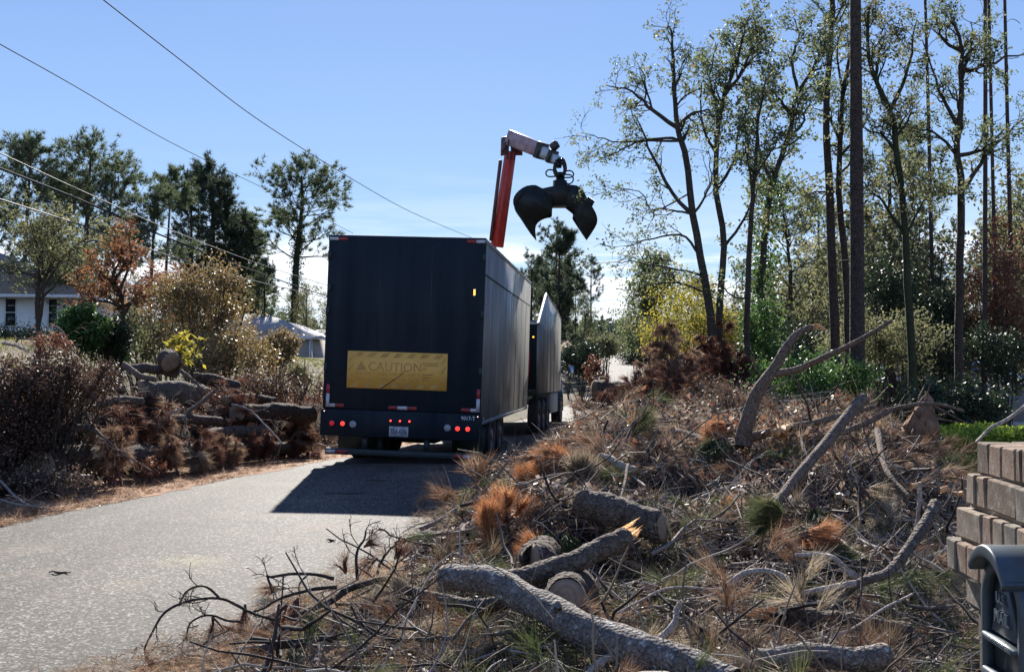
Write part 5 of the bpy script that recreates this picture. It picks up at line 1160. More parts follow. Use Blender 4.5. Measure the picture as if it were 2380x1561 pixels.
# mailbox, local to the same frame; arch outline in (y, z)
mbx = empty('mailbox', (o2[0], o2[1], 0), (0, 0, PH), 'dark grey plastic mailbox front set in the brick pillar', 'mailbox')
M['plastic'] = noisy('grey_plastic', [(.3, (.045, .062, .072)), (.7, (.062, .082, .095))], 30, .38, .25, .001, 400)
M['plastic_dark'] = noisy('dark_plastic', [(.3, (.022, .034, .042)), (.7, (.03, .045, .055))], 30, .45, .2, .001, 400)
YF, YN = -.335, -.335 - .27; YC = (YF + YN) / 2; HW_ = .135; ZS = .965
def arch(hw_, zt, zb, n=16):
    rr = hw_; pts = [(YC + hw_, zb)] + [(YC + rr * math.cos(t), ZS + (zt - ZS) * math.sin(t)) for t in np.linspace(0, math.pi, n)] + [(YC - hw_, zb)]
    return pts
def arch_ring(mb, o_, i_, xf0, xf1):
    n = len(o_); V = []
    for x in (xf0, xf1):
        for P in (o_, i_): V += [[x, p[0], p[1]] for p in P]
    F = []
    for k in range(n - 1):
        for a_, c_ in ((0, n), (n, 3 * n), (3 * n, 2 * n), (2 * n, 0)): F.append([a_ + k, a_ + k + 1, c_ + k + 1, c_ + k])
    mb.add(V, F)
b = MB(); prism(b, arch(HW_ * .93, 1.075, .70), 0, -.09, .06); build(b, 'body', M['plastic_dark'], mbx)
b = MB(); arch_ring(b, arch(HW_, 1.095, .70), arch(HW_ * .80, 1.055, .70), -.115, -.088); bevel(build(b, 'door_frame', M['plastic'], mbx), .004)
def visor(hw_, zt, n=18): return [(YC + hw_ * math.cos(t), ZS + (zt - ZS) * math.sin(t)) for t in np.linspace(rad(38), rad(150), n)]
b = MB(); arch_ring(b, visor(HW_ * 1.08, 1.125), visor(HW_ * 1.0, 1.09), -.155, .0)
for k_ in (0, -1): prism(b, [visor(HW_ * 1.08, 1.125)[k_], visor(HW_ * 1.0, 1.09)[k_], visor(HW_ * 1.0, 1.09)[k_ + 1 if k_ == 0 else -2], visor(HW_ * 1.08, 1.125)[k_ + 1 if k_ == 0 else -2]], 0, -.1551, -.001)
bevel(build(b, 'hood', M['plastic'], mbx, False), .01, 3)
b = MB(); tri = [(YC + .085, .80), (YC + .028, 1.03), (YC - .028, 1.03), (YC - .085, .80)]
tri = [(YC + .088, .885), (YC + .012, 1.05), (YC - .012, 1.05), (YC - .088, .885)]; prism(b, tri, 0, -.104, -.0895); bevel(build(b, 'door_panel', M['plastic'], mbx), .003)  # triangle of light on the door, modelled as a paler raised plate
b = MB(); box(b, -.124, -.0895, YC - HW_ * .80, YC + HW_ * .80, .862, .878); bevel(build(b, 'ledge', M['plastic'], mbx), .004)
b = MB(); box(b, -.124, -.0895, YC - HW_ * .80, YC + HW_ * .80, .765, .785); bevel(build(b, 'ledge', M['plastic'], mbx), .004)
M['letter_grey'] = plain('raised_letter', (.10, .125, .14), .28)
def mtext(s, size, w, yc, z):
    me = text_mesh(s, size, .0035, w, .0012); o = link('lettering', me, M['letter_grey'], mbx, (-.108, yc + w / 2, z), (0, 0, -math.pi / 2)); return o
mtext('U.S.', .036, .062, YC + .004, .972); mtext('MAIL', .042, .098, YC, .920); 
me = text_mesh('APPROVED BY THE POSTMASTER GENERAL', .012, .001, .19, .0004); link('lettering', me, M['letter_grey'], mbx, (-.1255, YC + .095, .865), (0, 0, -math.pi / 2))

# distinguishing labels and slightly leaner prototypes
# ------------------------------------------------------------------ storm debris
def log(name, label, pts, r0, r1, m, cat='log', cap0=True, cap1=True, S=18, K=30, seed=0, rough=.045, jag1=False, jag0=False, group=None, stubs=0, twigs=0, tl=.6):
    rng = np.random.default_rng(seed + 500); P = resample(np.array(pts, float), K); o = P[0].copy(); P = P - o
    kq = np.linspace(0, 6, K); P[1:-1] += (r0 + r1) * .12 * np.stack([wnoise(kq, kq * 0 + i_, seed + 7 + i_, 1.4, 3) for i_ in range(3)], -1)[1:-1]
    R = np.linspace(r0, r1, K)[:, None] * np.ones((1, S)); kk = np.arange(K)[:, None]; ss = np.arange(S)[None]
    R = R * (1 + rough * wnoise(kk * .9, ss * 2 * math.pi / S * 2, seed, .8, 2) + rough * .8 * rng.normal(size=(K, S)))
    root = empty(name, tuple(o), label=label, cat=cat, group=group)
    b = MB(); tubes(b, P[None], R[None], S)
    if stubs:
        A, Rr = spawn(rng, P[None], np.linspace(r0, r1, K)[None], stubs, .1, .95, r0 * 2.2, rad(60), 4, .02, .2, .35, .7); tubes(b, A, Rr, 6, cap=True)
    build(b, 'bark', M[m], root, True)
    if twigs:
        b = MB(); A, Rr = spawn(rng, P[None], np.linspace(r0, r1, K)[None], twigs, .3, 1, tl, rad(50), 7, .0, .25, .35, .25); Rr = np.maximum(Rr, .003); tubes(b, A, Rr, 5)
        A2, R2 = spawn(rng, A, Rr, 4, .3, 1, tl * .45, rad(45), 5, -.02, .3, .6, .4); tubes(b, A2, np.maximum(R2, .002), 3); build(b, 'twigs', M[m], root)
    for (end, do, jag) in ((0, cap0, jag0), (1, cap1, jag1)):
        if not do: continue
        i = 0 if end == 0 else K - 1; d = P[0] - P[1] if end == 0 else P[-1] - P[-2]; d = d / np.linalg.norm(d); r = (r0 if end == 0 else r1)
        cb = MB()
        q = Vector(d).to_track_quat('X', 'Z')
        if jag:   # torn splinters
            n = 46; an = rng.uniform(0, 2 * math.pi, n); rr = r * np.sqrt(rng.random(n)) * .8
            side = np.cos(an); L = r * (1.2 + 2.6 * (side > 0) * rng.random(n) + .9 * rng.random(n))
            for k in range(n):
                y_, z_ = rr[k] * math.cos(an[k]), rr[k] * math.sin(an[k]); w_ = r * rng.uniform(.10, .22)
                cb.add([[-r * .9, y_ - w_, z_ - w_], [-r * .9, y_ + w_, z_ - w_], [-r * .9, y_, z_ + w_], [L[k], y_ * .9, z_ * .9], [L[k] * .8, y_ * .9 + w_ * .3, z_ * .9]], [[0, 1, 4], [1, 2, 4], [2, 0, 3], [0, 4, 3], [2, 3, 4]])
            o2_ = build(cb, 'splintered_end', M['wood_torn'], root)
        else:
            prof = [(-.02, r * .985), (r * .02, r * .95), (r * .035, r * .5), (r * .03, .0005)]; lathe(cb, prof, 20); o2_ = build(cb, 'cut_face', M['cut'], root, True)
        o2_.location = tuple(P[i]); o2_.rotation_mode = 'QUATERNION'; o2_.rotation_quaternion = q
    return root
def hp(pts, lift=0.0, back=0.0):
    """view points resting on the debris surface"""
    out = []
    for p in pts:
        h = hit(p[0], p[1]); t = h[1] * (1 - (p[2] if len(p) > 2 else 0)) + back; out.append(at(p[0], p[1], t) + np.array([0, 0, lift]))
    return out
CAM = np.array([0, 0, 1.6])
def rest(P, k=.955):
    """slide a traced shape towards the viewer along its own rays until it lies on the debris instead of inside it"""
    global LASTF
    P = np.array(P, float); f = 1.0
    for p in P:
        d = (p - CAM) / p[1]; t = np.arange(2.4, p[1], .03); s_ = topz(d[0] * t, t); z = 1.6 + d[2] * t; b_ = np.nonzero(z < s_ + .02)[0]
        if len(b_): f = min(f, t[b_[0]] / p[1])
    if f < 1: f *= k
    LASTF = f
    return [CAM + (p - CAM) * f for p in P]
def ap(pts): return rest([at(*p) for p in pts])
LASTF = 1.0
px = lambda r, Y: r * Y / 2510. * LASTF
# right-hand foreground
log('lichen_log', 'large lichen-patched trunk lying diagonally across the right foreground', ap([(1035, 1340, 6.6), (1140, 1352, 6.4), (1250, 1405, 6.1), (1400, 1478, 5.7), (1560, 1548, 5.4), (1700, 1600, 5.2)]), px(30, 6.5), px(50, 5.2), 'log_lichen', cap1=False, seed=1, stubs=5, rough=.06)
log('lichen_limb', 'curved limb forking left from the lichen-patched trunk', ap([(1190, 1392, 6.2), (1120, 1405, 6.2), (1040, 1398, 6.3), (960, 1372, 6.4), (905, 1345, 6.5)]), px(20, 6.2), px(9, 6.5), 'log_grey', cap0=False, seed=2, rough=.04)
log('snapped_log', 'dark snapped log with a bright orange splintered right end', ap([(1165, 1356, 5.75), (1230, 1337, 5.8), (1310, 1314, 5.9), (1395, 1277, 6.05), (1450, 1250, 6.15)]), px(24, 5.8), px(26, 6.1), 'log_grey', seed=3, jag1=True)
log('log_section', 'round sawn log end facing the camera beneath the snapped log', ap([(1315, 1387, 6.5), (1335, 1376, 7.6)]), px(45, 6.5), .13, 'log_dark', seed=4, cap1=False)
log('log_section', 'half-hidden sawn log end behind the dark snapped log', ap([(1243, 1302, 7.3), (1262, 1290, 8.2)]), px(40, 7.3), .12, 'log_dark', seed=5, cap1=False)
log('mossy_log', 'greyish log section under drooping green pine needles', ap([(1352, 1165, 8.7), (1430, 1190, 8.6), (1540, 1225, 8.5)]), px(34, 8.7), px(38, 8.5), 'log_grey', seed=6)
log('log_section', 'small cut branch stub at the asphalt edge in the right pile', ap([(1028, 1286, 8.7), (1075, 1302, 8.6)]), px(11, 8.7), px(12, 8.6), 'log_dark', seed=7)
log('split_board', 'pale split slab of wood pointing down right in the middle of the right pile', ap([(1395, 1058, 11.0), (1475, 1098, 10.8)]), px(9, 11), px(13, 11), 'branch_pale', seed=8, S=6, cat='wood')
log('forked_limb', 'tall forked tan limb rising out of the right pile to a snapped tip', ap([(1725, 1035, 10.8), (1742, 965, 10.8), (1765, 905, 10.8), (1793, 865, 10.8), (1820, 818, 10.8), (1850, 782, 10.8), (1888, 760, 10.8)]), px(19, 10.8), px(7, 10.8), 'branch_tan', seed=9, cap0=False, jag1=True, cat='branch')
log('forked_limb', 'long tan side limb forking right from the tall limb towards the straight trunk', ap([(1793, 868, 10.8), (1850, 860, 10.75), (1920, 828, 10.6), (1990, 795, 10.5), (2072, 745, 10.4)]), px(9.5, 10.8), px(4.5, 10.4), 'branch_tan', seed=10, cap0=False, cat='branch')
log('forked_limb', 'short bent tip hanging from the snapped end of the tall limb', ap([(1888, 761, 10.8), (1905, 757, 10.75), (1918, 768, 10.7)]), px(6, 10.8), px(3, 10.8), 'wood_torn', seed=11, cat='branch', cap0=False, cap1=False)
log('leaning_limb', 'dark straight limb leaning up right across the middle of the right pile', ap([(1790, 1198, 8.5), (1850, 1110, 8.9), (1915, 1035, 9.3), (1985, 950, 9.7), (2010, 925, 9.8)]), px(10, 8.5), px(15, 9.7), 'branch_tan', seed=12, cat='branch')
log('leaning_limb', 'thin pale root tip trailing below the dark leaning limb', ap([(1792, 1196, 8.5), (1770, 1222, 8.35), (1755, 1240, 8.3)]), px(7, 8.5), px(2, 8.3), 'branch_pale', seed=13, cat='branch', cap0=False)
log('long_limb', 'long limb lying nearly level behind the leaning limb', ap([(1690, 1040, 9.8), (1760, 1012, 9.8), (1850, 990, 9.9), (1940, 970, 10), (2035, 944, 10.1)]), px(13, 9.8), px(5, 10), 'branch_tan', seed=14, cat='branch', cap0=False)
log('cut_limb', 'thick cut limb with its sawn end showing, left of the forked limb', ap([(1562, 1003, 10.4), (1610, 1022, 10.2), (1660, 1038, 10.0), (1705, 1036, 9.9)]), px(14, 10.4), px(19, 10), 'branch_tan', seed=15, cat='branch')
log('curving_limb', 'thick grey limb curving up right beside the mailbox', ap([(1930, 1425, 5.9), (1965, 1380, 6.0), (2010, 1350, 6.1), (2060, 1330, 6.3), (2110, 1275, 6.5), (2150, 1215, 6.7), (2175, 1170, 6.9)]), px(8, 6), px(14, 6.9), 'log_grey', seed=16, cat='branch', stubs=3)
log('pale_fork', 'pale bent side branch joining the thick curving grey limb', ap([(2000, 1350, 6.1), (1968, 1325, 6.15), (1935, 1295, 6.2), (1905, 1290, 6.3), (1848, 1290, 6.3)]), px(8, 6), px(5, 6), 'branch_pale', seed=17, cat='branch', cap0=False)
log('pale_fork', 'straight pale branch running left from the foot of the curving grey limb', ap([(1990, 1356, 6.1), (1900, 1370, 6.1), (1840, 1388, 6.1), (1780, 1415, 6.0)]), px(9, 6), px(3, 6), 'branch_pale', seed=18, cat='branch', cap0=False)
log('upright_stick', 'pale split stick standing upright near the brick pillar', ap([(2122, 1255, 6.6), (2135, 1200, 6.6), (2138, 1120, 6.6)]), px(4, 6.6), px(5, 6.6), 'branch_pale', seed=19, cat='branch')
log('arched_branch', 'pale arched branch in the lower right pile bending down at its right end', ap([(1690, 1360, 6.3), (1735, 1330, 6.3), (1785, 1328, 6.3), (1832, 1348, 6.2), (1838, 1380, 6.15), (1822, 1410, 6.1)]), px(8, 6.3), px(5, 6), 'branch_pale', seed=20, cat='branch')
log('torn_log', 'log with orange torn bark lying level in the lower right', ap([(1800, 1432, 5.9), (1900, 1440, 5.85), (2000, 1452, 5.8), (2110, 1475, 5.75)]), px(26, 5.9), px(30, 5.8), 'log_dark', seed=21, jag0=True)
log('torn_log', 'grey log with white peeling bark at the bottom right edge of the view', ap([(1755, 1532, 5.25), (1850, 1528, 5.25), (1980, 1525, 5.2), (2060, 1520, 5.2)]), px(26, 5.2), px(28, 5.2), 'log_lichen', seed=22)
log('bare_branch', 'pale smooth branch curving up from the bottom edge, with a knobbly tip', ap([(1362, 1575, 4.9), (1400, 1535, 4.95), (1445, 1522, 5.0), (1500, 1508, 5.05), (1545, 1475, 5.1), (1570, 1440, 5.15), (1572, 1415, 5.2), (1586, 1396, 5.2)]), px(12, 4.9), px(5, 5.2), 'branch_pale', seed=23, cat='branch', cap0=False)
log('whip_branch', 'long thin whip arching right over the lichen-patched trunk', ap([(1040, 1525, 5.1), (1180, 1500, 5.15), (1290, 1470, 5.2), (1400, 1440, 5.3), (1480, 1400, 5.4), (1560, 1366, 5.5), (1700, 1372, 5.5)]), px(3.2, 5.2), px(3, 5.5), 'branch_pale', seed=24, cat='branch', S=8)
log('whip_branch', 'long thin whip along the bottom edge left of the pale smooth branch', ap([(1030, 1560, 4.9), (1110, 1530, 5.0), (1200, 1505, 5.05), (1330, 1500, 5.0)]), px(3.5, 5), px(2.5, 5), 'branch_pale', seed=25, cat='branch', S=8)
log('whip_branch', 'thin crossing twig left of the curving grey limb', ap([(1700, 1540, 5.2), (1820, 1500, 5.4), (1960, 1470, 5.6), (2060, 1410, 5.8), (2120, 1380, 6)]), px(3.2, 5.4), px(3, 6), 'branch_pale', seed=26, cat='branch', S=8)
log('sweeping_branch', 'slim branch sweeping from the hedge up past the top of the pillar', ap([(2268, 1028, 5.5), (2285, 1010, 5.6), (2310, 990, 5.6), (2345, 972, 5.6), (2400, 930, 5.6)]), px(3, 5.5), px(5, 5.6), 'branch_pale', seed=27, cat='branch', S=8)
log('sweeping_branch', 'crooked dark branch reaching over the upright root stump', ap([(1960, 1005, 9.6), (2030, 975, 9.6), (2080, 950, 9.6), (2150, 938, 9.5), (2200, 942, 9.5), (2240, 955, 9.5)]), px(7, 9.6), px(3, 9.5), 'branch_tan', seed=28, cat='branch')
for i, (pts, r) in enumerate([([(1560, 1195, 8), (1640, 1150, 8.6), (1720, 1120, 9)], 4), ([(1500, 1130, 9.8), (1440, 1080, 10.5), (1400, 1030, 11)], 3.5), ([(1480, 1010, 11), (1530, 1060, 11), (1590, 1110, 10)], 4), ([(1860, 1010, 9.7), (1880, 1100, 8.8), (1870, 1190, 8.2)], 5), ([(2040, 1000, 9), (2060, 1090, 8.2), (2110, 1150, 7.8)], 8), ([(1460, 1080, 9.9), (1445, 1150, 9.2), (1420, 1220, 8.6)], 4)]):
    log('loose_branch', ['pale branch over the needles left of the leaning limb', 'thin branch pointing up left near the split slab', 'crooked thin branch left of the thick cut limb', 'dark branch dropping from the forked limb', 'heavy dark branch sloping under the leaning limb', 'thin branch hanging in front of the split slab'][i], ap(pts), px(r, pts[0][2]), px(r * .5, pts[-1][2]), ('branch_pale', 'branch_tan')[i > 2], seed=40 + i, cat='branch', twigs=6, tl=.5)
log('big_log', 'black wet-looking log end poking over the road at the far end of the right pile', ap([(1382, 910, 24), (1440, 915, 24.5), (1500, 920, 25)]), px(26, 24), px(22, 25), 'bark_dark', seed=50)
# left foreground pine top reaching over the asphalt (traced limbs at their own distances)
def zz(pts, Y0, Y1):
    global LASTF; LASTF = 1.0
    n = len(pts); return [at(279 + x * .336, 1115.7 + y * .336, Y0 + (Y1 - Y0) * k / (n - 1)) for k, (x, y) in enumerate(pts)]
fore = [([(1860, 670), (1600, 740), (1470, 830), (1300, 900), (1100, 970), (960, 1040), (900, 1060), (820, 1045), (740, 1020)], 6.5, 6.2, 8, 3.2, 'longest dark bare limb reaching left over the asphalt'),
    ([(1090, 972), (900, 910), (780, 850), (690, 815), (550, 820), (420, 850), (300, 920), (220, 1050), (165, 1170), (180, 1210)], 6.2, 6.0, 4, 2.2, 'arched twig drooping to the road at the far left of the fallen pine top'),
    ([(690, 815), (620, 750), (550, 730), (470, 760), (430, 810), (408, 870)], 6.1, 6.1, 3, 1.8, 'small upper arch above the long drooping twig'),
    ([(1500, 740), (1350, 750), (1180, 790), (1080, 830), (1000, 880), (920, 910)], 6.5, 6.3, 4.5, 2.4, 'middle dark twig level over the straw patch'),
    ([(1480, 680), (1390, 655), (1300, 645), (1180, 645), (1040, 670), (1015, 655), (1030, 700), (1055, 780)], 6.6, 6.6, 4.5, 2.2, 'upper dark twig with a hooked left tip'),
    ([(850, 980), (740, 970), (650, 935), (570, 935), (490, 980), (465, 1040), (463, 1110)], 6.1, 6.0, 3, 1.8, 'short drooping twig hung with red needles'),
    ([(1640, 690), (1635, 560), (1650, 470), (1690, 405), (1700, 345)], 6.6, 6.7, 4, 2, 'upright dark twig at the tip of the fallen pine top'),
    ([(1780, 650), (1800, 570), (1850, 500), (1900, 450), (1970, 420)], 6.6, 6.8, 3.5, 1.6, 'twig arching up right beside the upright dark twig'),
    ([(1870, 650), (1890, 600), (1950, 545), (2030, 475)], 6.6, 6.9, 3, 1.5, 'outermost twig arching right over the asphalt edge'),
    ([(1790, 340), (1830, 345), (1880, 385), (1975, 405)], 6.9, 7.1, 2.6, 1.5, 'small loose crooked twig above the fallen pine top'),
    ([(1310, 950), (1380, 1060), (1440, 1130), (1490, 1190)], 6.0, 5.8, 7, 8, 'short dark broken stick pointing down right in the straw'),
    ([(540, 1170), (620, 1100), (700, 1060), (790, 1010)], 5.9, 6.1, 2.2, 1.6, 'thin twig rising from the straw patch near the bottom left'),
    ([(1460, 840), (1400, 900), (1200, 960), (1320, 880), (1330, 930), (1180, 1000)], 6.2, 6.0, 3.2, 1.4, 'tangled twig under the longest limb'),
    ([(1130, 655), (1125, 760), (1115, 870), (1105, 980)], 6.5, 6.3, 2.2, 1.4, 'thin twig hanging straight down from the upper dark twig'),
    ([(1300, 650), (1240, 720), (1245, 800)], 6.6, 6.4, 2.2, 1.6, 'short bent twig hanging from the upper dark twig')]
for i, (pts, a, c, r0, r1, lab) in enumerate(fore):
    log('bare_twig', lab, zz(pts, a, c), px(r0, a), px(r1, c), 'bark_dark', cat='twig', cap0=False, cap1=False, S=7, K=24, seed=60 + i, rough=.12, group='limbs of the fallen pine top over the asphalt', twigs=0 if i > 8 else 5, tl=.16)
# needle boughs
def bough(seed, c, L, n_t, needles_per, nl, nw, m, name, label, dirv=(0, 0, 1), spreadv=.6, group=None, spread=.45, droop=0, stem='branch_red', per=14):
    rng = np.random.default_rng(seed); c = rest([c], .985)[0]; root = empty(name, tuple(c), label=label, cat='pine bough', group=group)
    d0 = np.array(dirv, float); d0 = d0 / np.linalg.norm(d0)
    K = 7; P = []; 
    for k in range(n_t):
        d = nrm(d0 + spreadv * rng.normal(size=3)); p = [np.zeros(3)]; 
        for j in range(K - 1):
            d = nrm(d + .12 * rng.normal(size=3) - np.array([0, 0, droop * .15])); p.append(p[-1] + d * L * rng.uniform(.8, 1.1) / (K - 1))
        P.append(p)
    P = np.array(P); b = MB(); tubes(b, P, np.linspace(.008, .003, K)[None] * np.ones((n_t, 1)), 5); build(b, 'twig', M[stem], root)
    C, D = along(rng, P, per, .35, 1.0); f = MB(); needles(f, rng, C, D, needles_per, nl, nw, spread, None, droop); build(f, 'needles', M[m], root)
    return root
M['needle_orange'] = leafmat('needle_orange', [(0, (.20, .075, .032)), (.5, (.38, .17, .08)), (1, (.54, .31, .17))], .3, .45)
bough(1, at(1285, 1135, 9.6), .30, 16, 16, .16, .0045, 'needle_orange', 'orange_bough', 'bright orange upright pine bough beside the trailer wheels', (-.12, 0, 1), .33)
bough(2, at(1255, 1130, 9.7), .20, 8, 16, .14, .0045, 'needle_orange', 'orange_bough', 'smaller orange bough leaning left of the bright upright one', (-.6, 0, .7), .3)
bough(3, at(1335, 1140, 9.5), .26, 10, 16, .15, .0045, 'needle_straw', 'orange_bough', 'olive-brown bough leaning right of the bright upright orange one', (.5, 0, .8), .3)
for i, (u, v, Y, d, m, lab, L, n) in enumerate([
    (1700, 985, 9.9, (-.9, 0, -.1), 'needle_orange', 'orange needle tassel pointing left at the foot of the forked limb', .22, 9),
    (1690, 1015, 9.7, (-.7, -.2, -.5), 'needle_green', 'pale green needle tassel below the orange one at the forked limb', .25, 9),
    (1440, 1130, 8.9, (0, -.2, -1), 'needle_green', 'drooping green needles over the greyish log section, left', .22, 9), (1510, 1150, 8.8, (.1, -.2, -1), 'needle_green', 'drooping green needles over the greyish log section, middle', .26, 12), (1560, 1170, 8.7, (.2, -.2, -1), 'needle_green', 'drooping green needles over the greyish log section, right', .24, 10),
    (1075, 1165, 10.5, (.6, -.2, -.3), 'needle_straw', 'tan needle tassel lying at the edge of the trailer shadow', .22, 8), (1275, 1290, 7.2, (-.8, 0, .1), 'needle_orange', 'orange needle brush behind the dark snapped log', .14, 8),
    (1880, 1160, 8.0, (.2, -.3, -.6), 'needle_green', 'green and straw needles in front of the leaning limb', .3, 10), (1990, 1130, 8.0, (.5, -.2, -.6), 'needle_straw', 'drooping straw needles right of the leaning limb', .3, 10),
    (1860, 1240, 7.0, (.5, 0, -.1), 'needle_orange', 'red-brown needle tassel left of the mailbox limbs', .2, 9), (1840, 1220, 7.2, (-.8, .1, .4), 'needle_green', 'fan of green needles pointing up left', .26, 8), (1915, 1240, 7.0, (.5, -.2, -.6), 'needle_green', 'drooping green needles beside the red-brown tassel', .24, 9),
    (1745, 1095, 9.0, (0, -.3, -.9), 'needle_straw', 'straw needles hanging below the forked limb', .25, 9), (1640, 1190, 8.2, (.7, -.1, .1), 'needle_orange', 'orange needle tassel right of the drooping green needles', .18, 8), (1180, 1215, 8.8, (-.3, -.2, .5), 'needle_orange', 'rusty needles on the left flank of the right pile', .24, 10),
    (1130, 1250, 8.4, (.2, -.2, .6), 'needle_orange', 'rusty needles low on the left flank near the cut stub', .2, 8), (1320, 1225, 8.3, (.1, -.3, -.6), 'needle_green', 'green needles in front of the greyish log section', .2, 8), (1075, 1235, 9.0, (.3, 0, .3), 'needle_green', 'green needle spray at the asphalt edge', .2, 7),
    (1475, 1020, 10.9, (.5, 0, .3), 'needle_straw', 'straw needles behind the thin branches in the middle of the right pile', .26, 8), (2000, 1230, 7.4, (.2, 0, -.3), 'needle_straw', 'straw needle mat left of the curving grey limb', .3, 9)]):
    bough(10 + i, at(u, v, Y), L, n, 13, .15, .0042 if m != 'needle_straw' else .004, m, 'needle_bough', lab, d, .3, droop=.2, group='needle boughs in the right pile', spread=.3)
for i, (x, y, Y, L) in enumerate([(640, 945, 6.1, .10), (865, 860, 6.3, .12), (1230, 815, 6.4, .10), (1160, 850, 6.3, .12), (1680, 860, 6.2, .16), (175, 1210, 6.0, .08), (1690, 460, 6.7, .07), (1780, 540, 6.7, .08), (1900, 540, 6.7, .08), (1480, 900, 6.1, .15), (1950, 990, 5.9, .20), (1850, 1060, 5.8, .22), (1560, 640, 6.7, .12), (1900, 720, 6.6, .14)]):
    d = [(.3, -.1, -1), (.1, 0, -1), (-.3, -.1, -1), (-.6, -.1, -.9), (.2, -.2, -1), (.8, -.2, -.5)][i] if i < 6 else (rng.normal() * .5, -.3, (.5, -.5)[i % 2])
    bough(40 + i, at(279 + x * .336, 1115.7 + y * .336, Y), L, 4, 7, .15, .003, 'needle_red', 'needle_bough', ['red needles hanging from the short drooping twig', 'red needles clasping the middle dark twig', 'brown needles hanging under the upper dark twig, right bunch', 'brown needles hanging under the upper dark twig, left bunch', 'red needle bunch below the base of the longest limb', 'small needle tuft touching the road at the far left tip', 'tuft at the top of the upright dark twig', 'tuft right of the upright dark twig', 'tuft under the twig arching up right', 'red needles tangled at the base of the longest limb', 'pinkish dry needle spray in the lower middle, upper bunch', 'pinkish dry needle spray in the lower middle, lower bunch', 'red needles at the asphalt edge below the upright twig', 'brown needles beside the lichen-patched trunk tip'][i], d, .25, droop=.15, group='dead needles on the fallen pine top', spread=.3, per=4)
# root stump
M['leaf_dark'] = leafmat('leaf_dark', [(0, (.02, .012, .009)), (.5, (.07, .04, .026)), (.85, (.16, .10, .07)), (1, (.36, .27, .2))], .2, .4, .8)
def stump():
    global LASTF; LASTF = 1.0
    rng = np.random.default_rng(9); c = at(2128, 1075, 10.2); root = empty('root_stump', tuple(c), label='upright torn brown root stump at the right end of the pile, before the hedge', cat='stump')
    K = 16; S = 22; k = np.linspace(0, 1, K); P = np.stack([.10 * k - .02 * np.sin(k * 5), 0 * k, k * px(185, 10.2) - .1], -1)
    rr = np.interp(k, [0, .2, .5, .75, .92, 1], [.20, .19, .165, .11, .06, .01])[:, None] * (1 + .22 * rng.normal(size=(K, S)) * .6 + .18 * wnoise(np.arange(K)[:, None] * .7, np.arange(S)[None] * .9, 3, 1, 2))
    b = MB(); tubes(b, P[None], rr[None], S); build(b, 'root_mass', noisy('root_soil', [(.3, (.10, .055, .03)), (.55, (.22, .13, .075)), (.75, (.33, .21, .13))], 9, .95, 1.0, .03, 24), root)
    A, R = spawn(rng, P[None], np.full((1, K), .04), 22, .05, .9, .35, rad(75), 6, .03, .35, .4, .3); b = MB(); tubes(b, A, np.maximum(R, .004), 5); build(b, 'roots', M['branch_tan'], root)
stump()
log('bark_slab', 'orange-brown slab of bark propped beside the forked limb', ap([(1800, 1003, 9.6), (1835, 1000, 9.5)]), px(16, 9.6), px(12, 9.6), 'wood_torn', seed=70, S=5, cat='wood', cap0=False, cap1=False, rough=.2)
for i, (u, v, Y) in enumerate([(2125, 1130, 7.2), (2195, 1138, 6.6), (2112, 1082, 8.0), (2230, 1148, 6.4)]):
    log('torn_chip', ['orange torn chip of wood left of the upright stick', 'orange torn chip of wood between the upright stick and the pillar', 'small orange chip under the root stump', 'small orange chip touching the pillar edge'][i], ap([(u - 9, v, Y), (u + 9, v - 3, Y)]), px(8, Y), px(5, Y), 'wood_torn', seed=72 + i, S=5, cat='wood', cap0=False, cap1=False, rough=.3, K=6)
# left pile logs
YL = 1.10
def zl(pts): return rest([at(x * .336, 743.8 + y * .336, Y * YL) for x, y, Y in pts])
log('thick_log', 'thickest grey-barked log, sawn left end, in the middle of the left pile', zl([(1000, 500, 15.6), (1190, 510, 15.8), (1385, 525, 16)]), px(33, 15.6), px(29, 16), 'log_grey', seed=80, rough=.03)
log('thick_log', 'rounded log resting on top of the thickest grey log', zl([(880, 338, 16.8), (1040, 340, 17), (1240, 372, 17.2)]), px(13, 16.8), px(13, 17), 'log_grey', seed=81)
log('thick_log', 'sawn log end facing the road at the top of the left pile', zl([(1180, 292, 16.6), (1190, 285, 18.0)]), px(27, 16.6), .16, 'log_dark', seed=82, cap1=False)
log('thick_log', 'long dark trunk along the foot of the left pile', zl([(270, 1010, 12.0), (560, 960, 12.7), (850, 950, 13.3), (1120, 930, 14)]), px(40, 12), px(27, 14), 'log_dark', seed=83)
log('thick_log', 'dark log nearest the trailer in the left pile', zl([(1640, 640, 17.5), (1880, 640, 18), (2150, 650, 18.6)]), px(24, 17.5), px(22, 18.6), 'log_dark', seed=84)
log('thick_log', 'log between the thickest grey log and the one nearest the trailer', zl([(1340, 400, 17.5), (1480, 420, 17.6), (1640, 470, 17.6)]), px(15, 17.5), px(16, 17.6), 'log_dark', seed=85)
log('leaning_stick', 'straight dark limb leaning against the thickest grey log', zl([(1280, 650, 15.2), (1390, 570, 15.4), (1495, 480, 15.6)]), px(6, 15), px(5, 15), 'branch_tan', seed=86, cat='branch')
log('leaning_stick', 'pale limb lying down left from the top of the left pile', zl([(860, 310, 15.8), (960, 380, 15.6), (1080, 410, 15.5)]), px(8, 15.6), px(7, 15.5), 'branch_tan', seed=87, cat='branch')
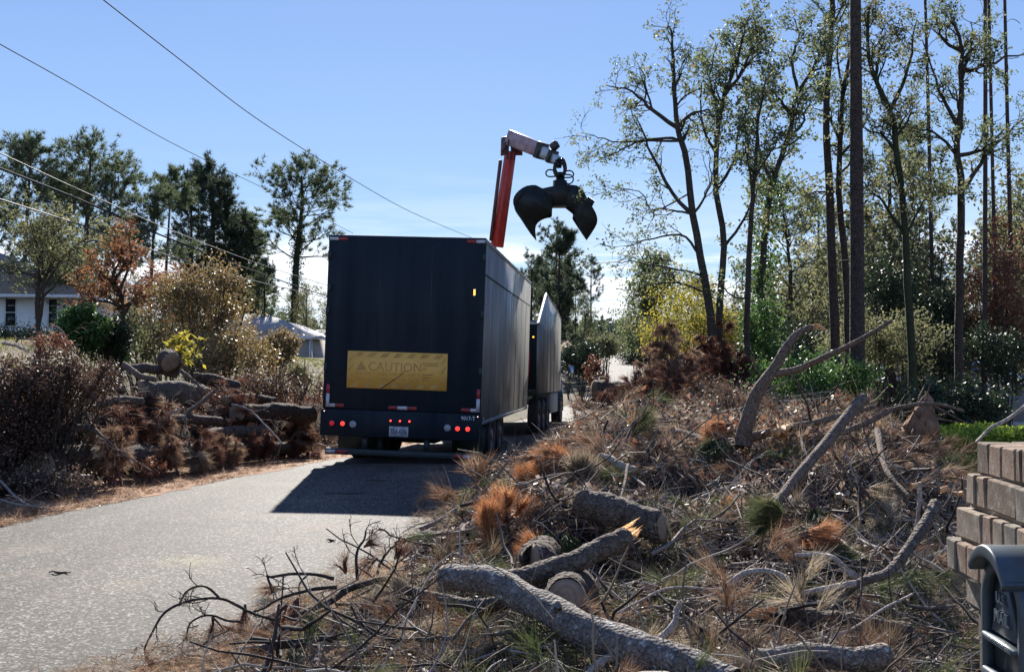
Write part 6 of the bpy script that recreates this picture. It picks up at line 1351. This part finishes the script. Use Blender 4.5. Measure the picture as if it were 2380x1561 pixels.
for i, (pts, r, m, lab) in enumerate([([(600, 715, 12.6), (700, 800, 12.4), (720, 830, 12.3)], 4, 'branch_pale', 'short pale stick catching the sun above the long dark trunk'),
    ([(590, 640, 12.8), (640, 730, 12.5), (740, 830, 12.2), (850, 920, 12.4), (1000, 1010, 12.8), (1090, 1070, 13.2)], 3, 'branch_tan', 'thin branch crossing in front of the long dark trunk down to the straw'),
    ([(700, 320, 13.6), (760, 420, 13.5), (810, 520, 13.4)], 3, 'branch_pale', 'thin pale branch left of the thickest grey log'), ([(0, 1110, 12.4), (90, 1200, 12.0), (180, 1270, 11.6), (300, 1300, 11.2)], 3.5, 'branch_pale', 'pale branch lying on the straw at the far left'),
    ([(0, 1240, 11.6), (130, 1275, 11.4), (280, 1290, 11.2)], 3, 'branch_pale', 'level pale branch on the straw below the other pale branch'), ([(1080, 670, 14.5), (1160, 640, 14.6), (1260, 615, 14.7)], 4, 'branch_pale', 'pale limb just below the thickest grey log'),
    ([(1600, 580, 16.5), (1720, 620, 16.5), (1850, 740, 16.2), (1950, 850, 16)], 3, 'branch_pale', 'thin branch hanging before the log nearest the trailer'), ([(1500, 985, 15.6), (1560, 930, 15.8), (1620, 870, 16)], 4, 'branch_tan', 'short limb rising from the straw in the left pile'),
    ([(1940, 860, 17.4), (2000, 850, 17.4), (2060, 845, 17.4)], 4, 'branch_pale', 'pale stick low in the left pile beside the trailer'), ([(2190, 860, 19.5), (2280, 880, 19.5), (2370, 855, 19.8)], 5, 'branch_pale', 'pale limb seen beneath the trailer corner'),
    ([(350, 30, 13.5), (420, 70, 13.4), (470, 150, 13.3), (520, 230, 13.2)], 3.5, 'branch_tan', 'arched branch over the left pile in front of the white house'), ([(20, 160, 13), (100, 175, 13), (170, 200, 13)], 4, 'branch_pale', 'pale branch on top of the left pile at the left edge'), ([(110, 150, 12.8), (150, 125, 12.8), (300, 140, 12.8), (440, 125, 12.8)], 3, 'branch_tan', 'thin hooped branch above the brown leaves at the left'),
    ([(1250, 350, 15.6), (1330, 410, 15.5), (1390, 470, 15.4)], 5, 'branch_tan', 'limb sloping over the right end of the thickest grey log')]):
    log('loose_limb', lab, zl(pts), px(r, pts[0][2]), px(r * .6, pts[-1][2]), m, seed=90 + i, cat='branch', twigs=5, tl=.4)
more = [([(430, 470, 14.0), (620, 440, 14.2), (860, 470, 14.5)], 16, 'dark trunk left of the thickest grey log'), ([(350, 760, 12.4), (520, 740, 12.6), (660, 770, 12.8)], 11, 'short log above the left half of the long dark trunk'), ([(1120, 700, 14.8), (1300, 690, 15.2), (1520, 700, 15.7)], 14, 'dark log below the thickest grey log'),
    ([(1420, 800, 15.6), (1620, 770, 16.2), (1840, 760, 16.8)], 16, 'dark log in the middle of the stack nearest the trailer'), ([(1150, 900, 14.1), (1400, 905, 14.9), (1650, 890, 15.6)], 20, 'dark trunk lying right of the long dark trunk'), ([(1700, 900, 16.3), (1900, 880, 16.9), (2140, 860, 17.6)], 17, 'lowest dark log before the trailer corner'),
    ([(1560, 560, 16.8), (1700, 540, 17.2), (1900, 560, 17.8)], 13, 'dark log on top of the stack nearest the trailer'), ([(600, 610, 13.6), (800, 560, 13.9), (980, 560, 14.2)], 12, 'slanting dark log beside the sawn end of the thickest grey log')]
for i, (pts, r, lab) in enumerate(more): log('stacked_log', lab, zl(pts), px(r, pts[0][2]), px(r * .85, pts[-1][2]), ('log_dark', 'log_grey')[i % 2], seed=130 + i, stubs=2)
# dead needle boughs and leafy brown tops
def deadpine(seed, c, r, n, m, name, label, cat='brush', nn=12, nl=.28, nw=.02, group=None, stems=18):
    rng = np.random.default_rng(seed); c = np.array(c, float); r = np.array(r, float); b0_ = np.array([c[0], c[1], float(gz(c[0], c[1]))])
    root = empty(name, b0_, label=label, cat=cat, group=group); N = stems
    st = np.stack([rng.normal(size=N) * r[0] * .35, rng.normal(size=N) * r[1] * .4, rng.random(N) * .3 * (c[2] - b0_[2])], -1)
    e_ = c - b0_ + nrm(rng.normal(size=(N, 3))) * rng.uniform(.5, 1.15, (N, 1)) * r; e_[:, 2] = np.maximum(e_[:, 2], .05)
    P = np.array([resample(np.array([a_, (a_ + q_) / 2 + rng.normal(size=3) * .12 * r.mean(), q_]), 8) for a_, q_ in zip(st, e_)])
    b = MB(); tubes(b, P, np.linspace(.022, .006, 8)[None] * np.ones((N, 1)), 5)
    P2, R2 = spawn(rng, P, np.full((N, 8), .010), 7, .3, 1.0, r.mean() * .6, rad(50), 6, -.10, .22, .7, .4); tubes(b, P2, R2, 4); build(b, 'limbs', M['branch_red'], root)['kind'] = 'stuff'
    per = max(2, int(n / len(P2))); C, D = along(rng, P2, per, .3, 1.0); C = C + rng.normal(size=C.shape) * .012; D[:, 2] -= .8
    f = MB(); needles(f, rng, C, nrm(D), nn, nl, nw, .42, np.repeat(rng.random(len(P2)), per) * .7 + rng.random(len(C)) * .3); build(f, 'needles', M[m], root); return root
deadpine(1, at(1545, 800, 22), (.50, .5, .62), 1100, 'needle_dead', 'dead_pine_top', 'tall light rust pine top standing in the far right pile', nl=.22, nw=.018)
deadpine(2, at(1665, 812, 23), (.55, .5, .70), 1300, 'needle_red', 'dead_pine_top', 'dark red-brown pine top right of the tall light rust one', nl=.22, nw=.018)
deadpine(3, at(1560, 885, 20.5), (.75, .5, .35), 1100, 'needle_red', 'dead_pine_top', 'brown needle mass at the foot of the tall rust pine top', nl=.2, nw=.016)
deadpine(4, at(1440, 925, 20), (.55, .5, .28), 800, 'needle_red', 'dead_pine_top', 'red-brown brush at the road edge of the far right pile', nl=.2, nw=.016)
deadpine(5, at(1640, 905, 19), (.6, .5, .28), 800, 'needle_dead', 'dead_pine_top', 'rusty needles below the dark red-brown pine top', nl=.18, nw=.014)
bush(201, at(1378, 860, 26), (.22, .3, .42), 1100, .06, 'leaf_brown', 'dead_sapling', 'small dead-leaved sapling leaning out over the road', cl=30, stems=5)
bush(202, at(1372, 1000, 16.5), (.32, .5, .25), 3000, .035, 'leaf_brown', 'leafy_brush', 'reddish leafy brush at the road edge of the right pile', cl=40, stems=10)
bush(203, at(1720, 960, 13.5), (.7, .4, .30), 5000, .04, 'leaf_litter', 'leafy_brush', 'pale small-leaved brush left of the tall forked limb', cl=60, stems=14)
bush(204, at(1230, 1120, 11.5), (.45, .5, .2), 3000, .035, 'leaf_litter', 'leafy_brush', 'pale leafy twigs behind the upright orange bough', cl=40, stems=12)
bush(205, at(80, 890, 12.3 * YL), (1.15, .7, .34), 13000, .04, 'leaf_dark', 'leafy_brush', 'big mass of small red-brown leaves at the left end of the left pile', cl=120, stems=90, cr=.12)
bush(206, at(30, 1000, 11.9 * YL), (.6, .5, .42), 5000, .045, 'leaf_dark', 'leafy_brush', 'shaded brown leaves hanging at the left edge of the view', cl=70, stems=20)
bush(207, at(120, 805, 12.6 * YL), (.20, .3, .18), 900, .04, 'leaf_brown', 'leafy_brush', 'pointed tip of brown leaves in front of the white house', cl=20, stems=6)
bush(208, at(610, 900, 18.8 * YL), (1.3, .6, .22), 5000, .045, 'leaf_dark', 'leafy_brush', 'reddish leafy twigs over the logs near the trailer', cl=80, stems=30)
bush(209, at(205, 890, 13.2 * YL), (.45, .4, .26), 2400, .04, 'leaf_dark', 'leafy_brush', 'brown leafy twigs right of the big red-brown leaf mass', cl=50, stems=16)
bush(210, at(120, 1115, 11.6 * YL), (.7, .3, .1), 2500, .04, 'leaf_litter', 'leafy_brush', 'low leafy scraps at the foot of the left pile', cl=40, stems=8)
bush(211, at(350, 1090, 13.2 * YL), (.22, .2, .12), 1000, .04, 'leaf_brown', 'leafy_brush', 'small brown leafy tip lying out on the straw', cl=20, stems=5)
for i, (x, y, Y, w, h, n, m) in enumerate([(730, 720, 12.8, .22, .3, 220, 'needle_dead'), (790, 770, 12.6, .18, .14, 160, 'needle_dead'), (900, 720, 13.6, .3, .35, 420, 'needle_red'), (1180, 590, 14.6, .15, .12, 120, 'needle_dead'), (1170, 840, 13.9, .28, .26, 380, 'needle_dead'), (1380, 850, 14.6, .38, .24, 480, 'needle_red'), (1540, 850, 15.2, .35, .26, 480, 'needle_dead'), (1390, 920, 14.3, .16, .14, 160, 'needle_straw'), (1720, 720, 16.3, .22, .18, 220, 'needle_dead'), (1760, 840, 16.2, .4, .3, 420, 'needle_red'), (2060, 760, 17.6, .45, .42, 650, 'needle_red'), (2100, 600, 18, .3, .25, 320, 'needle_dead'), (1000, 680, 14.2, .35, .25, 320, 'needle_red'), (1640, 500, 17, .5, .3, 420, 'needle_red'), (650, 400, 13.5, .4, .3, 380, 'needle_red'), (2040, 900, 17.2, .5, .2, 420, 'needle_red')]):
    if i in (2, 8, 14): continue
    deadpine(20 + i, at(x * .336, 743.8 + y * .336, Y * YL), (w * 1.0, .2, h * .72), n, m, 'dead_bough', ['rusty bough above the long dark trunk', 'bright orange needle tassel above the long dark trunk', 'hanging brown bough left of the thickest grey log', 'small orange tassel under the thickest grey log', 'rusty needle bunch right of the long dark trunk', 'red-brown needle curtain in the middle of the left pile', 'rusty needle curtain beside the short rising limb', 'pale straw needle tuft in the shadow of the left pile', 'orange needle bunch under the log nearest the trailer', 'dark red needles right of the rusty curtain', 'large red-brown needle mass beside the trailer corner', 'needles draped on the log nearest the trailer', 'red-brown needles below the straight leaning limb', 'reddish twiggy needles behind the trailer-side log', 'red needles at the right of the leaf mass', 'low brown needles at the foot of the pile by the trailer'][i], 'pine bough', 10, .15, .009, 'dead boughs in the left pile', 5)

# ------------------------------------------------------------------ tangled twigs, needles and leaves nobody could count
def band(seed, f, y0, y1, xr_, n, side, pw=2.0, thr=.02, dens=None):
    rng = np.random.default_rng(seed); out = []; got = 0
    while got < n:
        q = rng.random(n * 3); y = 1 / (1 / y0 + (1 / y1 - 1 / y0) * q); x = rng.uniform(xr_[0], xr_[1], n * 3); h = f(x, y)
        fl = getattr(f, 'flat', None); k = h > (thr * (1 + 2 * rng.random(n * 3)) if fl is None else 0); out.append(np.stack([x[k], y[k], gz(x[k], y[k]) + (h[k] if fl is None else fl)], -1)); got += k.sum()
    return np.concatenate(out)[:n], rng
def twigset(seed, f, y0, y1, xr_, n, L, r, K=5, S=3, up=.12, lift=.1, m='twig', label='', v=(.2, .9), name='twigs', flat=.5):
    C, rng = band(seed, f, y0, y1, xr_, n, 0); n = len(C)
    d = rng.normal(size=(n, 3)); d[:, 2] = np.abs(d[:, 2]) * up * 3 - up * .6; d = nrm(d); l = L * np.minimum(rng.lognormal(0, .4, (n, 1)), 1.7); p = C - d * l * .5 + np.array([0, 0, 1]) * rng.uniform(-.03, lift, (n, 1)); P = [p]
    cv = rng.normal(size=(n, 3)) * .28
    for k in range(K - 1):
        d = nrm(d + cv / (K - 1) * 2 + .17 * rng.normal(size=(n, 3))); p = p + d * l / (K - 1); P.append(p)
    P = np.stack(P, 1); lo = topz(P[..., 0], P[..., 1]) - .05; P[..., 2] = np.maximum(P[..., 2], lo)
    R = r * rng.lognormal(0, .35, (n, 1)) * np.linspace(1, .35, K)[None]
    b = MB(); tubes(b, P, R, S, np.clip(v[0] + (v[1] - v[0]) * rng.random(n), 0, 1)); return tag(build(b, name, M[m]), label, 'twigs', kind='stuff')
RX = (-1.9, 8.6)
def wide(x, y): return np.maximum(moundR(x, y), .03 * (x > np.interp(y, [3, 5.85, 7.94, 9, 11, 16, 26], [-2.4, -1.75, -1.2, -.95, -.85, -.4, 1.3])) * (x < 7))
twigset(1, moundR, 3.6, 9, RX, 7500, .26, .0034, label='tangle of thin pale twigs covering the near right pile', lift=.07)
twigset(2, moundR, 3.6, 10, RX, 760, .5, .0068, K=9, S=5, label='finger-thick bent branches scattered over the near right pile', lift=.10, v=(.3, 1), name='branches')
twigset(3, moundR, 8, 36, RX, 5600, .45, .0048, label='tangle of twigs on the middle and far right pile', lift=.14, up=.12)
twigset(4, moundR, 8, 36, RX, 300, .85, .011, K=8, S=5, label='branches scattered over the middle and far right pile', lift=.16, up=.14, v=(.1, .9), name='branches')
twigset(5, moundL, 7, 36, (-13, 1), 5000, .55, .0055, label='tangle of dark reddish twigs over the left pile', lift=.16, up=.14, m='twig_dark', v=(.2, 1))
twigset(6, moundL, 7, 36, (-13, 1), 260, .9, .012, K=8, S=5, label='bent branches scattered over the left pile', lift=.3, up=.25, m='twig', v=(0, .8), name='branches')
twigset(7, wide, 3.6, 20, (-2.6, 3), 1500, .22, .0025, label='loose twigs strewn along the asphalt edge', lift=.04, up=.02)
def litter(seed, f, y0, y1, xr_, n, L, W, m, label, lift=.04, lw=None, name='leaf_litter'):
    C, rng = band(seed, f, y0, y1, xr_, n, 0); C[:, 2] += rng.uniform(-.02, lift, len(C)); b = MB()
    leaves(b, rng, C, L, W, None, droop=0); return tag(build(b, name, M[m]), label, 'leaves', kind='stuff')
litter(11, moundR, 3.6, 9, RX, 17000, .034, .02, 'leaf_litter', 'dry leaf scraps and bark chips over the near right pile', .07)
litter(12, moundR, 8, 36, RX, 34000, .06, .035, 'leaf_litter', 'dry pale leaves over the middle and far right pile', .14)
litter(13, moundR, 9, 36, RX, 16000, .06, .04, 'leaf_brown', 'brown leaves over the middle and far right pile', .2)
litter(14, moundL, 7, 36, (-13, 1), 42000, .055, .034, 'leaf_brown', 'red-brown leaves covering the left pile', .14)
def tufts(seed, f, y0, y1, xr_, n, nn, L, W, m, label, lift=.05, spread=.8, name='needle_litter', patch=None):
    C, rng = band(seed, f, y0, y1, xr_, n, 0)
    if patch is not None: C = C[wnoise(C[:, 0], C[:, 1], patch, 2.2, 2) > .0]
    C[:, 2] += rng.uniform(-.01, lift, len(C)); D = rng.normal(size=C.shape); D[:, 2] = np.abs(D[:, 2]) * .22; b = MB()
    needles(b, rng, C, nrm(D), nn, L, W, spread * .5); return tag(build(b, name, M[m]), label, 'needles', kind='stuff')
tufts(21, moundR, 3.6, 9, RX, 3800, 14, .15, .0024, 'needle_straw', 'matted straw-coloured needles over the near right pile', .08, patch=15)
tufts(22, moundR, 3.6, 10, RX, 3000, 14, .15, .0024, 'needle_green', 'patches of drying green needles in the near right pile', .10, patch=3)
tufts(23, wide, 3.6, 10, RX, 3600, 14, .15, .0024, 'needle_dead', 'patches of rusty needles in the near right pile', .08, patch=5)
tufts(24, moundR, 9, 34, RX, 5500, 12, .2, .0052, 'needle_straw', 'straw-coloured needles over the middle and far right pile', .14)
twigset(8, moundR, 3.6, 16, RX, 420, .36, .0065, K=7, S=5, up=.3, label='short sticks poking up out of the right pile', lift=.05, v=(.05, .9), name='sticks')
twigset(9, moundR, 5.2, 18, RX, 90, .7, .015, K=8, S=7, up=.02, label='arm-thick limbs half buried in the right pile', lift=.06, v=(.1, .8), name='limbs')
tufts(25, moundR, 9, 34, RX, 3000, 12, .2, .0055, 'needle_dead', 'rusty needles over the middle and far right pile', .14, patch=8)
tufts(26, moundL, 7, 34, (-13, 1), 5500, 11, .2, .0065, 'needle_red', 'dark red needles over the left pile', .12)
tufts(27, moundL, 7, 34, (-13, 1), 1800, 11, .2, .0065, 'needle_dead', 'rusty needles over the left pile', .2, patch=9)
def sx_(y): return np.interp(y, [3, 5, 5.85, 7.94, 9, 10.5], [-2.75, -2.35, -1.9, -1.25, -1.0, -.9])
def strawR(x, y): return .06 * ((x > sx_(y) + .12 * wnoise(x, y, 51, 3)) & (x < .8) & (y < 12))
def strawL(x, y): return .02 * ((x > left_edge(y) - 1.0) & (x < left_edge(y) + np.interp(y, [6, 11, 18, 30], [1.0, .8, .45, .2]) + .1 * wnoise(x, y, 52, 3)))
strawR.flat = .065; strawL.flat = .012
tufts(32, strawR, 3.6, 11, (-3, 1), 4200, 6, .11, .0024, 'needle_straw', 'pale pine straw mixed into the drift over the asphalt edge', .015, name='pine_straw')
tufts(28, strawR, 3.6, 11, (-3, 1), 7000, 6, .12, .0024, 'needle_dead', 'orange pine straw drifted over the asphalt edge', .012, name='pine_straw')
tufts(29, strawL, 7, 33, (-10, 0), 6500, 5, .13, .005, 'needle_dead', 'orange pine straw along the left edge of the road', .006, name='pine_straw')
litter(30, strawR, 3.6, 11, (-3, 1), 3500, .022, .013, 'leaf_litter', 'pale bark flakes in the pine straw', .01, name='bark_flakes')
litter(31, strawL, 7, 33, (-10, 0), 3000, .04, .02, 'leaf_litter', 'pale flakes in the straw on the left edge', .004, name='bark_flakes')
def boughs(seed, f, y0, y1, xr_, n, L, nl, nw, m, label, lift=.08, up=.25):
    C, rng = band(seed, f, y0, y1, xr_, n, 0); K = 7; d = rng.normal(size=(n, 3)); d[:, 2] = rng.uniform(-.1, up, n); d = nrm(d); p = C + np.array([0, 0, 1]) * rng.uniform(0, lift, (n, 1)); P = [p]
    for k in range(K - 1):
        d = nrm(d + .16 * rng.normal(size=(n, 3)) - np.array([0, 0, .05])); p = p + d * L / (K - 1) * rng.uniform(.7, 1.2, (n, 1)); P.append(p)
    P = np.stack(P, 1); P[..., 2] = np.maximum(P[..., 2], topz(P[..., 0], P[..., 1]) + .01); R = np.linspace(.006, .003, K)[None] * np.ones((n, 1))
    P2, R2 = spawn(rng, P, R, 4, .3, .95, L * .45, rad(40), 5, -.03, .15, .8, .6); b = MB(); tubes(b, P, R, 5, .4); tubes(b, P2, R2, 4, .4)
    me = MB(); A, D = along(rng, P, 9, .55, 1.02); A2, D2 = along(rng, P2, 7, .45, 1.02); A = np.vstack([A, A2]); D = np.vstack([D, D2]); D[:, 2] -= .22
    a = np.concatenate([np.repeat(rng.random(n), 9), np.repeat(rng.random(n), 28)]); needles(me, rng, A, nrm(D), 9, nl, nw, .27, a * .7 + .15, .05)
    tag(build(b, 'bough_twigs', M['twig']), 'twigs of the ' + label, 'twigs', kind='stuff'); tag(build(me, 'bough_needles', M[m]), label, 'needles', kind='stuff')
boughs(301, moundR, 3.8, 9, RX, 62, .34, .17, .0028, 'needle_green', 'flattened green pine boughs in the near right pile')
boughs(302, moundR, 3.8, 10, RX, 60, .34, .17, .0028, 'needle_dead', 'flattened rusty pine boughs in the near right pile')
boughs(303, moundR, 3.8, 10, RX, 60, .34, .17, .0028, 'needle_straw', 'flattened straw-coloured pine boughs in the near right pile')
boughs(304, moundR, 9, 30, RX, 110, .5, .2, .006, 'needle_dead', 'rusty pine boughs in the middle and far right pile', .15, .5)
boughs(305, moundR, 9, 24, RX, 60, .45, .2, .005, 'needle_green', 'green pine boughs in the middle of the right pile', .12, .4)
boughs(306, moundL, 8, 32, (-13, 1), 150, .55, .2, .008, 'needle_red', 'dark red pine boughs over the left pile', .3, .5)
boughs(307, strawR, 3.8, 9, (-2.2, 1), 22, .28, .15, .0028, 'needle_dead', 'rusty pine boughs on the straw drift', .03, .1)
M['twig_black'] = leafmat('twig_black', [(0, (.012, .010, .009)), (1, (.06, .045, .038))], 0, .6, .6)
twigset(310, moundR, 4.6, 14, RX, 300, .55, .011, K=8, S=6, up=.0, label='dark bent limbs tangled through the right pile', lift=.10, m='twig_black', name='dark_limbs')
# a few scraps lying on the open asphalt
rng = np.random.default_rng(77)
for i, (u, v, L, lab) in enumerate([(140, 1333, .16, 'pale green scrap lying alone on the open asphalt at the lower left'), (770, 1258, .08, 'tiny dark scrap on the asphalt before the shadow corner'), (805, 1148, .5, 'dark twig lying in the trailer shadow'), (880, 1118, .35, 'small twig in the trailer shadow near the bumper')]):
    p = hit(u, v); n = 8; P = np.array([[L * (k / 7 - .5), .03 * math.sin(k * 1.7), .012 + .006 * math.sin(k)] for k in range(n)])
    o = build(tubes(MB(), P[None], np.interp(np.arange(n), [0, 3, 7], [.004, .012 if i < 2 else .007, .003])[None], 6, cap=True), 'road_scrap', M['leaf_litter' if i == 0 else 'bark_dark'], None, loc=(p[0], p[1], float(gz(p[0], p[1]))), rot=(0, 0, .15)); tag(o, lab, 'debris')
# grass tufts in the left yard
rng = np.random.default_rng(78); n = 26000; y = rng.uniform(18, 75, n); x = xc(y) - hw(y) - 4 - rng.random(n) ** 1.3 * 40; C = np.stack([x, y, gz(x, y)], -1); b = MB()
M['grass'] = leafmat('grass_blades', [(0, (.06, .07, .02)), (.5, (.14, .15, .04)), (1, (.26, .24, .09))], .4, .6)
needles(b, rng, C, np.tile([0, 0, 1.], (n, 1)), 3, .13, .03, .35); tag(build(b, 'grass', M['grass']), 'short dry grass on the left front yards', 'grass', kind='stuff')
rng = np.random.default_rng(79); n = 14000; y = rng.uniform(14, 60, n); x = xc(y) + hw(y) + 3 + rng.random(n) * 26; C = np.stack([x, y, gz(x, y)], -1); b = MB()
leaves(b, rng, C, .16, .1, droop=0); tag(build(b, 'ground_cover', M['olive']), 'low green growth and leaves on the woodland floor at the right', 'ground cover', kind='stuff')
